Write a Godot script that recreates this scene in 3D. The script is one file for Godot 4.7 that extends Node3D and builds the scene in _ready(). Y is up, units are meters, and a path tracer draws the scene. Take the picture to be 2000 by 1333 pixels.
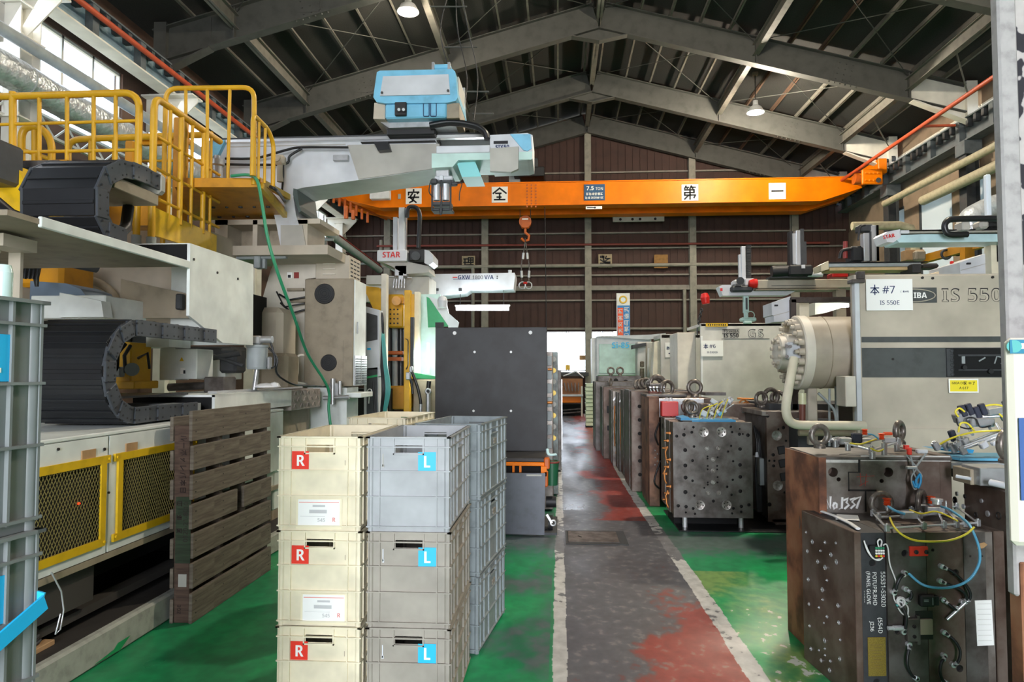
extends Node3D

const F := 1400.0
var cam_basis := Basis()
var eye := Vector3(0, 1.4, 0)
var M := {}
var T := {}
var used := {}
var font_regular: Font
var font_bold: Font
var font_thin: Font
# fittings too small in the photograph to pick apart one by one
const SMALL := ["rivet", "bolt", "screw", "bolt_pattern", "guide_head", "boss_nut", "nail", "tread_pattern", "link_cable", "through_hole", "print", "plug", "bore", "knob", "clip", "yoke_bolt", "latch", "lower_tools", "door_lines", "hose_clip", "door_screw", "step_joint", "slide_rail", "copper_pipes", "latch", "gauge", "panel_screw", "splice_plate", "side_hole", "expanded_mesh", "underframe", "inner_valves", "mould_clutter", "gripper_frame", "valve_hose", "lead_knot", "card_clip", "connector_rib", "fitting"]

# ---------- geometry builder: collects triangles, commits one mesh ----------
class MB:
	var v := PackedVector3Array()
	var n := PackedVector3Array()
	var uv := PackedVector2Array()
	func tri(a: Vector3, b: Vector3, c: Vector3, na: Vector3, nb: Vector3, nc: Vector3, ua := Vector2.ZERO, ub := Vector2.ZERO, uc := Vector2.ZERO) -> void:
		if (b - a).cross(c - a).dot(na + nb + nc) < 0.0:
			var t := b; b = c; c = t
			t = nb; nb = nc; nc = t
			var q := ub; ub = uc; uc = q
		v.append(a); v.append(c); v.append(b)
		n.append(na); n.append(nc); n.append(nb)
		uv.append(ua); uv.append(uc); uv.append(ub)
	func face(a: Vector3, b: Vector3, c: Vector3, d: Vector3, nn: Vector3) -> void:
		tri(a, b, c, nn, nn, nn)
		tri(a, c, d, nn, nn, nn)
	# a quad whose front looks away from the point 'inside'
	func out(a: Vector3, b: Vector3, c: Vector3, d: Vector3, inside: Vector3) -> void:
		var g := (b - a).cross(c - a)
		if g.length() < 1e-12:
			g = (c - a).cross(d - a)
		g = g.normalized()
		if g.dot((a + b + c + d) * 0.25 - inside) < 0.0:
			g = -g
		face(a, b, c, d, g)
	func card(a: Vector3, b: Vector3, c: Vector3, d: Vector3, nn: Vector3) -> void:
		# a lower left, b lower right, c upper right, d upper left, with texture coordinates
		tri(a, b, c, nn, nn, nn, Vector2(0, 1), Vector2(1, 1), Vector2(1, 0))
		tri(a, c, d, nn, nn, nn, Vector2(0, 1), Vector2(1, 0), Vector2(0, 0))
	func box(c: Vector3, s: Vector3, ch := 0.0, b := Basis()) -> MB:
		var h := s * 0.5
		if ch <= 0.0 or ch * 2.0 >= minf(h.x, minf(h.y, h.z)) * 1.9:
			if ch > 0.0:
				ch = minf(h.x, minf(h.y, h.z)) * 0.4
		for ax in 3:
			for sg in [-1.0, 1.0]:
				var u := (ax + 1) % 3
				var w := (ax + 2) % 3
				var p := []
				for q in [[-1, -1], [1, -1], [1, 1], [-1, 1]]:
					var e := Vector3.ZERO
					e[ax] = sg * h[ax]
					e[u] = q[0] * (h[u] - ch)
					e[w] = q[1] * (h[w] - ch)
					p.append(c + b * e)
				var nn := Vector3.ZERO
				nn[ax] = sg
				face(p[0], p[1], p[2], p[3], b * nn)
		if ch > 0.0:
			for ax in 3:
				var u := (ax + 1) % 3
				var w := (ax + 2) % 3
				for su in [-1.0, 1.0]:
					for sw in [-1.0, 1.0]:
						var p := []
						for q in [[-1, 0], [1, 0], [1, 1], [-1, 1]]:
							var e := Vector3.ZERO
							e[ax] = q[0] * (h[ax] - ch)
							e[u] = su * (h[u] - (ch if q[1] == 1 else 0.0))
							e[w] = sw * (h[w] - (0.0 if q[1] == 1 else ch))
							p.append(c + b * e)
						var nn := Vector3.ZERO
						nn[u] = su
						nn[w] = sw
						face(p[0], p[1], p[2], p[3], (b * nn).normalized())
			for sx in [-1.0, 1.0]:
				for sy in [-1.0, 1.0]:
					for sz in [-1.0, 1.0]:
						var k := Vector3(sx, sy, sz)
						var nn := (b * k).normalized()
						tri(c + b * (k * Vector3(h.x, h.y - ch, h.z - ch)), c + b * (k * Vector3(h.x - ch, h.y, h.z - ch)), c + b * (k * Vector3(h.x - ch, h.y - ch, h.z)), nn, nn, nn)
		return self
	# box between two corners
	func span(a: Vector3, b: Vector3, ch := 0.0) -> MB:
		return box((a + b) * 0.5, (b - a).abs(), ch)
	# square bar from a to b, width w, height t (t measured towards 'up')
	func bar(a: Vector3, b: Vector3, w: float, t: float, up := Vector3.UP, ch := 0.0) -> MB:
		var z := (b - a).normalized()
		var x := up.cross(z)
		if x.length() < 1e-4:
			x = Vector3.RIGHT.cross(z)
		x = x.normalized()
		return box((a + b) * 0.5, Vector3(w, t, (b - a).length()), ch, Basis(x, z.cross(x), z))
	func ring_axes(z: Vector3) -> Array:
		var x := Vector3.UP.cross(z)
		if x.length() < 1e-3:
			x = Vector3.RIGHT.cross(z)
		x = x.normalized()
		return [x, z.cross(x)]
	func cyl(a: Vector3, b: Vector3, r: float, r2 := -1.0, k := 14, caps := true) -> MB:
		if r2 < 0.0:
			r2 = r
		var z := (b - a).normalized()
		var ax := ring_axes(z)
		var sl := (r - r2) / maxf((b - a).length(), 1e-6)
		for i in k:
			var a0 := TAU * i / k
			var a1 := TAU * (i + 1) / k
			var d0: Vector3 = ax[0] * cos(a0) + ax[1] * sin(a0)
			var d1: Vector3 = ax[0] * cos(a1) + ax[1] * sin(a1)
			var n0 := (d0 + z * sl).normalized()
			var n1 := (d1 + z * sl).normalized()
			tri(a + d0 * r, a + d1 * r, b + d1 * r2, n0, n1, n1)
			if r2 > 0.0:
				tri(a + d0 * r, b + d1 * r2, b + d0 * r2, n0, n1, n0)
			if caps:
				tri(a, a + d0 * r, a + d1 * r, -z, -z, -z)
				if r2 > 0.0:
					tri(b, b + d0 * r2, b + d1 * r2, z, z, z)
		return self
	# profile: Vector2(radius, height along axis)
	func lathe(base: Vector3, axis: Vector3, prof: Array, k := 20) -> MB:
		var z := axis.normalized()
		var ax := ring_axes(z)
		for j in prof.size() - 1:
			var p: Vector2 = prof[j]
			var q: Vector2 = prof[j + 1]
			var t := q - p
			if t.length() < 1e-7:
				continue
			var nr := t.y / t.length()
			var nz := -t.x / t.length()
			for i in k:
				var a0 := TAU * i / k
				var a1 := TAU * (i + 1) / k
				var d0: Vector3 = ax[0] * cos(a0) + ax[1] * sin(a0)
				var d1: Vector3 = ax[0] * cos(a1) + ax[1] * sin(a1)
				var n0 := d0 * nr + z * nz
				var n1 := d1 * nr + z * nz
				var A := base + d0 * p.x + z * p.y
				var B := base + d1 * p.x + z * p.y
				var C := base + d1 * q.x + z * q.y
				var D := base + d0 * q.x + z * q.y
				if p.x > 0.0:
					tri(A, B, C, n0, n1, n1)
				if q.x > 0.0:
					tri(A, C, D, n0, n1, n0)
		return self
	func tube(pts: Array, r: float, k := 8, closed := false, flat := 1.0) -> MB:
		var cnt := pts.size()
		var rings := []
		var up := Vector3.ZERO
		for i in cnt:
			var prev: Vector3 = pts[(i - 1 + cnt) % cnt] if closed or i > 0 else pts[0]
			var next: Vector3 = pts[(i + 1) % cnt] if closed or i < cnt - 1 else pts[cnt - 1]
			var z := (next - prev).normalized()
			if up == Vector3.ZERO:
				up = Vector3.UP if absf(z.y) < 0.9 else Vector3.RIGHT
			up = (up - z * up.dot(z)).normalized()
			var x := up.cross(z).normalized()
			var ring := []
			for j in k:
				var t := TAU * j / k
				ring.append([pts[i] + x * cos(t) * r + up * sin(t) * r * flat, (x * cos(t) * flat + up * sin(t)).normalized()])
			rings.append(ring)
		for i in (cnt if closed else cnt - 1):
			var A: Array = rings[i]
			var B: Array = rings[(i + 1) % cnt]
			for j in k:
				var j1 := (j + 1) % k
				tri(A[j][0], A[j1][0], B[j1][0], A[j][1], A[j1][1], B[j1][1])
				tri(A[j][0], B[j1][0], B[j][0], A[j][1], B[j1][1], B[j][1])
		if not closed:
			for e in [0, cnt - 1]:
				var nn: Vector3 = (pts[0] - pts[1]).normalized() if e == 0 else (pts[cnt - 1] - pts[cnt - 2]).normalized()
				for j in k - 2:
					tri(rings[e][0][0], rings[e][j + 1][0], rings[e][j + 2][0], nn, nn, nn)
		return self
	func torus(c: Vector3, axis: Vector3, R: float, r: float, k := 24, s := 10) -> MB:
		var ax := ring_axes(axis.normalized())
		var z := axis.normalized()
		for i in k:
			for j in s:
				var p := []
				for q in [[0, 0], [1, 0], [1, 1], [0, 1]]:
					var t: float = TAU * (i + q[0]) / k
					var w: float = TAU * (j + q[1]) / s
					var d: Vector3 = ax[0] * cos(t) + ax[1] * sin(t)
					p.append([c + d * (R + r * cos(w)) + z * r * sin(w), d * cos(w) + z * sin(w)])
				tri(p[0][0], p[1][0], p[2][0], p[0][1], p[1][1], p[2][1])
				tri(p[0][0], p[2][0], p[3][0], p[0][1], p[2][1], p[3][1])
		return self
	# polygon in the plane o + x*u + y*w, extruded by vector e
	func prism(poly: PackedVector2Array, o: Vector3, u: Vector3, w: Vector3, e: Vector3) -> MB:
		var idx := Geometry2D.triangulate_polygon(poly)
		var nn := e.normalized()
		for i in range(0, idx.size(), 3):
			var a := o + u * poly[idx[i]].x + w * poly[idx[i]].y
			var b := o + u * poly[idx[i + 1]].x + w * poly[idx[i + 1]].y
			var c := o + u * poly[idx[i + 2]].x + w * poly[idx[i + 2]].y
			tri(a, b, c, -nn, -nn, -nn)
			tri(a + e, b + e, c + e, nn, nn, nn)
		var sgn := -1.0 if Geometry2D.is_polygon_clockwise(poly) else 1.0
		for i in poly.size():
			var p := poly[i]
			var q := poly[(i + 1) % poly.size()]
			var t := (q - p).normalized()
			var m := (u * t.y - w * t.x).normalized() * sgn
			face(o + u * p.x + w * p.y, o + u * q.x + w * q.y, o + u * q.x + w * q.y + e, o + u * p.x + w * p.y + e, m)
		return self
	func mesh() -> ArrayMesh:
		var a := []
		a.resize(Mesh.ARRAY_MAX)
		a[Mesh.ARRAY_VERTEX] = v
		a[Mesh.ARRAY_NORMAL] = n
		a[Mesh.ARRAY_TEX_UV] = uv
		var m := ArrayMesh.new()
		m.add_surface_from_arrays(Mesh.PRIMITIVE_TRIANGLES, a)
		return m

func mb() -> MB:
	return MB.new()

func V(x: float, y: float, d: float) -> Vector3:
	return Vector3(x, y, -d)

# ---------- placing: a sight line of the survey photo met with a known depth, side plane or height ----------
func sight(px: float, py: float) -> Vector3:
	return cam_basis * Vector3((px - 1000.0) / F, (666.5 - py) / F, -1.0)

func at(px: float, py: float, d: float) -> Vector3:
	var w := sight(px, py)
	return eye + w * (d / -w.z)

func on_side(px: float, py: float, x: float) -> Vector3:
	var w := sight(px, py)
	return eye + w * (x / w.x)

func on_level(px: float, py: float, y: float) -> Vector3:
	var w := sight(px, py)
	return eye + w * ((y - eye.y) / w.y)

# ---------- scene tree ----------
func plain(o: Node, called: String, parent: Node) -> void:
	var nm := called
	if parent == self:
		var k: int = used.get(called, 0)
		used[called] = k + 1
		if k > 0:
			nm = "%s_%03d" % [called, k]
	else:
		var k := 0
		while parent.has_node(NodePath(nm)):
			k += 1
			nm = "%s_%03d" % [called, k]
	o.name = nm
	parent.add_child(o, true)

func tag(o: Node, label: String, category: String, group := "") -> Node:
	o.set_meta("label", label)
	o.set_meta("category", category)
	if group != "":
		o.set_meta("group", group)
	return o

func thing(called: String, label: String, category: String, pos := Vector3.ZERO, group := "", turn := 0.0) -> Node3D:
	var o := Node3D.new()
	plain(o, called, self)
	o.position = pos
	o.rotation.y = turn
	tag(o, label, category, group)
	return o

# a mesh under a thing; geometry is given in world places unless the thing stands at the origin
func part(parent: Node3D, called: String, m, mat: Material, label := "") -> MeshInstance3D:
	var o := MeshInstance3D.new()
	o.mesh = m.mesh() if m is MB else m
	o.material_override = mat
	plain(o, called, parent)
	if parent != self and parent.position != Vector3.ZERO and parent.get_parent() == self and parent is Node3D and not parent.has_meta("local"):
		o.transform = parent.transform.affine_inverse()
	if label != "":
		o.set_meta("label", label)
	if called in SMALL:
		o.set_meta("kind", "stuff")
	return o

func parts(parent: Node3D, called: String, ms: Array, mat_: Material) -> void:
	for m in ms:
		part(parent, called, m, mat_)

func one(called: String, label: String, category: String, m, mat: Material, group := "") -> MeshInstance3D:
	var o := part(self, called, m, mat)
	tag(o, label, category, group)
	return o

func struct(called: String) -> Node3D:
	var o := Node3D.new()
	plain(o, called, self)
	o.set_meta("kind", "structure")
	return o

func copy(o: Node3D, label: String, pos: Vector3, turn := 0.0) -> Node3D:
	var c: Node3D = o.duplicate()
	var base := RegEx.create_from_string("_\\d{3}$").sub(o.name, "")
	plain(c, base, self)
	c.position = pos
	c.rotation.y = turn
	c.set_meta("label", label)
	return c

# lettering: raised flat print; h is the cap height
func text(parent: Node3D, s: String, pos: Vector3, h: float, mat: Material, b := Basis(), bold := false, called := "lettering", font: Font = null, deep := 0.0015) -> MeshInstance3D:
	var t := TextMesh.new()
	t.text = s
	t.font = font if font else (font_bold if bold else font_regular)
	t.font_size = 48
	t.pixel_size = h / (0.714 * 48.0)
	t.depth = deep
	t.curve_step = 1.5
	var o := MeshInstance3D.new()
	o.mesh = t
	o.material_override = mat
	plain(o, called, parent)
	var loc := Transform3D(b, pos)
	if parent != self and parent.get_parent() == self and not parent.has_meta("local"):
		loc = parent.transform.affine_inverse() * loc
	o.transform = loc
	return o

# characters written as strokes on a 10 x 10 grid: "x y x y" digits, strokes parted by spaces
const GLYPH := {
	"an": "5a59 1816 1898 9887 472470 664120 1494",
	"zen": "5a06 5aa6 2666 3363 1191 5651",
	"dai": "2a18 2949 3938 6a58 6999 7978 1787 878515139381 5750 4310",
	"ichi": "1595",
	"hon": "1797 5a50 5712 5792 3272",
	"ri": "1848 1545 1243 2822 5999 9995 5955 5595 5797 7971 5393 4191",
	"sei": "1949 1848 1644 3945 6957 5797 8744 5494 1393 5350 5393 2221 1191 5270",
	"shi": "1949 2921 1545 6965 5999 5656 5690 5393",
	"sa": "3999 5955 1797 1595 3393 5350 1191",
	"ko": "1949 1911 1141 4941 5999 7970 7050",
	"ka": "1999 3911 3571 7111 1373 5591",
	"jitsu": "1999 1917 9997 2777 2575 1393 5950 3011 5091",
	"ka2": "1949 2921 1141 4941 5999 5553 5393 7950",
	"nihon": "2929 2991 9121 2525",
	"pa": "3810 6890 8999 8979",
	"re": "2920 2095",
	"t": "2624 4644 7720",
	"bo": "1888 5950 3612 7692 8979",
	"ru": "3820 6970 7095",
	"dash": "1595",
	"d": "1989 1911 1181 8981 1585",
	"seki": "1999 1911 3736 7776 2575 2272 5520 5580",
	"ro": "1888 1812 1282 8882",
	"a": "1999 9966 5750 5020",
	"tsu": "1989 8950 3937",
}

func glyph_into(m: MB, key: String, c: Vector3, u: Vector3, w: Vector3, size: float, thick: float, out_dir: Vector3) -> void:
	# c: centre of the character, u right, w up
	var up := out_dir.normalized()
	for s in GLYPH[key].split(" "):
		for i in range(0, s.length() - 3, 2):
			var p0 := Vector2(float(s[i].hex_to_int()), float(s[i + 1].hex_to_int())) / 10.0 - Vector2(0.5, 0.5)
			var p1 := Vector2(float(s[i + 2].hex_to_int()), float(s[i + 3].hex_to_int())) / 10.0 - Vector2(0.5, 0.5)
			var a := c + u * p0.x * size + w * p0.y * size
			var b := c + u * p1.x * size + w * p1.y * size
			if a.distance_to(b) < 1e-5:
				continue
			var e := (b - a).normalized() * thick * 0.4
			m.bar(a - e, b + e, thick, 0.002, up)

func glyph(parent: Node3D, key: String, c: Vector3, size: float, thick: float, mat: Material, u := Vector3.RIGHT, w := Vector3.UP, called := "lettering") -> MeshInstance3D:
	var m := mb()
	glyph_into(m, key, c, u, w, size, thick, u.cross(w))
	return part(parent, called, m, mat)

# ---------- textures and materials ----------
func noise_tex(freq: float, octaves: int, ramp: Array, kind := FastNoiseLite.TYPE_SIMPLEX_SMOOTH, seed_no := 1, size := 512, as_normal := false, stretch := Vector2.ONE) -> NoiseTexture2D:
	var f := FastNoiseLite.new()
	f.noise_type = kind
	f.seed = seed_no
	f.frequency = freq
	f.fractal_octaves = octaves
	f.fractal_gain = 0.55
	var t := NoiseTexture2D.new()
	t.width = int(size * stretch.x)
	t.height = int(size * stretch.y)
	t.seamless = true
	t.generate_mipmaps = false
	t.as_normal_map = as_normal
	if as_normal:
		t.bump_strength = 4.0
	t.noise = f
	if ramp.size():
		var g := Gradient.new()
		var offs := PackedFloat32Array()
		var cols := PackedColorArray()
		for r in ramp:
			offs.append(r[0])
			cols.append(r[1])
		g.offsets = offs
		g.colors = cols
		t.color_ramp = g
	return t

func grey(a: float) -> Color:
	return Color(a, a, a)

func mat(col: String, rough := 0.6, metal := 0.0, tex := "", scale := 1.0, bump := "", bump_cm := 0.0) -> StandardMaterial3D:
	var m := StandardMaterial3D.new()
	m.albedo_color = Color(col)
	m.roughness = rough
	m.metallic = metal
	m.uv1_triplanar = true
	m.uv1_scale = Vector3.ONE * scale
	m.uv1_triplanar_sharpness = 4.0
	if tex != "":
		m.albedo_texture = T[tex]
	if bump != "":
		m.heightmap_enabled = true
		m.heightmap_texture = T[bump]
		m.heightmap_scale = bump_cm
	return m

func glow(col: String, energy: float) -> StandardMaterial3D:
	var m := StandardMaterial3D.new()
	m.albedo_color = Color(col)
	m.emission_enabled = true
	m.emission = Color(col)
	m.emission_energy_multiplier = energy
	return m

func make_materials() -> void:
	T.dirt = noise_tex(0.012, 5, [[0.0, grey(0.8)], [0.45, grey(0.94)], [1.0, grey(1.0)]], FastNoiseLite.TYPE_SIMPLEX_SMOOTH, 3)
	T.soft = noise_tex(0.006, 4, [[0.0, grey(0.86)], [1.0, grey(1.0)]], FastNoiseLite.TYPE_SIMPLEX_SMOOTH, 5)
	T.grain = noise_tex(0.09, 3, [[0.0, grey(0.7)], [1.0, grey(1.0)]], FastNoiseLite.TYPE_SIMPLEX, 8)
	T.steel = noise_tex(0.007, 6, [[0.0, Color(0.56, 0.52, 0.5)], [0.4, Color(0.8, 0.77, 0.75)], [0.65, Color(0.93, 0.92, 0.91)], [1.0, Color(1, 1, 1)]], FastNoiseLite.TYPE_SIMPLEX_SMOOTH, 11)
	T.rust = noise_tex(0.005, 6, [[0.0, Color(0.42, 0.36, 0.34)], [0.35, Color(0.7, 0.6, 0.55)], [0.6, Color(0.92, 0.8, 0.72)], [1.0, Color(1, 0.95, 0.9)]], FastNoiseLite.TYPE_SIMPLEX_SMOOTH, 21)
	T.brown = noise_tex(0.006, 6, [[0.0, Color(0.62, 0.52, 0.47)], [0.4, Color(0.8, 0.73, 0.69)], [0.65, Color(0.91, 0.88, 0.85)], [1.0, Color(1, 0.98, 0.96)]], FastNoiseLite.TYPE_SIMPLEX_SMOOTH, 31)
	T.wood = noise_tex(0.02, 5, [[0.0, Color(0.66, 0.63, 0.6)], [0.5, Color(0.85, 0.83, 0.8)], [1.0, Color(1, 1, 0.98)]], FastNoiseLite.TYPE_SIMPLEX_SMOOTH, 41, 512, false, Vector2(0.08, 1))
	T.bump = noise_tex(0.02, 4, [], FastNoiseLite.TYPE_SIMPLEX_SMOOTH, 51)
	T.crumple = noise_tex(0.02, 3, [], FastNoiseLite.TYPE_CELLULAR, 55)
	T.peel = noise_tex(0.011, 4, [[0.0, Color(0.14, 0.14, 0.17)], [0.4, Color(0.16, 0.16, 0.2)], [0.42, Color(0.86, 0.85, 0.84)], [0.7, Color(0.93, 0.92, 0.91)], [1.0, Color(1, 0.98, 0.97)]], FastNoiseLite.TYPE_SIMPLEX_SMOOTH, 61)
	M.deck = mat("2e2e2b", 0.95, 0.0, "grain", 0.6)
	M.rafter = mat("4f4f4b", 0.7, 0.0, "dirt", 0.4)
	M.purlin = mat("6e6b62", 0.7, 0.0, "dirt", 0.5)
	M.purlin_rust = mat("5e4636", 0.8, 0.0, "dirt", 0.5)
	M.wallbrown = mat("412a23", 0.75, 0.0, "dirt", 0.25)
	M.girt = mat("86827a", 0.7, 0.0, "dirt", 0.5)
	M.column = mat("8c897e", 0.7, 0.0, "dirt", 0.5)
	M.cream = mat("e6e2d6", 0.6, 0.0, "soft", 0.4)
	M.runway = mat("7f9aa8", 0.6, 0.0, "dirt", 0.5)
	M.runwaydark = mat("5a6266", 0.7, 0.0, "dirt", 0.6)
	M.redpipe = mat("c2502c", 0.55, 0.0, "soft", 1.0)
	M.orange = mat("f98200", 0.4, 0.0, "soft", 0.3)
	M.orange.metallic_specular = 0.3
	M.orangedark = mat("c9621a", 0.5, 0.0, "dirt", 0.6)
	M.sidewall = mat("8c7a66", 0.85, 0.0, "dirt", 0.25)
	M.white = mat("f2f3f2", 0.5, 0.0, "soft", 0.6)
	M.paper = mat("f4f4f0", 0.8)
	M.black = mat("17181a", 0.55)
	M.ink = mat("15161c", 0.7)
	M.inkblue = mat("23345f", 0.7)
	M.signblue = mat("1f4f77", 0.5)
	M.darkgrey = mat("3a3d40", 0.6, 0.0, "dirt", 1.5)
	M.slab = mat("2a2b2e", 0.55, 0.0, "steel", 0.8)
	M.chain = mat("43484e", 0.42, 0.0, "soft", 2.0)
	M.chaindark = mat("1f2124", 0.35, 0.0, "soft", 2.0)
	M.machgreen = mat("ecf2ee", 0.45, 0.0, "soft", 0.8)
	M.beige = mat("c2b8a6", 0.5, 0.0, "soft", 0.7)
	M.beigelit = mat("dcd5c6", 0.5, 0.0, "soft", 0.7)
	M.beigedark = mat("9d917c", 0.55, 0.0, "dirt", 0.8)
	M.machcream = mat("e3dcc4", 0.5, 0.0, "soft", 0.8)
	M.machgrey = mat("d6d4cd", 0.45, 0.0, "soft", 0.6)
	M.yellow = mat("dba71c", 0.42, 0.0, "soft", 1.0)
	M.yellowpanel = mat("e6bb15", 0.45, 0.0, "dirt", 0.8)
	M.amber = mat("cf8f12", 0.45, 0.0, "dirt", 0.7)
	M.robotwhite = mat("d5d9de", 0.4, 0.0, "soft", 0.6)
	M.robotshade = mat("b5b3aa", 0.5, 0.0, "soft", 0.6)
	M.robotblue = mat("7fc6e6", 0.4, 0.0, "dirt", 0.6)
	M.robotgreen = mat("c3e2da", 0.4, 0.0, "soft", 0.8)
	M.steel = mat("8f8a84", 0.4, 0.4, "steel", 1.3)
	M.darksteel = mat("6a6764", 0.42, 0.35, "steel", 1.4)
	M.brownsteel = mat("756b64", 0.45, 0.35, "brown", 1.3)
	M.rust = mat("9f7960", 0.75, 0.0, "rust", 1.3)
	M.chrome = mat("dfe1e3", 0.24, 0.6)
	M.insert = mat("b4b3b0", 0.34, 0.5, "steel", 4.0)
	M.alu = mat("c4c6c8", 0.35, 0.7, "soft", 3.0)
	M.bolt = mat("2c2a28", 0.5, 0.4)
	M.forged = mat("8b8680", 0.36, 0.5, "steel", 5.0)
	M.cratecream = mat("f3e9cb", 0.42, 0.0, "soft", 1.5)
	M.crategrey = mat("a9adaf", 0.42, 0.0, "soft", 1.5)
	M.crateoliveshade = mat("a09a8e", 0.45, 0.0, "soft", 1.5)  # olive plastic with the shade low in the front stack mixed in
	M.crateblue = mat("8d9799", 0.45, 0.0, "dirt", 1.5)
	M.red = mat("ea3a2a", 0.4)
	M.cyan = mat("1fb3ea", 0.4)
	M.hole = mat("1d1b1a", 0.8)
	M.orangecup = mat("f2541f", 0.45)
	M.bluetube = mat("5aa9cf", 0.35)
	M.yellowtube = mat("e0d03c", 0.35)
	M.tealtube = mat("4f9b96", 0.4)
	M.greenhose = mat("2f8a62", 0.45)
	M.whitecable = mat("dcdcda", 0.5)
	M.blackhose = mat("1c1d1f", 0.4)
	M.brass = mat("b59a4a", 0.4, 0.6, "grain", 3.0)
	M.copper = mat("b8763a", 0.4, 0.5)
	M.bluetray = mat("2f93c6", 0.4)
	M.wood = mat("7d756b", 0.85, 0.0, "wood", 3.0)
	M.woodred = mat("5f4c42", 0.85, 0.0, "wood", 3.0)
	M.cardboard = mat("b58f63", 0.8, 0.0, "soft", 2.0)
	M.concrete = mat("a8aaa0", 0.9, 0.0, "dirt", 1.4)
	M.foil = mat("d3dade", 0.3, 0.5, "dirt", 0.9, "crumple", 2.0)
	M.pipegrey = mat("9fa7a8", 0.55, 0.0, "soft", 1.0)
	M.pipebeige = mat("b0a88c", 0.6, 0.0, "dirt", 1.0)
	M.peel = mat("cbc7c5", 0.6, 0.0, "peel", 0.9)
	M.columnpaint = mat("c9c6c6", 0.55, 0.0, "dirt", 2.0)
	M.navy = mat("252a3c", 0.6, 0.0, "dirt", 2.0)
	M.green = mat("1f9a5a", 0.5, 0.0, "dirt", 1.0)
	M.greencurtain = mat("2faa6a", 0.4, 0.0, "soft", 1.0)
	M.redpaint = mat("c8201c", 0.35)
	M.meshwire = mat("8a7f4a", 0.6, 0.2)
	M.dark = mat("0f1011", 0.9)
	M.gasket = mat("48403c", 0.8, 0.0, "dirt", 2.0)
	M.palegreen = mat("d9e4c8", 0.5)
	M.pegboard = mat("9a6a48", 0.8, 0.0, "dirt", 1.0)
	M.stripegrey = mat("d7d3cc", 0.5)
	M.darkband = mat("4b4f4e", 0.5, 0.0, "dirt", 1.0)
	M.checker = mat("a39a92", 0.45, 0.3, "dirt", 1.5)
	M.clear = StandardMaterial3D.new()
	M.clear.transparency = BaseMaterial3D.TRANSPARENCY_ALPHA
	M.clear.albedo_color = Color(0.92, 0.97, 0.96, 0.12)
	M.clear.roughness = 0.05
	M.frost = StandardMaterial3D.new()
	M.frost.albedo_color = Color("c4c9c9")
	M.frost.backlight_enabled = true
	M.frost.backlight = Color(0.62, 0.65, 0.65)
	M.frost.roughness = 0.6
	M.tubelamp = glow("f2fbff", 9.0)
	M.bulb = glow("fff6e0", 14.0)
	M.led = glow("ff3010", 4.0)

func _ready() -> void:
	# ---------- camera, sky, lights, exposure ----------
	var cam := Camera3D.new()
	cam.name = "camera"
	cam.position = eye
	cam_basis = Basis(Vector3.UP, deg_to_rad(3.756)) * Basis(Vector3.RIGHT, deg_to_rad(2.515))
	cam.basis = cam_basis
	cam.fov = 50.916
	cam.near = 0.05
	cam.far = 200.0
	add_child(cam)
	cam.current = true
	var we := WorldEnvironment.new()
	we.name = "world_environment"
	var e := Environment.new()
	e.background_mode = Environment.BG_SKY
	var sky := Sky.new()
	var sm := ProceduralSkyMaterial.new()
	sm.sky_top_color = Color(0.75, 0.84, 0.95)
	sm.sky_horizon_color = Color(0.93, 0.96, 1.0)
	sm.ground_bottom_color = Color(0.5, 0.5, 0.48)
	sm.ground_horizon_color = Color(0.8, 0.82, 0.84)
	sky.sky_material = sm
	e.sky = sky
	e.background_energy_multiplier = 9.0
	e.tonemap_mode = Environment.TONE_MAPPER_LINEAR
	e.tonemap_exposure = 1.0
	e.sdfgi_enabled = true
	e.ssao_enabled = true
	e.ssil_enabled = true
	we.environment = e
	add_child(we)
	# daylight through the openings: one soft light just inside each
	area("loading_door_light", V(0.5, 2.6, -8.1), Vector3(0, -0.04, -1), Vector2(3.9, 4.6), "fbfaff", 140.0)
	area("near_window_light", V(-7.6, 6.1, 4.0), Vector3(1, -0.6, 0), Vector2(12.0, 1.3), "eef5ff", 17.0)
	area("far_window_light", V(-7.6, 6.1, 16.0), Vector3(1, -0.6, 0), Vector2(12.0, 1.3), "eef5ff", 9.0)
	area("side_window_light", V(9.3, 4.8, 12.0), Vector3(-1, -0.4, 0), Vector2(18.0, 2.2), "e4f0ee", 2.4)
	area("end_window_light", V(0.6, 2.1, 24.3), Vector3(0, 0, 1), Vector2(2.3, 1.3), "f4f8ff", 2.6)
	randomize_off()
	font_regular = sys_font(400)
	font_bold = sys_font(700)
	var fv := FontVariation.new()
	fv.base_font = font_bold
	fv.variation_embolden = -0.75
	font_thin = fv
	make_materials()
	build_shell()
	build_roof()
	build_runways()
	build_crane()
	build_left_machine()
	build_traverse_robot()
	build_middle()
	build_right_machines()
	build_right_robots()
	build_molds()
	build_near_molds()
	build_crates()
	build_pallet()
	build_small()

func randomize_off() -> void:
	seed(7)

func sys_font(weight: int) -> Font:
	var f := SystemFont.new()
	f.font_names = PackedStringArray(["Droid Sans"])
	f.font_weight = weight
	return f

func area(called: String, pos: Vector3, dir: Vector3, size: Vector2, col: String, energy: float) -> void:
	var l := AreaLight3D.new()
	plain(l, called, self)
	l.area_size = size
	l.light_color = Color(col)
	l.light_energy = energy
	l.area_range = 40.0
	l.area_attenuation = 2.0
	l.shadow_enabled = true
	var z := -dir.normalized()
	var x := Vector3.UP.cross(z).normalized()
	l.transform = Transform3D(Basis(x, z.cross(x), z), pos)

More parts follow.
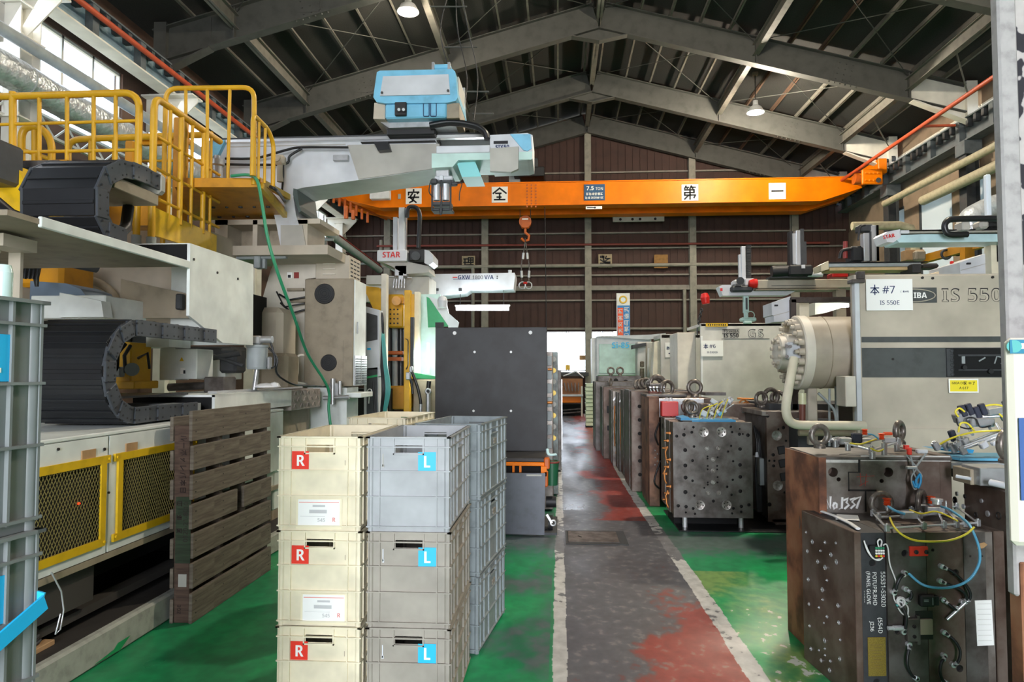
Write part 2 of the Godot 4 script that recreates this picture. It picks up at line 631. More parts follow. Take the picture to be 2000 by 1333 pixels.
func lamp_light(called: String, pos: Vector3, col: String, energy: float, size := 0.15) -> void:
	var l := OmniLight3D.new()
	plain(l, called, self)
	l.position = pos
	l.light_color = Color(col)
	l.light_energy = energy
	l.light_size = size
	l.omni_range = 40.0
	l.omni_attenuation = 2.0
	l.shadow_enabled = true

# ---------- the shop floor: painted concrete, worn ----------
func floor_picture(x0: float, x1: float, d0: float, d1: float, w: int, h: int) -> ImageTexture:
	var big := FastNoiseLite.new()
	big.seed = 4
	big.noise_type = FastNoiseLite.TYPE_SIMPLEX_SMOOTH
	big.frequency = 0.9
	big.fractal_octaves = 4
	var fine := FastNoiseLite.new()
	fine.seed = 9
	fine.noise_type = FastNoiseLite.TYPE_SIMPLEX
	fine.frequency = 9.0
	fine.fractal_octaves = 4
	var data := PackedByteArray()
	data.resize(w * h * 3)
	var green := Color("159a5c")
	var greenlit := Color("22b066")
	var red := Color("9c4038")
	var grey1 := Color("5e5f65")
	var white := Color("c9c9c6")
	var k := 0
	for j in h:
		var d := d1 - (d1 - d0) * (j + 0.5) / h
		for i in w:
			var x := x0 + (x1 - x0) * (i + 0.5) / w
			var b := big.get_noise_2d(x * 1.4, d)
			var f := fine.get_noise_2d(x, d * 0.8)
			var c: Color
			var wob := 0.006 * sin(d * 9.0) + 0.01 * f
			var cross := clampf(1.0 - absf(d - 6.05 - 0.25 * b) / 0.75, 0.0, 1.0)
			if absf(x) < 0.036 + wob * 0.4:
				var wear := 0.5 * f + 0.5 * b + (0.35 if d < 4.2 else 0.05) - cross * 0.7
				c = white if wear > -0.12 else white.lerp(grey1, 0.7)
			elif absf(x - 0.875 - 0.03 * sin(d * 0.5)) < 0.048 + wob * 0.5:
				var wear := 0.6 * f + 0.3 * b + 0.3 - cross * 1.1
				c = white if wear > -0.1 else white.lerp(grey1, 0.75)
			elif x > 0.0 and x < 0.87:
				# the aisle: red paint worn to grey; farther left, pale reflection is painted in
				var bare := 0.9 * b + 0.45 * f
				var side := clampf((x - 0.45) * 2.0, -0.6, 0.6)
				if d < 6.9:
					var low := clampf((4.0 - d) * 0.9, -0.4, 0.75)
					bare = 0.32 - side * 0.9 - low + 0.8 * b + 0.3 * f
				else:
					bare = 0.22 + 0.9 * b + 0.2 * f - 1.3 * clampf((x - 0.35) * 2.0, -0.4, 0.6)  # greyer left half carries the floor reflection in its colour
				bare += cross * 1.2
				c = red.lerp(grey1, clampf(bare * 3.0 + 0.5, 0.0, 1.0))
				c = c.lerp(Color("8a857f"), clampf((f - 0.35) * 1.5, 0.0, 0.5))
			else:
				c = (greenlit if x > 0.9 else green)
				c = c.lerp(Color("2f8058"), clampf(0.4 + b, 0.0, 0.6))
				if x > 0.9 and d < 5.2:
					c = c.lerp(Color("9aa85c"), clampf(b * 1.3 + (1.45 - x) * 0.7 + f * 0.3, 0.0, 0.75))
				var chip := b * 0.5 + f * 0.9
				if x > 0.9 and x < 1.4 and d < 4.4 and chip > 0.5:
					c = Color("c9cbbf")
				if x < -0.05 and x > -1.3:
					c = c.lerp(grey1, clampf((b + 0.25 * f) * 1.8 - 0.1 + (x + 0.5) * 0.5, 0.0, 0.85))
				c = c.lerp(grey1, clampf(cross * 1.4 - 0.3 + 0.3 * f, 0.0, 0.85))
			c = c * (0.94 + 0.1 * f)
			data[k] = int(clampf(c.r, 0, 1) * 255)
			data[k + 1] = int(clampf(c.g, 0, 1) * 255)
			data[k + 2] = int(clampf(c.b, 0, 1) * 255)
			k += 3
	var im := Image.create_from_data(w, h, false, Image.FORMAT_RGB8, data)
	return ImageTexture.create_from_image(im)

func build_shell() -> void:
	T.floorrough = noise_tex(0.008, 4, [[0.0, grey(0.24)], [0.5, grey(0.38)], [1.0, grey(0.62)]], FastNoiseLite.TYPE_SIMPLEX_SMOOTH, 71)
	var fl := struct("floor")
	for r in [[-2.4, 2.2, 2.4, 7.4, 1150, 1100], [-1.6, 3.0, 7.4, 24.6, 600, 1300]]:
		var m := mb()
		m.card(V(r[0], 0, r[2]), V(r[1], 0, r[2]), V(r[1], 0, r[3]), V(r[0], 0, r[3]), Vector3.UP)
		m.span(V(r[0], -0.001, r[2]), V(r[1], -0.2, r[3]))
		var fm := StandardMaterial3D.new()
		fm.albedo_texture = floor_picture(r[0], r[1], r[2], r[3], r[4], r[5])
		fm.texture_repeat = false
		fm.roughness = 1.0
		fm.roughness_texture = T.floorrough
		fm.uv1_scale = Vector3.ONE
		fm.metallic_specular = 0.38
		part(fl, "painted_slab", m, fm)
	var fg := mat("1a9459", 0.4, 0.0, "dirt", 0.5)
	var rest := mb()
	rest.span(V(-8.3, 0, -8.4), V(9.9, -0.2, 2.4))
	rest.span(V(-8.3, 0, 2.4), V(-2.4, -0.2, 24.9))
	rest.span(V(2.2, 0, 2.4), V(9.9, -0.2, 7.4))
	rest.span(V(3.0, 0, 7.4), V(9.9, -0.2, 24.9))
	rest.span(V(-2.4, 0, 7.4), V(-1.6, -0.2, 24.9))
	part(fl, "outer_slab", rest, fg)
	# hatch cover in the crossing
	var hc := thing("hatch_cover", "grey steel floor hatch cover set in the worn crossing of the aisle", "hatch", V(0.27, 0, 6.15))
	part(hc, "frame", mb().span(V(0.05, 0.0, 5.92), V(0.56, 0.006, 6.42), 0.002), M.darkgrey)
	part(hc, "plate", mb().span(V(0.07, 0.004, 5.98), V(0.49, 0.013, 6.36), 0.003), mat("77706c", 0.55, 0.3, "steel", 2.0))
	part(hc, "slot", mb().box(V(0.17, 0.014, 6.15), Vector3(0.012, 0.004, 0.06), 0.0, Basis(Vector3.UP, 0.4)), M.hole)

	# ---------- end wall: corrugated brown boards, columns, girts, windows ----------
	var D := 24.6
	var wb := struct("wall_back")
	var cl := mb()
	var ztop := 10.4
	# sheet ribs run upright; the cladding stops over the windows
	var xs := -8.2
	while xs < 9.8:
		var lo := 2.8 if xs > -0.75 and xs < 1.95 else 0.0
		var hi := ztop - 0.27 * absf(xs - 0.98)
		cl.span(V(xs, lo, D), V(xs + 0.19, hi, D + 0.03))
		cl.span(V(xs + 0.19, lo, D + 0.025), V(xs + 0.25, hi, D + 0.055))
		xs += 0.25
	cl.span(V(-0.75, 0, D), V(1.95, 1.42, D + 0.05))
	part(wb, "corrugated_cladding", cl, M.wallbrown)
	for cx in [-5.95, -2.54, 1.0, 4.52, 7.9]:
		var c := mb()
		c.span(V(cx - 0.11, 0, D - 0.24), V(cx + 0.11, 9.9 - 0.27 * absf(cx - 0.98), D - 0.225))
		c.span(V(cx - 0.11, 0, D - 0.015), V(cx + 0.11, 9.9 - 0.27 * absf(cx - 0.98), D))
		c.span(V(cx - 0.01, 0, D - 0.23), V(cx + 0.01, 9.9 - 0.27 * absf(cx - 0.98), D))
		part(wb, "column", c, M.column)
	for g in [[8.25, 0.05], [6.15, 0.05], [5.62, 0.05], [4.7, 0.05], [3.84, 0.05], [2.86, 0.07]]:
		part(wb, "girt", mb().span(V(-8.1, g[0], D - 0.1), V(9.6, g[0] + g[1], D - 0.0)), M.girt)
	part(wb, "girt", mb().span(V(-1.7, 4.2, D - 0.16), V(9.6, 4.36, D)), M.girt)
	var w1 := [[-0.45, 0.28], [0.29, 0.93], [1.1, 1.45], [1.47, 1.85]]
	var fr := struct("window_1")
	var k := mb()
	for w in w1:
		k.span(V(w[0], 1.44, D - 0.03), V(w[0] + 0.025, 2.8, D + 0.03))
		k.span(V(w[1] - 0.025, 1.44, D - 0.03), V(w[1], 2.8, D + 0.03))
		k.span(V(w[0], 1.44, D - 0.03), V(w[1], 1.49, D + 0.03))
		k.span(V(w[0], 2.76, D - 0.03), V(w[1], 2.8, D + 0.03))
	part(fr, "window_frame", k, M.alu)
	for w in w1:
		part(fr, "pane", mb().span(V(w[0] + 0.02, 1.48, D), V(w[1] - 0.02, 2.77, D + 0.004)), M.clear)

	# ---------- long wall on the window side ----------
	var wl := struct("wall_left")
	var xl := -8.0
	var a := mb()
	a.span(V(xl, 0, -8.4), V(xl - 0.15, 5.4, 24.8))
	a.span(V(xl, 6.88, -8.4), V(xl - 0.15, 8.6, 24.8))
	part(wl, "lower_boards", a, mat("5f4638", 0.8, 0.0, "dirt", 0.3))
	for b in 9:
		var d0 := -6.5 + b * 3.9
		var pr := mb()
		pr.span(V(xl + 0.02, 5.4, d0 - 0.55), V(xl - 0.15, 6.88, d0 + 0.3))
		part(wl, "pier", pr, mat("5f4638", 0.8, 0.0, "dirt", 0.3))
	for b in 8:
		var d0 := -6.5 + b * 3.9 + 0.3
		var wn := struct("window_%d" % (b + 2))
		var fm := mb()
		var span := 3.05
		for q in 5:
			var dd := d0 + span * q / 4.0
			fm.span(V(xl - 0.03, 5.4, dd - 0.025), V(xl - 0.09, 6.88, dd + 0.025))
		for yy in [5.4, 6.83]:
			fm.span(V(xl - 0.03, yy, d0), V(xl - 0.09, yy + 0.05, d0 + span))
		part(wn, "window_frame", fm, M.cream)
		for q in 4:
			part(wn, "pane", mb().span(V(xl - 0.06, 5.43, d0 + span * q / 4.0 + 0.02), V(xl - 0.064, 6.85, d0 + span * (q + 1) / 4.0 - 0.02)), M.clear)

	# ---------- long wall on the press side ----------
	var wr := struct("wall_right")
	var xr := 9.75
	var rb := mb()
	rb.span(V(xr, 0, -8.4), V(xr + 0.15, 3.4, 24.8))
	rb.span(V(xr, 6.1, -8.4), V(xr + 0.15, 7.1, 24.8))
	rb.span(V(xr, 7.6, -8.4), V(xr + 0.15, 8.6, 24.8))
	part(wr, "boards", rb, M.sidewall)
	var openings := [[-3.0, 1.0], [2.5, 5.5], [7.0, 9.2], [10.4, 11.6], [13.1, 15.3], [16.7, 17.3], [18.25, 19.9], [20.7, 21.6]]
	var last := -8.4
	for o in openings:
		part(wr, "pier", mb().span(V(xr - 0.03, 3.4, last), V(xr + 0.15, 6.1, o[0])), M.sidewall)
		last = o[1]
	part(wr, "pier", mb().span(V(xr - 0.03, 3.4, last), V(xr + 0.15, 6.1, 24.8)), M.sidewall)
	var no := 10
	for o in openings:
		var wn := struct("window_%d" % no)
		no += 1
		var fm := mb()
		var cnt := maxi(1, int((o[1] - o[0]) / 1.0))
		for q in cnt + 1:
			var dd: float = o[0] + (o[1] - o[0]) * q / cnt
			fm.span(V(xr - 0.02, 3.4, dd - 0.035), V(xr + 0.06, 6.1, dd + 0.035))
		for yy in [3.4, 6.05]:
			fm.span(V(xr - 0.02, yy, o[0]), V(xr + 0.06, yy + 0.05, o[1]))
		part(wn, "window_frame", fm, M.darkgrey)
		for q in cnt:
			part(wn, "pane", mb().span(V(xr + 0.03, 3.43, o[0] + (o[1] - o[0]) * q / cnt + 0.03), V(xr + 0.036, 6.07, o[0] + (o[1] - o[0]) * (q + 1) / cnt - 0.03)), M.frost)
	var cs := struct("window_%d" % no)
	var cf := mb()
	for yy in [7.1, 7.56]:
		cf.span(V(xr, yy, -8.4), V(xr + 0.06, yy + 0.04, 24.8))
	var dd2 := -8.2
	while dd2 < 24.8:
		cf.span(V(xr, 7.1, dd2), V(xr + 0.06, 7.6, dd2 + 0.04))
		dd2 += 0.9
	part(cs, "window_frame", cf, M.cream)
	part(cs, "corrugated_pane", mb().span(V(xr + 0.03, 7.13, -8.4), V(xr + 0.035, 7.57, 24.8)), M.clear)
	# wall behind the viewer with the open loading door
	var wf := struct("wall_front")
	var wfm := mb()
	wfm.span(V(-8.2, 0, -8.2), V(-1.5, 8.6, -8.4))
	wfm.span(V(2.5, 0, -8.2), V(9.9, 8.6, -8.4))
	wfm.span(V(-1.5, 5.0, -8.2), V(2.5, 8.6, -8.4))
	wfm.prism(PackedVector2Array([Vector2(-8.2, 8.5), Vector2(9.9, 8.5), Vector2(9.9, 8.65), Vector2(0.98, 10.95), Vector2(-8.2, 8.65)]), Vector3(0, 0, 8.2), Vector3.RIGHT, Vector3.UP, Vector3(0, 0, 0.2))
	part(wf, "cladding", wfm, M.wallbrown)

func roof_y(x: float) -> float:
	# underside of the rafters
	return 9.6 - 0.268 * absf(x - 0.98)

func build_roof() -> void:
	var ce := struct("ceiling")
	var sl := 1.0 / sqrt(1.0 + 0.268 * 0.268)
	for s in [-1.0, 1.0]:
		var m := mb()
		var o := Vector3(0.98, 10.42, 8.4)
		var len := 9.4
		var u := Vector3(s * sl, -0.268 * sl, 0)
		var w := Vector3(s * 0.268 * sl, sl, 0)
		m.prism(PackedVector2Array([Vector2(0, 0), Vector2(len, 0), Vector2(len, 0.12), Vector2(0, 0.12)]), o, u, w, Vector3(0, 0, -33.2))
		part(ce, "roof_deck", m, M.deck)
	for d in [-6.5, -2.6, 1.3, 5.2, 9.1, 13.0, 16.9, 20.8, 24.35]:
		for s in [-1.0, 1.0]:
			var m := mb()
			var xe := -7.55 if s < 0 else 9.45
			var a := V(0.98, 9.6, d)
			var b := V(xe, roof_y(xe), d)
			var up := Vector3(s * 0.268 * sl, sl, 0)
			m.bar(a + up * 0.01, b + up * 0.01, 0.22, 0.022, up)
			m.bar(a + up * 0.32, b + up * 0.32, 0.014, 0.62, up)
			m.bar(a + up * 0.63, b + up * 0.63, 0.22, 0.022, up)
			# upright stiffeners on the web
			for t in [0.0, 3.65, 7.1]:
				var xx: float = 0.98 + s * t
				m.span(V(xx - 0.01, roof_y(xx), d - 0.1), V(xx + 0.01, roof_y(xx) + 0.62, d + 0.1))
			part(ce, "rafter", m, M.rafter)
			# splice plates with bolts
			var sp := mb()
			var sx: float = 0.98 + s * 5.6
			var cc := V(sx, roof_y(sx), d)
			sp.bar(cc + up * 0.32 + V(-0.22, 0.059, 0), cc + up * 0.32 + V(0.22, -0.059, 0) if s > 0 else cc + up * 0.32 + V(0.22, 0.059, 0), 0.03, 0.5, up)
			for bi in 4:
				for bj in 3:
					var q := cc + up * (0.12 + bi * 0.13) + Vector3(-0.15 + bj * 0.15, -s * (-0.15 + bj * 0.15) * 0.268, 0.016)
					sp.cyl(q, q + Vector3(0, 0, 0.02), 0.02, -1.0, 6)
			for bj in 6:
				var q := cc + Vector3(-0.3 + bj * 0.12, -s * (-0.3 + bj * 0.12) * 0.268, 0.07)
				sp.cyl(q, q - up * 0.03, 0.018, -1.0, 6)
			part(ce, "splice_plate", sp, M.rafter)
			# painted haunch and knee column
			var hx: float = 8.15 if s > 0 else -6.6
			var hm := mb()
			hm.span(V(xe - 0.12, 7.25, d - 0.12), V(xe + 0.12, roof_y(xe) + 0.75, d + 0.12))
			hm.prism(PackedVector2Array([Vector2(hx, roof_y(hx) + 0.02), Vector2(xe, roof_y(xe) - 0.2), Vector2(xe, roof_y(xe) + 0.6), Vector2(hx, roof_y(hx) + 0.6)]), Vector3(0, 0, -d - 0.02), Vector3.RIGHT, Vector3.UP, Vector3(0, 0, 0.04))
			hm.bar(V(hx, roof_y(hx), d), V(xe, roof_y(xe) - 0.2, d), 0.22, 0.03, up)
			part(ce, "haunch", hm, M.cream if s > 0 else M.rafter)
	# ridge gussets
	for d in [9.1, 13.0, 16.9, 20.8]:
		var g := mb()
		g.prism(PackedVector2Array([Vector2(0.28, 9.45), Vector2(0.98, 9.32), Vector2(1.68, 9.45), Vector2(1.68, 9.47), Vector2(0.98, 9.62), Vector2(0.28, 9.47)]), Vector3(0, 0, -d - 0.01), Vector3.RIGHT, Vector3.UP, Vector3(0, 0, 0.02))
		g.bar(V(0.28, 9.44, d), V(0.98, 9.3, d), 0.2, 0.02)
		g.bar(V(0.98, 9.3, d), V(1.68, 9.44, d), 0.2, 0.02)
		part(ce, "ridge_gusset", g, M.rafter)
	# purlins
	for s in [-1.0, 1.0]:
		for i in 12:
			var x: float = 0.98 + s * (0.3 + i * 0.69)
			if i == 0:
				x = 0.98 + s * 0.22
			var y := roof_y(x) + 0.66
			var m := mb()
			m.span(V(x - 0.025, y, -8.1), V(x + 0.025, y + 0.012, 24.6))
			m.span(V(x - 0.025, y, -8.1), V(x - 0.018, y + 0.1, 24.6))
			part(ce, "purlin", m, M.purlin_rust if (s > 0 and i in [6, 7]) else M.purlin)
	for x in [0.98, -2.67, 4.63, -6.12, 8.08]:
		var y := roof_y(x) + 0.22
		var m := mb()
		m.span(V(x - 0.07, y, -8.1), V(x + 0.07, y + 0.015, 24.4))
		m.span(V(x - 0.008, y, -8.1), V(x + 0.008, y + 0.26, 24.4))
		m.span(V(x - 0.07, y + 0.26, -8.1), V(x + 0.07, y + 0.275, 24.4))
		part(ce, "tie_beam", m, M.purlin)
	# sag rods crossing each bay
	for b in 4:
		var d0 := 9.1 + b * 3.9
		for p in [[-6.1, -2.7], [-2.7, 0.9], [1.1, 4.6], [4.6, 8.1]]:
			for f in [0, 1]:
				var xa: float = p[0]
				var xb: float = p[1]
				part(ce, "brace_rod", mb().cyl(V(xa, roof_y(xa) + 0.57, d0 if f == 0 else d0 + 3.9), V(xb, roof_y(xb) + 0.57, d0 + 3.9 if f == 0 else d0), 0.011, -1.0, 5), M.rafter)
		part(ce, "knee_rod", mb().cyl(V(8.08, roof_y(8.08) + 0.3, d0 + 1.9), V(9.3, 7.75, d0 + 3.7), 0.018, -1.0, 6), M.purlin)

func build_runways() -> void:
	for s in [0, 1]:
		var xc: float = -7.45 if s == 0 else 9.45
		var inner: float = 1.0 if s == 0 else -1.0
		var g := thing("crane_runway_girder", "pale blue crane runway girder with cream underside along the window wall" if s == 0 else "dark grey crane runway girder with stiffeners along the press side wall", "girder", V(xc, 6.72, 9.0))
		var web := mb().span(V(xc - 0.008, 6.75, -7.9), V(xc + 0.008, 7.22, 24.4))
		part(g, "web", web, M.runway if s == 0 else M.runwaydark)
		part(g, "bottom_flange", mb().span(V(xc - 0.15, 6.72, -7.9), V(xc + 0.15, 6.75, 24.4)), M.cream if s == 0 else M.runwaydark)
		part(g, "top_flange", mb().span(V(xc - 0.15, 7.22, -7.9), V(xc + 0.15, 7.25, 24.4)), M.runwaydark)
		part(g, "rail", mb().span(V(xc - 0.03, 7.25, -7.9), V(xc + 0.03, 7.33, 24.4), 0.01), M.darksteel)
		var d := -7.6
		while d < 24.2:
			part(g, "stiffener", mb().span(V(xc + inner * 0.01, 6.75, d), V(xc + inner * 0.14, 7.22, d + 0.16)), M.runwaydark)
			# clamp blocks that hold the conductor
			for q in 3:
				part(g, "clamp_block", mb().span(V(xc + inner * 0.02, 7.06 - q * 0.02, d + 0.35 + q * 0.3), V(xc + inner * 0.13, 7.22, d + 0.45 + q * 0.3)), M.darkgrey)
			d += 1.3
		var px: float = -7.22 if s == 0 else 8.53
		var py: float = 7.02 if s == 0 else 7.2
		var rp := thing("conductor_pipe", "orange red conductor bar running along the runway girder under the eaves" if s == 0 else "orange red pipe running under the eaves above the press side girder", "pipe", V(px, py, 9.0))
		part(rp, "pipe", mb().cyl(V(px, py, -7.9), V(px, py, 24.3), 0.05, -1.0, 10), M.redpipe)
		var bd := 1.6
		while bd < 24.0:
			part(rp, "bracket", mb().span(V(px, py - 0.03, bd), V(px - inner * (0.07 if s == 0 else 0.76), py + 0.02, bd + 0.06)), M.redpipe)
			bd += 3.9
	# crane posts under the girders
	var nth := ["nearest", "second", "third", "fourth", "fifth"]
	var i := 0
	for d in [9.4, 13.2, 17.1, 21.0, 24.1]:
		var c := thing("crane_post", "cream twin flange crane post, %s along the window wall" % nth[i], "column", V(-7.5, 0, d))
		var m := mb()
		m.span(V(-7.62, 0, d - 0.2), V(-7.38, 6.5, d - 0.18))
		m.span(V(-7.62, 0, d + 0.18), V(-7.38, 6.5, d + 0.2))
		m.span(V(-7.52, 0, d - 0.2), V(-7.5, 6.5, d + 0.2))
		for y in [4.9, 5.5, 6.05, 6.5]:
			m.span(V(-7.66, y, d - 0.24), V(-7.34, y + 0.02, d + 0.24))
		part(c, "post", m, M.cream)
		var b := mb()
		b.prism(PackedVector2Array([Vector2(-7.5, 6.05), Vector2(-6.95, 6.6), Vector2(-6.95, 6.72), Vector2(-7.97, 6.72), Vector2(-7.97, 6.05)]), Vector3(0, 0, -d - 0.012), Vector3.RIGHT, Vector3.UP, Vector3(0, 0, 0.024))
		b.span(V(-7.97, 6.69, d - 0.2), V(-6.95, 6.72, d + 0.2))
		part(c, "bracket", b, M.cream)
		i += 1
	i = 0
	for d in [5.3, 9.2, 13.1, 17.0, 20.9]:
		var c := thing("crane_post", "grey crane post, %s along the press side wall" % nth[i], "column", V(9.5, 0, d))
		var m := mb()
		m.span(V(9.3, 0, d - 0.15), V(9.32, 6.7, d + 0.15))
		m.span(V(9.58, 0, d - 0.15), V(9.6, 6.7, d + 0.15))
		m.span(V(9.3, 0, d - 0.01), V(9.6, 6.7, d + 0.01))
		part(c, "post", m, M.darkgrey)
		part(c, "bracket", mb().span(V(9.25, 6.4, d - 0.2), V(9.65, 6.72, d + 0.2), 0.01), M.runwaydark)
		i += 1
	# pipes and duct on the window wall
	var dp := thing("insulated_duct", "thick foil wrapped duct running along the window wall", "duct", V(-7.25, 5.35, 9))
	var pts := []
	for q in 40:
		pts.append(V(-7.1 + 0.012 * sin(q * 2.1), 5.28 + 0.015 * sin(q * 1.3), 0.5 + q * 0.52))
	part(dp, "foil_jacket", mb().tube(pts, 0.215, 18), M.foil)
	for q in 9:
		part(dp, "hanger", mb().torus(V(-7.1, 5.28, 2.0 + q * 2.3), Vector3.FORWARD, 0.22, 0.012, 18, 6), M.pipegrey)
	one("water_pipe", "long straight grey pipe above the foil duct on the window wall", "pipe", mb().cyl(V(-7.24, 5.88, -2), V(-7.24, 5.88, 22.0), 0.085, -1.0, 14), M.pipegrey)
	one("red_topped_pipe", "grey pipe with a dark red top strip sloping along the far window wall", "pipe", mb().cyl(V(-5.6, 4.95, 13.0), V(-5.6, 4.6, 22.0), 0.1, -1.0, 14), M.pipegrey)
	part(get_node("red_topped_pipe"), "red_strip", mb().bar(V(-5.57, 5.05, 13.0), V(-5.57, 4.7, 22.0), 0.1, 0.02), mat("8c2f28", 0.6))
	for d in [17.1, 21.0]:
		part(get_node("red_topped_pipe"), "bracket", mb().span(V(-5.5, 4.62, d - 0.03), V(-7.4, 4.68, d + 0.03)), M.pipegrey)
	var tr := thing("lattice_truss", "white painted lattice truss below the foil duct along the window wall", "truss", V(-7.6, 5.0, 8))
	for y in [4.93, 5.2]:
		part(tr, "chord", mb().span(V(-7.63, y - 0.02, 3.0), V(-7.57, y + 0.02, 17.0)), M.cream)
	var dd := 3.0
	var fl := true
	while dd < 17.0:
		part(tr, "lacing_bar", mb().bar(V(-7.6, 4.94 if fl else 5.19, dd), V(-7.6, 5.19 if fl else 4.94, dd + 0.3), 0.02, 0.025), M.cream)
		fl = not fl
		dd += 0.3
	# pipes on the press side wall
	one("grey_duct_pipe", "upper straight beige pipe along the press side wall", "pipe", mb().cyl(V(9.1, 6.12, 1), V(9.1, 6.12, 20.5), 0.09, -1.0, 14), M.pipebeige)
	one("lower_wall_pipe", "lower thicker beige pipe along the press side wall", "pipe", mb().cyl(V(9.15, 5.72, 1), V(9.15, 5.72, 18.5), 0.12, -1.0, 14), M.pipebeige)
	var bendp := [V(7.0, 4.9, 17.5), V(8.1, 4.9, 17.5), V(8.35, 4.83, 17.5), V(8.45, 4.6, 17.5), V(8.45, 0.0, 17.5)]
	one("bent_drain_pipe", "thin pipe bending down beside the tall frosted window on the press side", "pipe", mb().tube(bendp, 0.1, 10), M.pipebeige)
	# end wall pipes
	var ew := mb().cyl(V(-5.9, 5.04, 24.4), V(7.6, 5.04, 24.4), 0.06, -1.0, 10)
	var wp := thing("end_wall_pipe", "light grey pipe running across the brown end wall in front of the painted characters", "pipe", V(0, 5.04, 24.4))
	part(wp, "pipe", ew, M.column)
	part(wp, "elbow", mb().tube([V(-5.9, 5.04, 24.4), V(-6.1, 5.08, 24.4), V(-6.16, 5.3, 24.4), V(-6.16, 6.0, 24.4)], 0.065, 10), M.column)
	one("red_wall_pipe", "thin dull red pipe across the brown end wall under the crane", "pipe", mb().cyl(V(-6.3, 5.78, 24.35), V(9.0, 5.72, 24.35), 0.04, -1.0, 8), mat("7c3a32", 0.6))
	one("downpipe", "slim pale downpipe beside the second column on the end wall", "pipe", mb().cyl(V(-2.95, 0.0, 24.42), V(-2.95, 5.0, 24.42), 0.06, -1.0, 10), M.column)
	one("downpipe", "slim pale downpipe beside the column behind the hanging press robot", "pipe", mb().cyl(V(4.22, 0.0, 24.36), V(4.22, 4.2, 24.36), 0.06, -1.0, 10), M.column)
	# painted character boards on the end wall
	for q in [["ri", 915.0, 513.0, "weathered square board with painted black character near the second end wall column"], ["sei", 1182.0, 510.0, "weathered square board with painted black character near the middle end wall column"]]:
		var p := at(q[1], q[2], 24.42)
		var t := thing("character_board", q[3], "sign", p)
		part(t, "board", mb().box(p, Vector3(0.46, 0.46, 0.02), 0.003), mat("9c8f74", 0.8, 0.0, "dirt", 1.0))
		glyph(t, q[0], p + Vector3(0, 0, 0.012), 0.4, 0.045, M.ink)
	var pb := at(1291, 511, 24.42)
	one("bare_board", "bare yellow brown square board on the end wall with its paint gone", "sign", mb().box(pb, Vector3(0.46, 0.46, 0.02), 0.003), mat("8e6a3a", 0.85, 0.0, "dirt", 1.0))
	# upright safety banner
	var bn := thing("safety_banner", "tall white and blue upright safety banner hanging on the end wall", "banner", at(1217, 620, 24.42))
	var bt := at(1217, 573, 24.42)
	part(bn, "sheet", mb().span(bt + Vector3(-0.225, 0, 0), bt + Vector3(0.225, -2.0, -0.01)), M.white)
	part(bn, "blue_field", mb().span(bt + Vector3(-0.2, -0.42, 0), bt + Vector3(0.22, -1.95, 0.004)), mat("2c7fc0", 0.6))
	part(bn, "orange_strip", mb().span(bt + Vector3(-0.19, -0.5, 0.004), bt + Vector3(0.0, -1.95, 0.006)), mat("e8592e", 0.6))
	part(bn, "emblem", mb().torus(bt + Vector3(0, -0.22, 0.004), Vector3.BACK, 0.11, 0.03, 20, 6), mat("e4bd4e", 0.6))
	part(bn, "emblem_centre", mb().cyl(bt + Vector3(0, -0.22, 0), bt + Vector3(0, -0.22, 0.008), 0.09, -1.0, 16), mat("d8e4ee", 0.6))
	var ks := ["shi", "sa", "ko", "ka2", "d", "seki"]
	for q in 6:
		glyph(bn, ks[q], bt + Vector3(0.11, -0.56 - q * 0.22, 0.008), 0.17, 0.022, M.white)
		glyph(bn, ["ka", "jitsu", "seki", "shi", "jitsu", "ka"][q], bt + Vector3(-0.095, -0.62 - q * 0.22, 0.009), 0.15, 0.02, M.white)

func girder_face(o: Vector3) -> PackedVector2Array:
	return PackedVector2Array([Vector2(-7.15, 7.2), Vector2(-7.15, 6.98), Vector2(-5.6, 6.6), Vector2(7.9, 6.6), Vector2(9.1, 6.98), Vector2(9.1, 7.22), Vector2(8.6, 7.28), Vector2(-6.6, 7.28)])

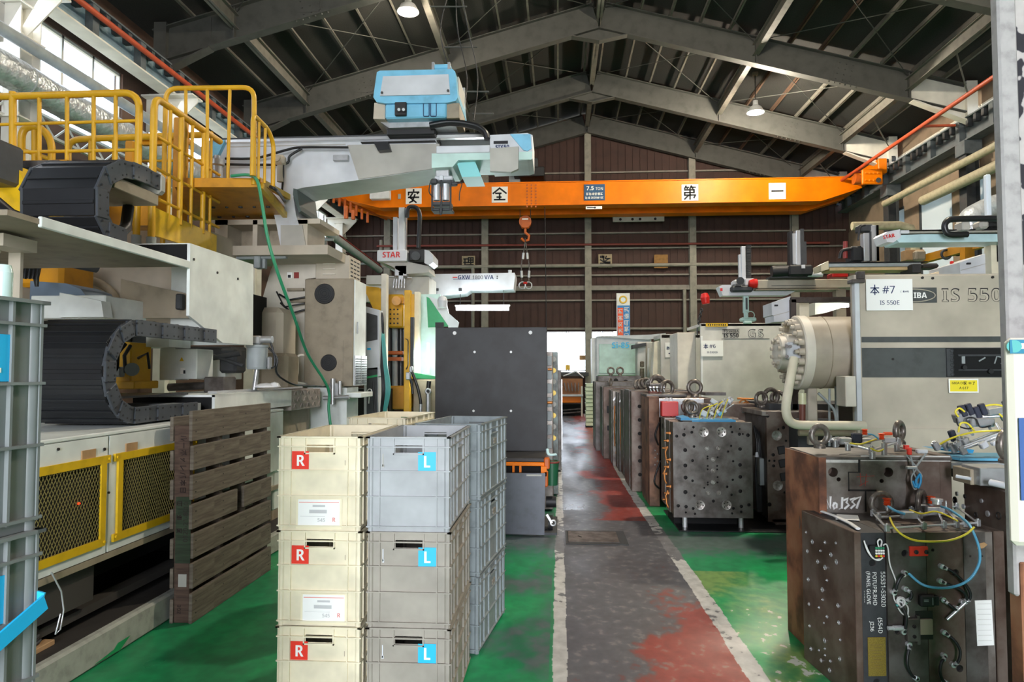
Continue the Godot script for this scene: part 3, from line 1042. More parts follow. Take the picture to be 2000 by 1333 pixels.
func build_crane() -> void:
	var cr := thing("overhead_crane", "orange double girder overhead travelling crane spanning the whole shop", "crane", V(0.98, 6.6, 22.4))
	for q in [[22.0, 22.45], [23.35, 23.8]]:
		var m := mb()
		m.prism(girder_face(Vector3.ZERO), Vector3(0, 0, -q[0]), Vector3.RIGHT, Vector3.UP, Vector3(0, 0, -(q[1] - q[0])))
		part(cr, "girder", m, M.orange)
		var fl := mb()
		fl.span(V(-5.6, 6.57, q[0] - 0.03), V(7.9, 6.6, q[1] + 0.03), 0.0)
		fl.span(V(-6.6, 7.28, q[0] - 0.03), V(8.6, 7.31, q[1] + 0.03), 0.0)
		fl.bar(V(-5.6, 6.585, q[0] + 0.22), V(-7.15, 6.965, q[0] + 0.22), 0.5, 0.03)
		fl.bar(V(7.9, 6.585, q[0] + 0.22), V(9.1, 6.965, q[0] + 0.22), 0.5, 0.03)
		part(cr, "flange", fl, M.orange)
	for x in [-7.12, 9.12]:
		var m := mb()
		var ox: float = -7.45 if x < 0 else 9.45
		m.span(V(x - 0.12, 7.02, 20.6), V(x + 0.12, 7.44, 24.3), 0.02)
		part(cr, "end_carriage", m, M.orange)
		for d in [20.75, 24.1]:
			part(cr, "wheel", mb().cyl(V(ox - 0.05, 7.44, d), V(ox + 0.05, 7.44, d), 0.11, -1.0, 16).cyl(V(ox, 7.44, d), V(x, 7.4, d), 0.04), M.darkgrey)
	# bolted end plate, buffer and drive motor at the press side
	var ep := mb()
	var e0 := at(1686, 345, 20.5)
	ep.box(at(1703, 346, 20.6), Vector3(0.56, 0.42, 0.1), 0.06)
	for q in 8:
		ep.cyl(at(1690 + (q % 4) * 8, 338 + (q / 4) * 14, 20.53), at(1690 + (q % 4) * 8, 338 + (q / 4) * 14, 20.5), 0.02, -1.0, 8)
	part(cr, "bolted_end_plate", ep, M.orange)
	part(cr, "buffer", mb().cyl(at(1716, 352, 20.5), at(1716, 352, 20.35), 0.07, -1.0, 12), M.black)
	part(cr, "drive_motor", mb().cyl(at(1668, 350, 20.9), at(1688, 352, 20.9), 0.16, 0.12, 14), M.orangedark)
	# hanging orange conductor posts at the window side end
	for q in 7:
		var p := at(652 + q * 11, 386 + q * 6.5, 21.6 + q * 0.12)
		part(cr, "cable_hanger", mb().box(p, Vector3(0.07, 0.34, 0.06), 0.008), M.orangedark)
	part(cr, "walkway_rail", mb().cyl(at(628, 374, 21.2), at(755, 428, 23.9), 0.05, -1.0, 8), M.orangedark)
	part(cr, "conductor_shoe", mb().box(at(676, 415, 21.5), Vector3(0.12, 0.4, 0.1), 0.01).box(at(690, 420, 21.5), Vector3(0.1, 0.3, 0.1), 0.01), M.orangedark)
	# drop bolts on the girder face near the hoist
	var rv := mb()
	for i in 8:
		for j in 3:
			var p := at(1029.5 + j * 8.5, 362 + i * 6.0, 22.0)
			rv.cyl(p, p + Vector3(0, 0, 0.02), 0.03, -1.0, 8)
	part(cr, "bolt_pattern", rv, M.orangedark)
	# sign plates
	var keys := [["an", 808.0, 383.5], ["zen", 976.0, 380.5], ["dai", 1347.5, 376.5], ["ichi", 1518.0, 373.5]]
	for k in keys:
		var p := at(k[1], k[2], 21.99)
		var t := thing("crane_sign", {"an": "white square sign plate with the black character for safe on the orange crane", "zen": "white square sign plate with the black character for whole on the orange crane", "dai": "white square sign plate with the black ordinal character on the orange crane", "ichi": "white square sign plate with a single black stroke on the orange crane"}[k[0]], "sign", p)
		part(t, "plate", mb().box(p, Vector3(0.5, 0.5, 0.03), 0.004), M.paper)
		glyph(t, k[0], p + Vector3(0, 0, 0.018), 0.4, 0.05, M.ink)
	var bp := at(1161, 376, 21.99)
	var b := thing("capacity_plate", "blue load plate with white lettering in the middle of the orange crane", "sign", bp)
	part(b, "plate", mb().box(bp, Vector3(0.64, 0.5, 0.03), 0.004), M.signblue)
	text(b, "7.5", bp + Vector3(-0.13, 0.125, 0.017), 0.12, M.paper, Basis(), true)
	text(b, "TON", bp + Vector3(0.15, 0.11, 0.017), 0.085, M.paper)
	var kk := ["ka2", "sei", "ri", "an", "sa", "ka"]
	for q in 6:
		glyph(b, kk[q], bp + Vector3(-0.22 + q * 0.088, -0.05, 0.017), 0.08, 0.012, M.paper)
	glyph(b, "sei", bp + Vector3(-0.25, -0.17, 0.017), 0.075, 0.011, M.paper)
	glyph(b, "ri", bp + Vector3(-0.17, -0.17, 0.017), 0.075, 0.011, M.paper)
	text(b, "2020", bp + Vector3(-0.02, -0.17, 0.017), 0.06, M.paper, Basis(), true)
	glyph(b, "hon", bp + Vector3(0.11, -0.17, 0.017), 0.07, 0.011, M.paper)
	text(b, "1", bp + Vector3(0.17, -0.17, 0.017), 0.06, M.paper, Basis(), true)
	glyph(b, "seki", bp + Vector3(0.24, -0.17, 0.017), 0.07, 0.011, M.paper)
	var wp := at(1160, 406, 21.95)
	var wt := thing("rating_strip", "small white strip label under the blue load plate on the crane", "label", wp)
	part(wt, "strip", mb().box(wp, Vector3(0.5, 0.085, 0.02), 0.003), M.paper)
	part(wt, "print", mb().box(wp + Vector3(-0.08, 0, 0.011), Vector3(0.26, 0.03, 0.002)).cyl(wp + Vector3(0.03, 0, 0.01), wp + Vector3(0.03, 0, 0.013), 0.03, -1.0, 10), M.ink)
	var wb := at(743, 377, 21.7)
	var box := thing("crane_control_box", "white electrical box on the window side end of the orange crane", "box", wb)
	part(box, "box", mb().box(wb, Vector3(0.62, 0.42, 0.26), 0.02), M.white)
	part(box, "door_label", mb().box(wb + Vector3(0.13, 0.1, 0.131), Vector3(0.15, 0.12, 0.003)), M.robotshade)
	var sb := at(780, 384, 21.98)
	one("switch_plate", "tiny grey switch plate between the white box and the first crane sign", "plate", mb().box(sb, Vector3(0.09, 0.16, 0.03), 0.006), M.robotshade)
	# hoist trolley, hook block and chain sling
	var ho := thing("hoist_trolley", "dark hoist trolley with motor drums sitting on the crane girders", "hoist", at(1030, 345, 22.8))
	var h0 := at(1022, 336, 22.5)
	part(ho, "motor", mb().cyl(h0 + Vector3(-0.15, 0, 0.1), h0 + Vector3(-0.15, 0, -0.5), 0.2, -1.0, 18), M.darkgrey)
	part(ho, "frame", mb().box(h0 + Vector3(0.2, -0.1, -0.3), Vector3(0.95, 0.3, 1.4), 0.02), M.black)
	part(ho, "gear_box", mb().box(h0 + Vector3(0.34, 0.12, 0), Vector3(0.26, 0.55, 0.4), 0.03), M.darkgrey)
	part(ho, "drum", mb().cyl(h0 + Vector3(-0.45, -0.25, -0.1), h0 + Vector3(-0.1, -0.25, -0.1), 0.18, -1.0, 16), M.pipegrey)
	var hk := at(1026, 434, 22.9)
	var hb := thing("hook_block", "orange hook block hanging on wire ropes below the crane", "hook", hk)
	part(hb, "cheek_plate", mb().cyl(hk + Vector3(0, 0, 0.09), hk + Vector3(0, 0, -0.09), 0.2, -1.0, 20).box(hk + Vector3(0, -0.14, 0), Vector3(0.26, 0.14, 0.16), 0.03), M.orangedark)
	part(hb, "label_strip", mb().box(hk + Vector3(0, 0.08, 0.092), Vector3(0.2, 0.05, 0.004)), M.paper)
	for s in [-1, 1]:
		part(hb, "wire_rope", mb().cyl(hk + Vector3(s * 0.17, 0.1, 0), hk + Vector3(s * 0.17, 0.9, 0), 0.012, -1.0, 6), M.darksteel)
	part(hb, "hook", mb().tube([hk + Vector3(0, -0.18, 0), hk + Vector3(0, -0.34, 0), hk + Vector3(0.12, -0.44, 0), hk + Vector3(0.1, -0.58, 0), hk + Vector3(-0.03, -0.62, 0), hk + Vector3(-0.13, -0.53, 0)], 0.045, 8), M.orangedark)
	var sl := thing("lifting_sling", "two leg wire lifting sling with shackles hanging from the crane hook", "sling", hk)
	var s0 := hk + Vector3(0, -0.6, 0)
	for s in [-1, 1]:
		part(sl, "wire_leg", mb().tube([s0, s0 + Vector3(s * 0.05, -0.35, 0), s0 + Vector3(s * 0.13, -0.8, 0), s0 + Vector3(s * 0.11, -1.3, 0)], 0.022, 6), M.darksteel)
		part(sl, "ferrule", mb().cyl(s0 + Vector3(s * 0.06, -0.4, 0), s0 + Vector3(s * 0.075, -0.6, 0), 0.04, -1.0, 8), M.robotwhite)
		part(sl, "ferrule", mb().cyl(s0 + Vector3(s * 0.125, -0.98, 0), s0 + Vector3(s * 0.115, -1.2, 0), 0.04, -1.0, 8), M.robotwhite)
		part(sl, "shackle", mb().torus(s0 + Vector3(s * 0.1, -1.45, 0), Vector3(0.3 * s, 0, 1), 0.11, 0.022, 18, 6), M.chrome)
	part(sl, "top_loop", mb().torus(s0 + Vector3(0, 0.0, 0), Vector3.RIGHT, 0.06, 0.02, 14, 6), M.darksteel)
	part(sl, "pin", mb().cyl(s0 + Vector3(-0.06, -1.38, 0.03), s0 + Vector3(0.06, -1.38, 0.03), 0.04, -1.0, 8), M.redpaint)
	one("pendant_cable", "thin dark control cable hanging from the crane to the floor", "cable", mb().cyl(V(-0.43, 6.6, 22.2), V(-0.36, 0.0, 22.2), 0.014, -1.0, 5), M.black)
	var pl := at(1247, 428.5, 23.9)
	var pt := thing("perforated_plate", "pale grey plate with four round holes hanging behind the crane", "plate", pl)
	part(pt, "plate", mb().box(pl, Vector3(1.7, 0.17, 0.05), 0.008), M.robotshade)
	for q in 4:
		part(pt, "hole_plug", mb().cyl(pl + Vector3([-0.6, -0.2, 0.05, 0.55][q], 0, 0.02), pl + Vector3([-0.6, -0.2, 0.05, 0.55][q], 0, 0.03), 0.045, -1.0, 10), M.hole)
	# high bay lamps; the last three are unseen, added to light presses and crates
	var lamps := [[Vector3(5.08, 8.1, -18.6), "glowing high bay lamp hanging on a rod above the press side, nearest the crane", 36.0], [Vector3(-3.0, 8.62, -13.9), "high bay lamp under the roof near the second rafter on the window side", 9.0], [Vector3(3.4, 8.3, -8.2), "added unseen high bay lamp above the aisle on the press side nearest the viewer", 45.0], [Vector3(-3.0, 8.6, -5.5), "added unseen high bay lamp above the viewer on the window side", 5.0], [Vector3(4.6, 8.6, -2.0), "added unseen high bay lamp above the viewer on the press side", 4.0]]
	for l in lamps:
		var p: Vector3 = l[0]
		var t := thing("high_bay_lamp", l[1], "lamp", p)
		part(t, "shade", mb().lathe(p, Vector3.UP, [Vector2(0.21, 0.0), Vector2(0.22, 0.01), Vector2(0.15, 0.14), Vector2(0.07, 0.2), Vector2(0.06, 0.32), Vector2(0.0, 0.32)], 24), M.white)
		part(t, "lamp_bulb", mb().lathe(p, Vector3.UP, [Vector2(0.0, -0.03), Vector2(0.12, -0.02), Vector2(0.19, 0.01), Vector2(0.0, 0.03)], 20), M.bulb)
		part(t, "rod", mb().cyl(p + Vector3(0, 0.3, 0), Vector3(p.x, roof_y(p.x) + 0.66, p.z), 0.012, -1.0, 6), M.black)
		part(t, "ceiling_box", mb().box(Vector3(p.x, roof_y(p.x) + 0.62, p.z), Vector3(0.14, 0.08, 0.14), 0.01), M.purlin)
		lamp_light("high_bay_light", p + Vector3(0, -0.12, 0), "fff1da", l[2], 0.2)

func rounded(pts: Array, rad: float, steps := 5) -> Array:
	var o := [pts[0]]
	for i in range(1, pts.size() - 1):
		var p: Vector3 = pts[i]
		var a: Vector3 = p + (pts[i - 1] - p).normalized() * minf(rad, p.distance_to(pts[i - 1]) * 0.49)
		var b: Vector3 = p + (pts[i + 1] - p).normalized() * minf(rad, p.distance_to(pts[i + 1]) * 0.49)
		for k in steps + 1:
			var t := float(k) / steps
			o.append(a.lerp(p, t).lerp(p.lerp(b, t), t))
	o.append(pts[pts.size() - 1])
	return o

# cable carrier: links along a path of Vector2(depth, height), from side x to the far side x - wide
func carrier(host: Node3D, path: Array, x: float, wide: float, thick: float, inside: Vector2) -> void:
	for i in path.size() - 1:
		var p: Vector2 = path[i]
		var q: Vector2 = path[i + 1]
		var t := (q - p).normalized()
		var nrm := Vector2(-t.y, t.x)
		if nrm.dot((p + q) * 0.5 - inside) < 0.0:
			nrm = -nrm
		var up := V(0, nrm.y, nrm.x)
		var side: MeshInstance3D
		for sx in [x - wide, x]:
			var off: float = 0.004 if i % 2 == 0 else -0.004
			var m := mb()
			m.bar(V(sx + off, p.y, p.x) - V(0, t.y, t.x) * 0.02, V(sx + off, q.y, q.x) + V(0, t.y, t.x) * 0.02, 0.016, thick, up, 0.003)
			side = part(host, "chain_link", m, M.chain)
		var l := mb()
		var mid := (p + q) * 0.5 + nrm * thick * 0.42
		var half := (q - p).length() * 0.62
		l.bar(V(x - 0.01, mid.y - t.y * half, mid.x - t.x * half) - Vector3(wide * 0.5 - 0.01, 0, 0), V(x - 0.01, mid.y + t.y * half, mid.x + t.x * half) - Vector3(wide * 0.5 - 0.01, 0, 0), wide - 0.02, 0.012, up, 0.003)
		var rm := (p + q) * 0.5 + nrm * thick * 0.5
		l.bar(V(x - 0.012, rm.y, rm.x), V(x - wide + 0.012, rm.y, rm.x), 0.02, 0.01, up, 0.002)
		part(side, "lid", l, M.chaindark)
		var bl := mb()
		for e in [0.2, 0.8]:
			for w in [-0.3, 0.3]:
				var c: Vector2 = p.lerp(q, e) + nrm * thick * w
				bl.cyl(V(x + 0.006, c.y, c.x), V(x + 0.014, c.y, c.x), 0.006, -1.0, 6)
		part(side, "rivet", bl, M.black)

func arc_path(c: Vector2, r: float, a0: float, a1: float, k: int) -> Array:
	var o := []
	for i in k + 1:
		var a := deg_to_rad(lerpf(a0, a1, float(i) / k))
		o.append(c + Vector2(cos(a), sin(a)) * r)
	return o

func diamond_mesh(x: float, d0: float, d1: float, y0: float, y1: float) -> MB:
	var m := mb()
	var sd := 0.022
	var sy := 0.038
	var nd := int((d1 - d0) / sd)
	var ny := int((y1 - y0) / sy)
	for i in nd:
		for j in ny:
			var a := V(x, y0 + (j + 0.5) * sy, d0 + i * sd)
			var b := V(x, y0 + (j + 1.0) * sy, d0 + (i + 0.5) * sd)
			var c := V(x, y0 + (j + 0.5) * sy, d0 + (i + 1.0) * sd)
			var e := V(x, y0 + j * sy, d0 + (i + 0.5) * sd)
			for s in [[a, b], [b, c], [c, e], [e, a]]:
				m.bar(s[0], s[1], 0.002, 0.002, Vector3.RIGHT)
	return m

func build_left_machine() -> void:
	var lm := thing("injection_machine", "largest white and beige injection moulding machine, with black cable carriers, along the window wall", "machine", V(-3.2, 0, 4.6))
	# base cabinet with meshed doors
	var X := -2.25
	var base := part(lm, "base_cabinet", mb().span(V(X - 0.03, 0.5, 1.6), V(X - 1.9, 1.09, 5.75), 0.0).span(V(X + 0.0, 1.085, 1.6), V(X - 1.95, 1.104, 5.75), 0.004), M.machgreen)
	for q in [[1.7, 3.46, 2.45, 3.44], [3.475, 4.65, 3.535, 4.3]]:
		var m := mb()
		var y0 := 0.505
		var y1 := 1.082
		m.span(V(X, y0, q[0]), V(X - 0.02, 0.56, q[1]))
		m.span(V(X, 0.975, q[0]), V(X - 0.02, y1, q[1]))
		m.span(V(X, 0.56, q[0]), V(X - 0.02, 0.975, q[2]))
		m.span(V(X, 0.56, q[3]), V(X - 0.02, 0.975, q[1]))
		var dr := part(base, "door", m, M.machgreen)
		var f := mb()
		f.span(V(X, 0.547, q[2] - 0.03), V(X + 0.012, 0.585, q[3]))
		f.span(V(X, 0.95, q[2] - 0.03), V(X + 0.012, 0.988, q[3] + 0.03))
		f.span(V(X, 0.585, q[2]), V(X + 0.012, 0.95, q[2] + 0.04))
		f.span(V(X, 0.585, q[3] - 0.04), V(X + 0.012, 0.95, q[3]))
		for bb in [[0.57, q[2] - 0.012], [0.97, q[2] - 0.012], [0.565, q[3] - 0.01], [0.97, q[3] + 0.015]]:
			f.cyl(V(X + 0.012, bb[0], bb[1]), V(X + 0.018, bb[0], bb[1]), 0.007, -1.0, 6)
		part(base, "mesh_frame", f, M.yellowpanel)
		var g := part(base, "expanded_mesh", diamond_mesh(X + 0.004, q[2] + 0.03, q[3] - 0.03, 0.575, 0.965), M.meshwire)
		g.set_meta("kind", "stuff")
		part(base, "mesh_shade_sheet", mb().span(V(X - 0.025, 0.56, q[2]), V(X - 0.029, 0.975, q[3])), M.dark)  # near-black sheet stands for the shade behind the mesh
		var tg := mb()
		var cd: float = q[3] - 0.13 if q[0] < 3.0 else q[2] + 0.12
		tg.span(V(X, 0.985, cd - 0.05), V(X + 0.006, 1.03, cd + 0.05))
		part(base, "cardboard_tag", tg, M.cardboard)
	part(base, "door", mb().span(V(X, 0.62, 4.67), V(X - 0.02, 1.082, 5.74)), M.machgreen)
	part(base, "door_screw", mb().cyl(V(X, 1.02, 3.43), V(X + 0.006, 1.02, 3.43), 0.008, -1.0, 8).cyl(V(X, 0.8, 3.47), V(X + 0.008, 0.8, 3.47), 0.006, -1.0, 8).cyl(V(X, 1.055, 3.1), V(X + 0.006, 1.055, 3.1), 0.007, -1.0, 8), M.bolt)
	part(base, "indicator_lamp", mb().cyl(V(X - 0.022, 0.78, 3.28), V(X - 0.015, 0.78, 3.28), 0.006, -1.0, 8), M.led)
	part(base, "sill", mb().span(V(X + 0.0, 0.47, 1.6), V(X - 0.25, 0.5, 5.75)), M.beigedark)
	part(lm, "underframe", mb().span(V(X - 0.25, 0.3, 1.6), V(X - 0.4, 0.5, 5.6)).span(V(X - 0.1, 0.0, 4.9), V(X - 0.9, 0.5, 5.6)).span(V(X - 0.6, 0.0, 1.4), V(X - 0.7, 0.5, 5.6)), M.dark)  # near-black boxes close the gap and stand for its shade
	# rail cover and chequer plate at the platen end
	var bx := part(lm, "rail_cover", mb().span(V(-2.3, 1.115, 4.67), V(-2.32, 1.25, 6.05)).span(V(-2.3, 1.235, 4.67), V(-2.9, 1.25, 6.05)), M.machgreen)
	part(bx, "end_shade_sheet", mb().span(V(-2.32, 1.115, 4.72), V(-2.9, 1.235, 4.74)), M.dark)  # dark sheet painted as the shade inside the hollow end
	part(bx, "guide_rail", mb().span(V(-2.4, 1.25, 4.9), V(-2.47, 1.27, 6.6), 0.006), M.chrome)
	part(bx, "lip", mb().span(V(-2.5, 1.25, 3.9), V(-3.0, 1.262, 4.7)), M.chaindark)
	var cp := part(lm, "chequer_plate", mb().span(V(-2.3, 1.07, 6.05), V(-2.9, 1.245, 6.8), 0.004), M.checker)
	var st := mb()
	for i in 9:
		for j in 3:
			var sgn := 1.0 if (i + j) % 2 == 0 else -1.0
			st.bar(V(-2.298, 1.09 + j * 0.055, 6.1 + i * 0.08), V(-2.298, 1.125 + j * 0.055, 6.1 + i * 0.08 + sgn * 0.03), 0.006, 0.012, Vector3.RIGHT)
	for i in 8:
		for j in 6:
			var sgn := 1.0 if (i + j) % 2 == 0 else -1.0
			st.bar(V(-2.36 - j * 0.08, 1.247, 6.1 + i * 0.085), V(-2.36 - j * 0.08 + 0.03, 1.247, 6.1 + i * 0.085 + sgn * 0.03), 0.012, 0.005)
	part(cp, "tread_pattern", st, M.checker)
	part(lm, "support_box", mb().span(V(-2.42, 0, 5.95), V(-3.2, 1.07, 6.85), 0.01), M.beigedark)
	part(lm, "end_panel", mb().span(V(-2.27, 0.3, 5.62), V(-2.6, 1.02, 5.74), 0.01), M.machgreen)
	# lower cable carrier
	var c := Vector2(3.85, 1.405)
	var path := [Vector2(4.5, 1.163), Vector2(4.36, 1.163), Vector2(4.22, 1.163), Vector2(4.08, 1.163), Vector2(3.95, 1.163)]
	path.append_array(arc_path(c, 0.243, -90, -270, 11))
	for q in 7:
		path.append(Vector2(3.99 + q * 0.125, 1.648))
	carrier(part(lm, "lower_cable_carrier", mb().span(V(-2.36, 1.105, 4.4), V(-2.8, 1.2, 4.6)), M.pipegrey), path, -2.35, 0.5, 0.092, c)
	# shelf and side shield
	var sh := part(lm, "upper_shelf", mb().span(V(-2.36, 2.075, 2.9), V(-3.5, 2.1, 4.41)), M.beigedark)
	part(sh, "rim", mb().span(V(-2.35, 2.062, 3.09), V(-2.37, 2.112, 4.41), 0.004), M.machgreen)
	part(sh, "under_channel", mb().span(V(-2.75, 1.985, 2.6), V(-3.6, 2.06, 3.35), 0.006).span(V(-2.62, 2.0, 3.2), V(-2.74, 2.06, 3.42), 0.0), M.beige)
	part(sh, "post", mb().span(at(17, 486, 3.4), at(36, 640, 3.4) + Vector3(0, 0, -0.02)), M.beige)
	var pp := PackedVector2Array([Vector2(4.405, 2.226), Vector2(5.355, 2.232), Vector2(5.369, 1.609), Vector2(4.872, 1.608), Vector2(4.41, 1.762)])
	var sd := part(lm, "side_shield", mb().prism(pp, V(-2.37, 0, 0), Vector3(0, 0, -1), Vector3.UP, Vector3(0.02, 0, 0)), M.machgreen)
	part(sd, "shield_return", mb().span(V(-2.37, 1.61, 5.35), V(-3.0, 2.23, 5.37)).span(V(-2.36, 2.222, 4.41), V(-2.95, 2.228, 5.36)), M.machgreen)
	part(sd, "opening_shade", mb().span(V(-2.36, 2.1, 4.43), V(-2.95, 2.22, 4.45)), M.dark)  # black sheet in place of the shade inside the shield
	var sr := mb()
	for q in [[378, 507], [424, 533], [464, 545]]:
		var p := on_side(q[0], q[1], -2.35)
		sr.cyl(p, p + Vector3(0.006, 0, 0), 0.009, -1.0, 8)
	part(sd, "screw", sr, M.bolt)
	# upper cable carrier
	var path2 := [Vector2(3.86, 2.165), Vector2(3.74, 2.17), Vector2(3.665, 2.25), Vector2(3.66, 2.37), Vector2(3.72, 2.48), Vector2(3.83, 2.545), Vector2(3.95, 2.565), Vector2(4.08, 2.57), Vector2(4.2, 2.57)]
	carrier(part(lm, "upper_cable_carrier", mb().span(V(-2.44, 2.5, 4.2), V(-2.88, 2.63, 4.28), 0.02), M.robotshade), path2, -2.45, 0.42, 0.1, Vector2(3.95, 2.35))
	part(lm, "carrier_bracket", mb().span(V(-2.47, 2.43, 3.8), V(-2.85, 2.5, 4.24), 0.004), M.beigedark)
	parts(lm, "bundle_hose", [mb().tube([V(-2.6, 2.15, 3.85), V(-2.6, 2.18, 4.0), V(-2.62, 2.28, 4.15), V(-2.65, 2.42, 4.22)], 0.035, 8), mb().tube([at(-10, 400, 3.7), at(20, 425, 3.7), at(55, 438, 3.7), at(95, 440, 3.75)], 0.05, 8)], M.blackhose)
	# clamp unit behind the shelf
	var cu := part(lm, "clamp_body", mb().span(at(-60, 455, 6.0), at(400, 660, 6.0) + Vector3(0, 0, -0.6)).span(V(-4.2, 1.1, 2.0), V(-4.4, 2.4, 6.0)), M.beige)
	part(cu, "platen_ring", mb().torus(at(165, 620, 5.9), Vector3.BACK, 0.32, 0.035, 28, 6), M.beigedark)
	part(lm, "toggle_housing", mb().span(at(35, 500, 5.2), at(120, 560, 5.2) + Vector3(0, 0, -0.4), 0.03), M.amber)
	var mound := mb()
	mound.prism(PackedVector2Array([Vector2(-0.22, 0), Vector2(0.24, 0), Vector2(0.16, 0.1), Vector2(0.05, 0.14), Vector2(-0.22, 0.16)]), at(115, 592, 4.9), Vector3.RIGHT, Vector3.UP, Vector3(0, 0, -0.35))
	part(lm, "motor_hood", mound, mat("6d7f92", 0.5, 0.0, "soft", 1.0))
	part(lm, "clamp_table", mb().span(at(60, 578, 4.75), at(205, 622, 4.75) + Vector3(0, 0, -0.5), 0.006), M.machgreen)
	part(lm, "clamp_table_wing", mb().prism(PackedVector2Array([Vector2(0, 0), Vector2(0.32, 0), Vector2(0.3, 0.11), Vector2(0, 0.17)]), at(115, 620, 4.7), Vector3.RIGHT, Vector3.UP, Vector3(0, 0, -0.1)), M.machgreen)
	part(lm, "inner_guard", mb().prism(PackedVector2Array([Vector2(0, 0), Vector2(0.62, 0), Vector2(0.62, 0.16), Vector2(0, 0.3)]), at(234, 622, 5.2), Vector3.RIGHT, Vector3.UP, Vector3(0, 0, -0.05)), M.beigedark)
	part(lm, "inner_valves", mb().box(at(352, 590, 5.15), Vector3(0.05, 0.12, 0.06), 0.01).cyl(at(45, 490, 4.6), at(190, 520, 5.0), 0.05), M.darkgrey)
	var vh := mb()
	for q in 5:
		vh.tube([at(40 + q * 8, 545, 4.5), at(45 + q * 9, 520 - q * 4, 4.5), at(60 + q * 4, 505 - q * 3, 4.6), at(72, 560, 4.6)], 0.012, 6)
	part(lm, "valve_hose", vh, M.blackhose)
	# what shows inside the lower carrier: yellow valve block, control box
	var vb := part(lm, "valve_block", mb().box(at(250, 710, 4.9), Vector3(0.2, 0.3, 0.25), 0.01).box(at(255, 752, 4.9), Vector3(0.24, 0.055, 0.3), 0.006), M.yellow)
	part(vb, "solenoid", mb().cyl(at(258, 722, 4.72), at(258, 722, 4.6), 0.045, -1.0, 14).box(at(232, 727, 4.72), Vector3(0.06, 0.07, 0.06), 0.01), M.pipegrey)
	part(vb, "hose", mb().tube([at(228, 725, 4.7), at(230, 690, 4.65), at(245, 672, 4.7)], 0.014, 6).tube([at(245, 728, 4.7), at(243, 695, 4.65), at(255, 675, 4.7)], 0.012, 6).tube([at(270, 700, 4.75), at(288, 690, 4.7), at(292, 720, 4.75)], 0.01, 6), M.blackhose)
	var jb := part(lm, "junction_box", mb().span(at(327, 682, 5.1), at(384, 741, 5.1) + Vector3(0, 0, -0.25), 0.006).span(at(298, 679, 5.0) + Vector3(0.0, 0, -0.1), at(327, 743, 5.0) + Vector3(0, 0, -0.3)), M.machgreen)
	var wsp := at(355, 702, 5.095)
	part(jb, "warning_sign", mb().prism(PackedVector2Array([Vector2(-0.016, -0.014), Vector2(0.016, -0.014), Vector2(0, 0.016)]), wsp, Vector3.RIGHT, Vector3.UP, Vector3(0, 0, 0.002)), M.yellowpanel)
	part(jb, "sticker", mb().box(at(357, 725, 5.095), Vector3(0.035, 0.045, 0.003)), M.paper)
	part(jb, "sticker_print", mb().box(at(360, 727, 5.094), Vector3(0.014, 0.026, 0.004)), M.ink)
	part(lm, "slide_plate", mb().span(at(385, 700, 5.6), at(440, 742, 5.6) + Vector3(0, 0, -0.3), 0.004), M.machgreen)
	part(lm, "ejector_beam", mb().span(at(225, 655, 4.95), at(330, 678, 4.95) + Vector3(0, 0, -0.3)), M.machgreen)
	part(lm, "ball_screw", mb().cyl(at(330, 757, 5.3), at(440, 752, 5.3), 0.03).box(at(430, 752, 5.25), Vector3(0.16, 0.12, 0.2), 0.01), M.darksteel)
	part(lm, "mould_clutter", mb().box(at(420, 690, 5.7), Vector3(0.4, 0.1, 0.3), 0.01).box(at(455, 705, 5.6), Vector3(0.14, 0.2, 0.2), 0.02).cyl(at(415, 700, 5.5), at(470, 690, 5.5), 0.02).cyl(at(400, 690, 5.5), at(475, 715, 5.5), 0.015), M.darkgrey)
	# grease pot with hose
	var gp := at(502, 722, 5.5)
	var pot := part(lm, "grease_pot", mb().lathe(gp, Vector3.UP, [Vector2(0, 0), Vector2(0.075, 0), Vector2(0.08, 0.015), Vector2(0.08, 0.17), Vector2(0.085, 0.175), Vector2(0.085, 0.19), Vector2(0.0, 0.2)], 24), M.pipegrey)
	part(pot, "pump_head", mb().box(gp + Vector3(0, 0.23, 0), Vector3(0.07, 0.07, 0.07), 0.01).cyl(gp + Vector3(0.03, 0.235, 0), gp + Vector3(0.12, 0.235, 0), 0.028), M.alu)
	part(pot, "stand", mb().cyl(gp, gp + Vector3(-0.02, -0.16, 0), 0.02).box(gp + Vector3(0.1, 0.05, 0), Vector3(0.03, 0.1, 0.04), 0.008), M.alu)
	part(pot, "hose", mb().tube(rounded([at(513, 662, 5.5), at(530, 665, 5.5), at(540, 720, 5.5), at(520, 718, 5.5)], 0.1), 0.008, 6).tube(rounded([at(525, 680, 5.5), at(545, 700, 5.5), at(535, 730, 5.5), at(570, 752, 5.7), at(640, 756, 6.6)], 0.12), 0.009, 6), M.blackhose)
	part(lm, "rag", mb().lathe(at(520, 757, 5.55), Vector3.UP, [Vector2(0, 0.035), Vector2(0.05, 0.03), Vector2(0.09, 0.012), Vector2(0.1, 0)], 9).lathe(at(536, 756, 5.55), Vector3.UP, [Vector2(0, 0.04), Vector2(0.03, 0.03), Vector2(0.05, 0)], 7), M.white)
	# fixed platen casting
	var pl := mb()
	pl.prism(outline([[498, 775], [592, 775], [600, 545], [640, 540], [640, 497], [560, 497], [538, 506], [528, 530], [508, 600], [498, 610]], 7.1), V(0, 0, 7.1), Vector3.RIGHT, Vector3.UP, Vector3(0, 0, -0.5))
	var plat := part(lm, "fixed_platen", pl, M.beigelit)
	part(plat, "platen_shoulder", mb().span(at(500, 600, 6.3), at(548, 745, 6.3) + Vector3(0, 0, -0.4), 0.05), M.beige)
	part(plat, "platen_step", mb().span(at(505, 690, 6.2), at(560, 762, 6.2) + Vector3(0, 0, -0.3), 0.03), M.beigedark)
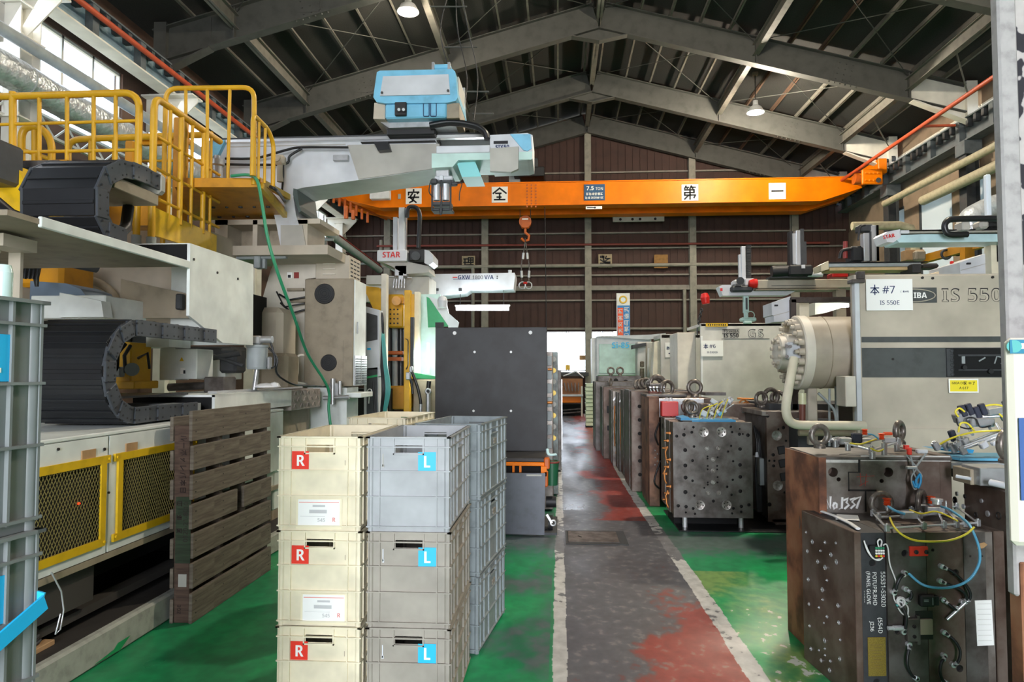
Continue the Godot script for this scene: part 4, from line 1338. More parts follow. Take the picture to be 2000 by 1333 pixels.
	part(plat, "label_plate", mb().box(at(566, 538, 7.09), Vector3(0.055, 0.06, 0.004)), M.paper)
	part(plat, "label_plate", mb().box(at(579, 538, 7.09), Vector3(0.05, 0.06, 0.004)), mat("8c2f28", 0.6))
	part(plat, "label_print", mb().box(at(565, 540, 7.085), Vector3(0.03, 0.03, 0.004)), M.ink)
	part(plat, "cable", mb().tube([at(545, 575, 7.05), at(565, 586, 7.0), at(600, 580, 7.05)], 0.01, 6).tube([at(548, 592, 7.05), at(570, 612, 7.0), at(600, 604, 7.05)], 0.01, 6).tube([at(540, 570, 7.05), at(555, 600, 7.0), at(600, 592, 7.05)], 0.008, 6), M.blackhose)
	part(plat, "hose_clip", mb().span(at(560, 563, 7.05), at(592, 568, 7.05) + Vector3(0, 0, -0.05)).span(at(562, 585, 7.05), at(600, 590, 7.05) + Vector3(0, 0, -0.05)), M.beigedark)
	part(lm, "gate_slot", blk(480, 575, 494, 662, 6.1, 0.3), M.dark)
	part(lm, "drain_pipe", mb().tube(rounded([at(573, 738, 6.5), at(581, 736, 6.5), at(581, 694, 6.5), at(594, 694, 6.5)], 0.05), 0.012, 8), M.beigelit)
	part(lm, "pipe_block", mb().box(at(566, 728, 6.45), Vector3(0.08, 0.14, 0.1), 0.01).cyl(at(566, 748, 6.4), at(600, 752, 7.05), 0.02), M.pipegrey)
	# frame above the platen that carries the traverse robot
	var uf := part(lm, "robot_pedestal", mb().span(at(405, 430, 6.6) , at(625, 437, 6.6) + Vector3(0, 0, -0.6)).span(at(420, 481, 6.5), at(640, 497, 6.5) + Vector3(0, 0, -0.7)).span(at(420, 430, 6.6), at(444, 484, 6.6) + Vector3(0, 0, -0.5)).span(at(494, 430, 6.6), at(502, 484, 6.6) + Vector3(0, 0, -0.5)).span(at(552, 430, 6.6), at(600, 484, 6.6) + Vector3(0, 0, -0.5)), M.beige)
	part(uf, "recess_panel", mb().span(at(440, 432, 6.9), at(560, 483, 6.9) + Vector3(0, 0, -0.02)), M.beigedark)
	part(uf, "underside_gear", mb().box(at(505, 512, 6.6), Vector3(0.06, 0.13, 0.1), 0.01).box(at(517, 510, 6.62), Vector3(0.03, 0.15, 0.06), 0.006).cyl(at(420, 503, 6.6), at(560, 500, 6.6), 0.03), M.pipegrey)
	# electrical cabinet with fans
	var eb := mb().span(V(-2.54, 1.262, 7.0), V(-2.045, 2.338, 7.42), 0.008)
	var ec := part(lm, "electrical_cabinet", eb, M.beigedark)
	part(ec, "door", mb().span(V(-2.045, 1.27, 7.02), V(-2.03, 2.33, 7.42), 0.004), M.machgreen)
	for q in [[-2.335, 2.185, 0.095], [-2.285, 1.497, 0.075]]:
		var fan := part(ec, "fan_guard", mb().torus(V(q[0], q[1], 6.99), Vector3.BACK, q[2], 0.008, 24, 6).cyl(V(q[0], q[1], 6.995), V(q[0], q[1], 6.98), q[2], -1.0, 24), M.black)
		for k in 4:
			part(fan, "guard_ring", mb().torus(V(q[0], q[1], 6.978), Vector3.BACK, q[2] * (0.25 + 0.2 * k), 0.003, 20, 4), M.darkgrey)
	part(ec, "cover_plate", mb().span(V(-2.47, 1.3, 6.995), V(-2.14, 1.72, 6.998)), M.beigedark)
	var lg := part(ec, "louvre_frame", mb().span(V(-2.03, 1.27, 7.0), V(-2.018, 1.57, 7.2)).span(V(-2.03, 1.27, 7.22), V(-2.018, 1.57, 7.43)), M.alu)
	for s in [7.02, 7.24]:
		for k in 11:
			part(lg, "slat", mb().box(V(-2.012, 1.295 + k * 0.024, s + 0.085), Vector3(0.014, 0.006, 0.15)), M.darkgrey)
	part(ec, "door_handle", mb().box(V(-2.02, 1.85, 7.08), Vector3(0.012, 0.12, 0.02), 0.004), M.alu)
	var vbx := part(lm, "vent_box", mb().span(V(-2.45, 2.34, 7.05), V(-2.1, 2.58, 7.45), 0.006), M.beige)
	for k in 4:
		part(vbx, "louvre", mb().box(V(-2.31, 2.39 + k * 0.052, 7.045), Vector3(0.13, 0.014, 0.02), 0.004), M.beigelit)
	for k in 5:
		for j in 3:
			part(vbx, "slot", mb().box(V(-2.098, 2.38 + k * 0.04, 7.12 + j * 0.12), Vector3(0.004, 0.012, 0.07)), M.ink)
	part(lm, "cabinet_stand", mb().span(V(-2.5, 0.0, 7.0), V(-2.1, 1.25, 7.4)).span(V(-2.1, 1.15, 6.98), V(-1.95, 1.2, 7.42), 0.004), M.machgreen)
	var tp := mb()
	tp.box(at(655, 762, 6.9), Vector3(0.1, 0.14, 0.1), 0.01)
	tp.cyl(at(632, 778, 6.85), at(682, 776, 6.85), 0.022)
	tp.cyl(at(650, 740, 6.85), at(650, 790, 6.85), 0.025)
	tp.cyl(at(664, 745, 6.85), at(664, 770, 6.85), 0.018)
	part(lm, "air_valves", tp, M.alu)
	# concrete footing
	var ft := thing("machine_footing", "low pale concrete footing with chipped green paint under the big machine", "footing", V(-2.6, 0, 3.6))
	part(ft, "block", mb().span(V(-2.2, 0, 1.2), V(-3.3, 0.15, 6.4), 0.012), M.concrete)
	part(ft, "grimy_shaded_top", mb().span(V(-2.24, 0.15, 1.2), V(-3.3, 0.153, 6.4)), mat("2e2a26", 0.7, 0.0, "dirt", 1.5))  # brown dirt, darkened to hold the shade below the base as well
	part(lm, "dark_recess_plate", mb().span(V(-2.3, 0.28, 1.6), V(-2.4, 0.47, 3.45)).span(V(-2.34, 0.2, 1.6), V(-2.42, 0.24, 5.6)), mat("37332f", 0.8))  # dark plates added so the gap below the doors reads as shaded
	part(ft, "paint_patch", mb().prism(PackedVector2Array([Vector2(3.32, 0.015), Vector2(3.52, 0.01), Vector2(3.6, 0.05), Vector2(3.5, 0.05), Vector2(3.47, 0.03)]), V(-2.199, 0.002, 0), Vector3(0, 0, -1), Vector3.UP, Vector3(0.002, 0, 0)), M.green)
	one("scrap_board", "short bare wooden board lying on the footing in the dark below the machine", "board", mb().box(V(-2.42, 0.165, 3.05), Vector3(0.22, 0.025, 0.3), 0.003), M.cardboard)
	var coil := mb()
	for q in 6:
		coil.torus(V(-2.42, 0.19 + q * 0.013, 3.1 - q * 0.006), Vector3.UP, 0.09 - (q % 2) * 0.006, 0.008, 20, 6)
	one("cable_coil", "coil of grey cable lying on the board below the machine", "cable", coil, M.darkgrey)
	one("wire_hook", "bent thin wire hanging below the meshed door", "wire", mb().tube([V(-2.235, 0.52, 3.06), V(-2.23, 0.42, 3.12), V(-2.23, 0.33, 3.14), V(-2.23, 0.25, 3.12), V(-2.23, 0.24, 3.09), V(-2.23, 0.32, 3.12)], 0.004, 5), M.chrome)
	build_platform()

func build_platform() -> void:
	var pf := thing("service_platform", "yellow steel service platform with guard rails on top of the big machine", "platform", V(-3.0, 2.4, 5.4))
	var zr := -2.98
	# back rail across, d about 5
	var x1 := -3.075
	var big := 0.026
	var thin := 0.013
	part(pf, "rail_hoop", mb().tube(rounded([at(-40, 190, 5.0), V(x1, 3.46, 5.0), V(x1, 2.38, 5.0)], 0.13, 6), big, 10), M.yellow)
	part(pf, "post", mb().cyl(at(25, 180, 5.0), at(25, 325, 5.0), big, -1.0, 10), M.yellow)
	for px in [77, 131, 183, 226]:
		part(pf, "baluster", mb().cyl(at(px, 185, 5.0), at(px, 330, 5.0), 0.015, -1.0, 8), M.yellow)
	for py in [244, 298]:
		part(pf, "mid_rail", mb().cyl(at(-40, py + 0.5, 5.0), at(268, py - 8 if py < 270 else py - 5, 5.0), thin, -1.0, 8), M.yellow)
	part(pf, "post_socket", mb().cyl(V(x1, 2.28, 5.0), V(x1, 2.4, 5.0), 0.035, -1.0, 10), M.pipegrey)
	# side rail running away
	var X := -2.95
	var tops := rounded([V(X, 2.36, 4.98), V(X, 3.42, 4.98), V(X, 3.415, 6.0)], 0.1, 6)
	part(pf, "rail_hoop", mb().tube(tops, big, 10), M.yellow)
	for d in [5.2, 5.36, 5.53, 5.72, 5.84]:
		part(pf, "baluster", mb().cyl(V(X, 2.55, d), V(X, 3.41, d), 0.022 if d in [5.36, 5.72] else 0.014, -1.0, 8), M.yellow)
	for y in [3.12, 2.88, 2.66]:
		part(pf, "mid_rail", mb().cyl(V(X, y + 0.02, 4.98), V(X, y, 6.0), thin, -1.0, 8), M.yellow)
	part(pf, "kick_plate", mb().prism(PackedVector2Array([Vector2(5.0, 2.4), Vector2(5.95, 2.41), Vector2(5.95, 2.58), Vector2(5.0, 2.605)]), V(X - 0.01, 0, 0), Vector3(0, 0, -1), Vector3.UP, Vector3(0.02, 0, 0)), M.yellowpanel)
	part(pf, "post_socket", mb().cyl(V(X, 2.26, 4.98), V(X, 2.38, 4.98), 0.035, -1.0, 10), M.pipegrey)
	part(pf, "inner_post", mb().box(at(352, 360, 6.2), Vector3(0.1, 1.2, 0.1), 0.01).box(at(258, 300, 6.0), Vector3(0.08, 0.2, 0.1), 0.01), M.amber)
	# far hoops
	part(pf, "rail_hoop", mb().tube(rounded([at(42, 315, 5.6), at(42, 248, 5.6), at(80, 248, 5.6), at(101, 275, 5.6), at(101, 315, 5.6)], 0.11, 6), 0.03, 10), M.yellow)
	part(pf, "rail_hoop", mb().tube([at(68, 255, 5.6), at(68, 315, 5.6)], 0.025, 8).tube([at(42, 292, 5.6), at(101, 312, 5.6)], 0.018, 8), M.yellow)
	part(pf, "rail_hoop", mb().tube(rounded([at(133, 315, 6.4), at(133, 274, 6.4), at(180, 271, 6.4), at(415, 263, 6.4)], 0.16, 6), 0.03, 10), M.yellow)
	part(pf, "mid_rail", mb().cyl(at(272, 315, 6.3), at(420, 313, 6.3), 0.012, -1.0, 6), M.yellow)
	for px in [177, 223]:
		part(pf, "baluster", mb().cyl(at(px, 272, 6.4), at(px, 315, 6.4), 0.02, -1.0, 8), M.yellow)
	part(pf, "rail_beam", mb().span(at(276, 272, 6.45), at(368, 281, 6.45) + Vector3(0, 0, -0.05)), M.amber)
	# crossbeam and clamp plates behind the upper carrier
	part(pf, "cross_beam", mb().span(at(22, 314, 4.95), at(130, 340, 4.95) + Vector3(0, 0, -0.3)).span(at(130, 340, 5.4), at(300, 330, 5.4) + Vector3(0, -0.45, -0.2)), M.amber)
	var cp := part(pf, "clamp_plate", mb().prism(PackedVector2Array([Vector2(-0.3, 0.2), Vector2(0.08, 0.2), Vector2(0.12, 0.1), Vector2(0.2, 0.1), Vector2(0.2, -0.3), Vector2(0.0, -0.3), Vector2(-0.22, 0.05)]), at(92, 370, 4.6), Vector3.RIGHT, Vector3.UP, Vector3(0, 0, -0.2)), M.darksteel)
	for q in [[66, 351], [95, 397]]:
		var p := at(q[0], q[1], 4.6)
		part(cp, "bolt_head", mb().cyl(p, p + Vector3(0, 0, 0.05), 0.05, -1.0, 6).cyl(p + Vector3(0, 0, 0.05), p + Vector3(0, 0, 0.09), 0.025, -1.0, 10), M.alu)
	part(cp, "black_strip", mb().span(at(36, 327, 4.58), at(112, 336, 4.58) + Vector3(0, 0, -0.1)), M.black)
	part(pf, "yellow_block", mb().prism(PackedVector2Array([Vector2(-0.3, 0.24), Vector2(0.02, 0.24), Vector2(0.12, 0.02), Vector2(0.2, 0.0), Vector2(0.2, -0.14), Vector2(-0.3, -0.14)]), at(26, 395, 4.4), Vector3.RIGHT, Vector3.UP, Vector3(0, 0, -0.3)), M.yellowpanel)
	part(pf, "motor_cover", mb().box(at(-10, 318, 4.3), Vector3(0.17, 0.27, 0.3), 0.02).box(at(-10, 318, 4.28), Vector3(0.13, 0.16, 0.3), 0.01), M.chain)
	# deck with bolted underside and hoop rails
	var a := at(403, 349, 5.6)
	var b := at(497, 351, 5.6)
	var yb := 2.9
	var dk := mb()
	var A := V(-3.1, yb, 5.55)
	var Bq := V(-2.41, yb, 5.6)
	var C := V(-2.64, yb, 6.8)
	var Dq := V(-3.6, yb, 6.8)
	var rise := Vector3(0, 0.075, 0)
	var ins := (A + C) * 0.5 + rise * 0.5
	dk.out(A, Bq, C, Dq, ins)
	dk.out(A + rise, Bq + rise, C + rise, Dq + rise, ins)
	for q in [[A, Bq], [Bq, C], [C, Dq], [Dq, A]]:
		dk.out(q[0], q[1], q[1] + rise, q[0] + rise, ins)
	var deck := part(pf, "deck", dk, M.amber)
	var bl := mb()
	for i in 5:
		for j in 2:
			var p := A.lerp(Dq, 0.55 + 0.32 * j).lerp(Bq.lerp(C, 0.55 + 0.32 * j), 0.3 + i * 0.15)
			bl.cyl(p, p - Vector3(0, 0.012, 0), 0.014 if i % 2 else 0.02, -1.0, 8)
	part(deck, "bolt", bl, M.darkgrey)
	var gs := mb()
	gs.bar(at(503, 352, 5.62), at(563, 385, 6.6), 0.04, 0.05)
	gs.bar(at(508, 362, 5.62), at(563, 428, 6.75), 0.04, 0.05)
	gs.bar(at(563, 383, 6.62), at(563, 430, 6.75), 0.05, 0.05, Vector3.RIGHT)
	part(deck, "gusset", gs, M.yellowpanel)
	part(pf, "rail_hoop", mb().tube(rounded([V(-3.22, 2.45, 5.6), V(-3.22, 3.735, 5.6), V(-2.475, 3.725, 5.6), V(-2.465, 2.92, 5.6)], 0.1, 6), 0.02, 10), M.yellow)
	for px in [363, 405, 449]:
		part(pf, "baluster", mb().cyl(at(px, 175, 5.6), at(px - 4 if px > 440 else px, 352, 5.6), 0.014, -1.0, 8), M.yellow)
	var xs := -2.36
	part(pf, "rail_hoop", mb().tube(rounded([V(xs, 2.92, 5.33), V(xs, 3.4, 5.33), V(xs, 3.38, 5.62), V(xs, 3.3, 5.73), V(xs, 2.92, 5.73)], 0.06, 5), 0.018, 10), M.yellow)
	for d in [5.44, 5.56]:
		part(pf, "baluster", mb().cyl(V(xs, 2.92, d), V(xs, 3.38, d), 0.012, -1.0, 8), M.yellow)
	# trailing hoses
	var gh := [at(452, 344, 5.55), at(486, 342, 5.5), at(503, 355, 5.4), at(512, 400, 5.38), at(524, 470, 5.4), at(545, 540, 5.5), at(575, 620, 5.8), at(600, 690, 6.2), at(634, 745, 6.5), at(643, 770, 6.6), at(642, 800, 6.6), at(648, 850, 6.6)]
	one("green_air_hose", "long green air hose hanging from the yellow platform past the fan cabinet", "hose", mb().tube(smooth(gh), 0.013, 8), M.greenhose)
	var bh := [at(528, 365, 5.6), at(543, 375, 5.7), at(562, 405, 7.05), at(585, 450, 6.8), at(600, 480, 6.9), at(620, 497, 7.0)]
	one("black_air_hose", "black air hose running from the platform edge down to the vent box", "hose", mb().tube(smooth(bh), 0.014, 8), M.blackhose)

func smooth(p: Array, k := 5) -> Array:
	var o := []
	for i in p.size() - 1:
		var a: Vector3 = p[maxi(i - 1, 0)]
		var d: Vector3 = p[mini(i + 2, p.size() - 1)]
		for j in k:
			o.append((p[i] as Vector3).cubic_interpolate(p[i + 1], a, d, float(j) / k))
	o.append(p[p.size() - 1])
	return o

# polygon given as sight points at one depth -> flat outline in x, y
func outline(pts: Array, d: float) -> PackedVector2Array:
	var o := PackedVector2Array()
	for p in pts:
		var q := at(p[0], p[1], d)
		o.append(Vector2(q.x, q.y))
	return o

func slab(pts: Array, d: float, deep: float) -> MB:
	return mb().prism(outline(pts, d), V(0, 0, d), Vector3.RIGHT, Vector3.UP, Vector3(0, 0, -deep))

func blk(x0: float, y0: float, x1: float, y1: float, d: float, deep: float, ch := 0.0) -> MB:
	return mb().span(at(x0, y1, d), at(x1, y0, d) + Vector3(0, 0, -deep), ch)

func build_traverse_robot() -> void:
	var r := thing("takeout_robot", "large white take-out robot beam with blue carriage above the big machine", "robot", V(-1.9, 3.2, 6.8))
	part(r, "beam", slab([[405, 275], [852, 271], [852, 330], [700, 352], [590, 367], [577, 371], [573, 385], [578, 420], [597, 482], [548, 482], [540, 440], [528, 390], [470, 350], [405, 345]], 6.6, 0.5), M.robotwhite)
	part(r, "pedestal_plate", slab([[548, 440], [590, 440], [597, 482], [548, 482]], 6.58, 0.54), M.robotshade)
	var w := mb()
	w.bar(at(577, 371, 6.59), at(574, 390, 6.59), 0.5, 0.012, Vector3.RIGHT)
	part(r, "edge_band", slab([[573, 368], [580, 370], [584, 400], [588, 412], [584, 416], [578, 400], [572, 380]], 6.58, 0.52), mat("4c5a58", 0.5))
	var rail := part(r, "guide_rail", blk(425, 265, 955, 270, 6.58, 0.3, 0.0), M.darkgrey)
	part(rail, "rail_bar", blk(440, 268, 950, 272.5, 6.55, 0.06, 0.004), M.chrome)
	part(rail, "cable_duct", blk(704, 274, 850, 278, 6.54, 0.06), M.black)
	part(r, "beam_seam", blk(450, 283, 675, 286, 6.595, 0.02), M.robotshade)
	part(r, "beam_panel", slab([[678, 283], [858, 281], [858, 328], [700, 350], [690, 318]], 6.585, 0.02), M.robotshade)
	part(r, "clip_plate", blk(650, 302, 680, 314, 6.55, 0.05, 0.004), M.alu)
	part(r, "black_clamp", slab([[729, 277], [757, 276], [762, 292], [738, 294]], 6.5, 0.08), M.chaindark)
	part(r, "beam_foot", slab([[405, 275], [440, 273], [425, 303], [408, 306]], 6.55, 0.06), M.robotblue)
	parts(r, "air_cable", [mb().tube(smooth([at(440, 310, 6.5), at(500, 309, 6.5), at(560, 293, 6.5), at(590, 288, 6.5), at(680, 288, 6.5)]), 0.012, 6), mb().tube(smooth([at(437, 321, 6.5), at(500, 322, 6.5), at(558, 320, 6.5), at(566, 305, 6.5), at(590, 290, 6.5)]), 0.012, 6), mb().tube(smooth([at(553, 318, 6.45), at(553, 345, 6.45), at(551, 372, 6.5)]), 0.01, 6)], M.blackhose)
	var rg := at(548, 314, 6.45)
	part(r, "regulator", mb().box(rg, Vector3(0.09, 0.1, 0.08), 0.02).cyl(rg + Vector3(-0.02, 0.01, 0.04), rg + Vector3(-0.02, 0.01, 0.06), 0.035, -1.0, 14).cyl(rg + Vector3(0, -0.05, 0), rg + Vector3(0, -0.2, 0), 0.03, -1.0, 12), M.beige)
	var fl := at(424, 338, 6.3)
	part(r, "air_filter", mb().lathe(fl, Vector3.UP, [Vector2(0, -0.06), Vector2(0.05, -0.05), Vector2(0.05, 0.06), Vector2(0.065, 0.07), Vector2(0.065, 0.12), Vector2(0.03, 0.13), Vector2(0.03, 0.16), Vector2(0, 0.16)], 16), M.alu)
	# slide under the carriage
	part(r, "slide_case", blk(852, 283, 957, 300, 6.35, 0.6, 0.006), M.robotwhite)
	part(r, "slide_base", slab([[843, 300], [957, 297], [957, 312], [895, 313], [884, 326], [843, 328]], 6.36, 0.5), M.robotgreen)
	part(r, "drip_tray", slab([[892, 318], [928, 316], [940, 345], [902, 346]], 6.42, 0.35), mat("86d3d6", 0.4))
	var en := part(r, "end_case", slab([[957, 264], [1030, 260], [1040, 264], [1040, 310], [1030, 313], [957, 316]], 6.4, 0.5), M.robotwhite)
	part(en, "blue_corner", slab([[996, 262], [1036, 262], [1038, 290], [1030, 295], [1022, 293]], 6.385, 0.015), M.robotblue)
	part(en, "end_underside", slab([[1012, 297], [1040, 296], [1038, 312], [1012, 312]], 6.385, 0.015), M.robotgreen)
	part(en, "hanging_plate", slab([[957, 290], [1013, 286], [1012, 330], [998, 336], [957, 334]], 6.33, 0.05), M.robotshade)
	part(en, "sticker", blk(964, 275, 992, 281, 6.39, 0.006), M.ink)
	text(en, "SIX50", at(981, 287, 6.385), 0.035, M.inkblue, Basis(), true)
	# blue carriage head
	var hd := part(r, "carriage_head", slab([[736, 141], [742, 138], [884, 135], [889, 140], [894, 190], [890, 197], [872, 201], [752, 202], [735, 199], [729, 190]], 6.28, 0.62), M.robotblue)
	part(hd, "head_panel", slab([[748, 149], [876, 145], [879, 184], [742, 187]], 6.265, 0.015), M.robotwhite)
	part(hd, "panel_screw", mb().cyl(at(746, 181, 6.262), at(746, 181, 6.25), 0.012, -1.0, 8).cyl(at(875, 177, 6.262), at(875, 177, 6.25), 0.012, -1.0, 8), M.bolt)
	part(hd, "side_cover", mb().span(at(893, 150, 6.4), at(896, 195, 6.4) + Vector3(0, 0, -0.4)), M.robotshade)
	var lo := part(r, "carriage_body", blk(752, 200, 872, 232, 6.3, 0.5, 0.012), M.robotblue)
	part(lo, "side_plate", slab([[731, 201], [752, 201], [752, 233], [729, 232]], 6.32, 0.4), M.beige)
	part(lo, "side_plate", blk(872, 201, 897, 231, 6.32, 0.4, 0.004), M.beigedark)
	part(lo, "connector_block", mb().span(at(772, 228, 6.29), at(795, 201, 6.29) + Vector3(0, 0, 0.03), 0.006).cyl(at(779, 214, 6.27), at(779, 214, 6.23), 0.02).cyl(at(788, 214, 6.27), at(788, 214, 6.23), 0.02), M.black)
	part(lo, "gauge", mb().cyl(at(779, 214, 6.23), at(779, 214, 6.225), 0.013, -1.0, 12).cyl(at(788, 214, 6.23), at(788, 214, 6.225), 0.013, -1.0, 12), M.robotwhite)
	for q in [[827, 838], [841, 852]]:
		part(lo, "vent_seam", mb().tube(rounded([at(q[0], 201, 6.29), at(q[1], 201, 6.29), at(q[1], 227, 6.29), at(q[0], 227, 6.29), at(q[0], 201, 6.29)], 0.01), 0.004, 5), M.inkblue)
	part(r, "carriage_base", slab([[736, 234], [884, 232], [890, 246], [760, 250]], 6.4, 0.45), M.alu)
	part(r, "carriage_feet", blk(755, 248, 850, 265, 6.45, 0.35, 0.01), M.black)
	var cable := [at(840, 246, 6.4), at(880, 240, 6.4), at(925, 246, 6.4), at(946, 258, 6.4), at(952, 272, 6.4)]
	part(r, "cable_carrier", mb().tube(smooth(cable), 0.05, 8, false, 0.6), M.chaindark)
	part(r, "top_bracket", mb().span(at(846, 135, 6.4), at(880, 124, 6.4) + Vector3(0, 0, -0.2), 0.01), M.robotblue)
	part(r, "top_fork", mb().span(at(843, 136, 6.38), at(848, 121, 6.38) + Vector3(0, 0, -0.05)).span(at(874, 136, 6.38), at(879, 121, 6.38) + Vector3(0, 0, -0.05)), M.alu)
	part(r, "rear_post", mb().cyl(at(906, 172, 6.9), at(908, 235, 6.9), 0.012).cyl(at(898, 205, 6.5), at(900, 228, 6.5), 0.01), M.alu)
	# wrist with twin cylinders
	var ws := part(r, "wrist", blk(850, 318, 878, 350, 6.45, 0.2, 0.01), M.alu)
	part(ws, "wrist_block", mb().span(at(848, 352, 6.42), at(884, 343, 6.42) + Vector3(0, 0, -0.22), 0.01).box(at(862, 348, 6.4), Vector3(0.04, 0.05, 0.03), 0.005), M.robotwhite)
	for px in [853, 871]:
		part(ws, "cylinder", mb().cyl(at(px, 360, 6.4), at(px, 392, 6.4), 0.032, -1.0, 14), M.chrome)
	var gf := mb()
	for px in [844, 862, 880]:
		gf.cyl(at(px, 352, 6.38), at(px, 412, 6.38), 0.009, -1.0, 6)
	gf.span(at(840, 357, 6.38), at(886, 352, 6.38) + Vector3(0, 0, -0.15))
	gf.span(at(844, 400, 6.38), at(880, 394, 6.38) + Vector3(0, 0, -0.15))
	gf.span(at(842, 412, 6.38), at(883, 406, 6.38) + Vector3(0, 0, -0.15), 0.006)
	gf.cyl(at(861, 408, 6.38), at(861, 420, 6.38), 0.02, 0.008, 8)
	gf.box(at(848, 355, 6.36), Vector3(0.06, 0.05, 0.04), 0.01).box(at(888, 360, 6.38), Vector3(0.05, 0.03, 0.04), 0.006)
	part(ws, "gripper_frame", gf, M.darkgrey)
	part(ws, "sensor_wire", mb().tube(smooth([at(890, 360, 6.36), at(902, 358, 6.36), at(898, 375, 6.36), at(897, 392, 6.36)]), 0.005, 5).tube(smooth([at(840, 357, 6.36), at(838, 375, 6.36), at(846, 385, 6.36)]), 0.005, 5), M.blackhose)
	# hanging power cables with cross bars under the roof
	var hc := thing("hanging_cables", "thin hanging cables with short spreader bars between roof and robot carriage", "cables", at(905, 150, 7.4))
	for q in [[878, 850], [890, 884], [900, 905]]:
		part(hc, "cable", mb().tube(smooth([at(q[0], -20, 7.3), at(q[1] + 10, 60, 7.3), at(q[1] + 28, 150, 7.2), at(q[1] + 20, 235, 6.9)]), 0.006, 5), M.black)
	for q in [[840, 912, 13], [868, 932, 92], [900, 955, 179], [922, 964, 222]]:
		part(hc, "spreader_bar", mb().cyl(at(q[0], q[2], 7.3), at(q[1], q[2], 7.3), 0.008, -1.0, 6), M.rafter)

func build_middle() -> void:
	# second machine down the window side
	var m2 := thing("second_machine", "yellow and white injection machine with green curtain behind the fan cabinet", "machine", V(-2.2, 0, 10.0))
	part(m2, "frame_post", blk(742, 535, 755, 830, 9.0, 0.12, 0.006), M.beigelit)
	part(m2, "frame_top", blk(716, 538, 745, 556, 9.0, 0.12), M.robotshade)
	part(m2, "upper_body", blk(755, 540, 838, 585, 9.9, 0.6, 0.01), M.robotshade)
	part(m2, "clamp_hood", slab([[706, 558], [740, 562], [748, 600], [746, 640], [727, 600], [716, 575]], 9.4, 0.4), M.yellow)
	var tb := part(m2, "toggle_block", blk(756, 575, 788, 640, 9.6, 0.6, 0.02), M.yellow)
	part(tb, "knob", mb().cyl(at(774, 588, 9.55), at(774, 588, 9.3), 0.06, -1.0, 14).box(at(782, 588, 9.5), Vector3(0.1, 0.1, 0.1), 0.01), M.amber)
	var bl := mb()
	for i in 3:
		for j in 4:
			var p := at(763 + i * 7, 605 + j * 9, 9.6)
			bl.cyl(p, p + Vector3(0, 0, 0.015), 0.012, -1.0, 6)
	part(tb, "bolt", bl, M.bolt)
	for px in [761, 772, 783]:
		part(m2, "tie_rod", mb().cyl(at(px, 640, 9.9), at(px, 800, 9.9), 0.045, -1.0, 14), M.chaindark if px != 772 else M.pipegrey)
	part(m2, "link_bar", blk(755, 686, 786, 693, 9.5, 0.2, 0.01).span(at(754, 705, 9.5), at(784, 698, 9.5) + Vector3(0, 0, -0.15)), M.orangedark)
	part(m2, "tie_housing", blk(755, 645, 790, 800, 10.2, 0.3), M.chaindark)
	part(m2, "sub_base", blk(752, 755, 795, 800, 9.4, 0.5, 0.01), M.amber)
	part(m2, "yellow_column", blk(788, 567, 802, 812, 9.3, 0.1, 0.006).span(at(802, 740, 9.35), at(808, 575, 9.35) + Vector3(0, 0, -0.3)), M.yellow)
	part(m2, "column_trim", blk(801, 620, 808, 730, 9.28, 0.06), M.darkgrey)
	part(m2, "column_handle", mb().tube(rounded([at(792, 662, 9.25), at(797, 664, 9.25), at(797, 715, 9.25), at(793, 722, 9.25)], 0.03), 0.007, 6), M.black)
	part(m2, "door_post", blk(808, 570, 819, 740, 9.4, 0.12, 0.006), M.machcream)
	part(m2, "door_panel", blk(818, 575, 860, 738, 9.8, 0.05, 0.0), M.robotgreen)
	part(m2, "door_strip", slab([[808, 728], [818, 730], [853, 736], [853, 741], [812, 740]], 9.35, 0.1), M.greencurtain)
	part(m2, "curtain", slab([[833, 580], [838, 582], [876, 638], [836, 640]], 9.3, 0.02), M.greencurtain)
	part(m2, "clear_hood", slab([[838, 580], [872, 590], [876, 612], [896, 630], [894, 640], [876, 640]], 9.6, 0.03), M.robotwhite)
	part(m2, "robot_wrist_cover", mb().lathe(at(864, 588, 9.4), Vector3.UP, [Vector2(0, -0.1), Vector2(0.06, -0.09), Vector2(0.07, 0), Vector2(0.05, 0.05), Vector2(0, 0.07)], 16), M.robotwhite)
	part(m2, "clip", blk(850, 630, 866, 640, 9.2, 0.05), M.black)
	part(m2, "lower_bed", blk(806, 742, 862, 932, 9.6, 0.6, 0.01), M.beigedark)
	part(m2, "lower_hoses", mb().tube(smooth([at(802, 720, 9.1), at(815, 755, 9.1), at(822, 790, 9.1), at(820, 820, 9.1)]), 0.02, 6).tube(smooth([at(838, 745, 9.2), at(836, 770, 9.2), at(836, 815, 9.2)]), 0.03, 8).tube(smooth([at(800, 735, 9.1), at(804, 750, 9.1), at(806, 770, 9.1)]), 0.018, 6), M.blackhose)
	part(m2, "pipe_stub", mb().cyl(at(822, 790, 9.05), at(820, 825, 9.05), 0.022).cyl(at(836, 770, 9.15), at(836, 825, 9.15), 0.03).torus(at(836, 765, 9.15), Vector3.BACK, 0.03, 0.014, 14, 6), M.alu)
	part(m2, "valve_cluster", mb().box(at(798, 735, 9.1), Vector3(0.06, 0.1, 0.08), 0.01).box(at(803, 722, 9.1), Vector3(0.04, 0.08, 0.06), 0.01), M.alu)
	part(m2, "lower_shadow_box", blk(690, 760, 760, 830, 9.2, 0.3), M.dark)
	var gl := at(836, 700, 9.5)
	var it := part(m2, "door_lamp", mb().cyl(gl + Vector3(0.02, -0.2, 0.1), gl + Vector3(0.02, 0.2, 0.1), 0.016, -1.0, 10), M.tubelamp)
	lamp_light("door_lamp_light", gl + Vector3(0.0, 0.0, 0.16), "f0fff8", 0.4, 0.06)
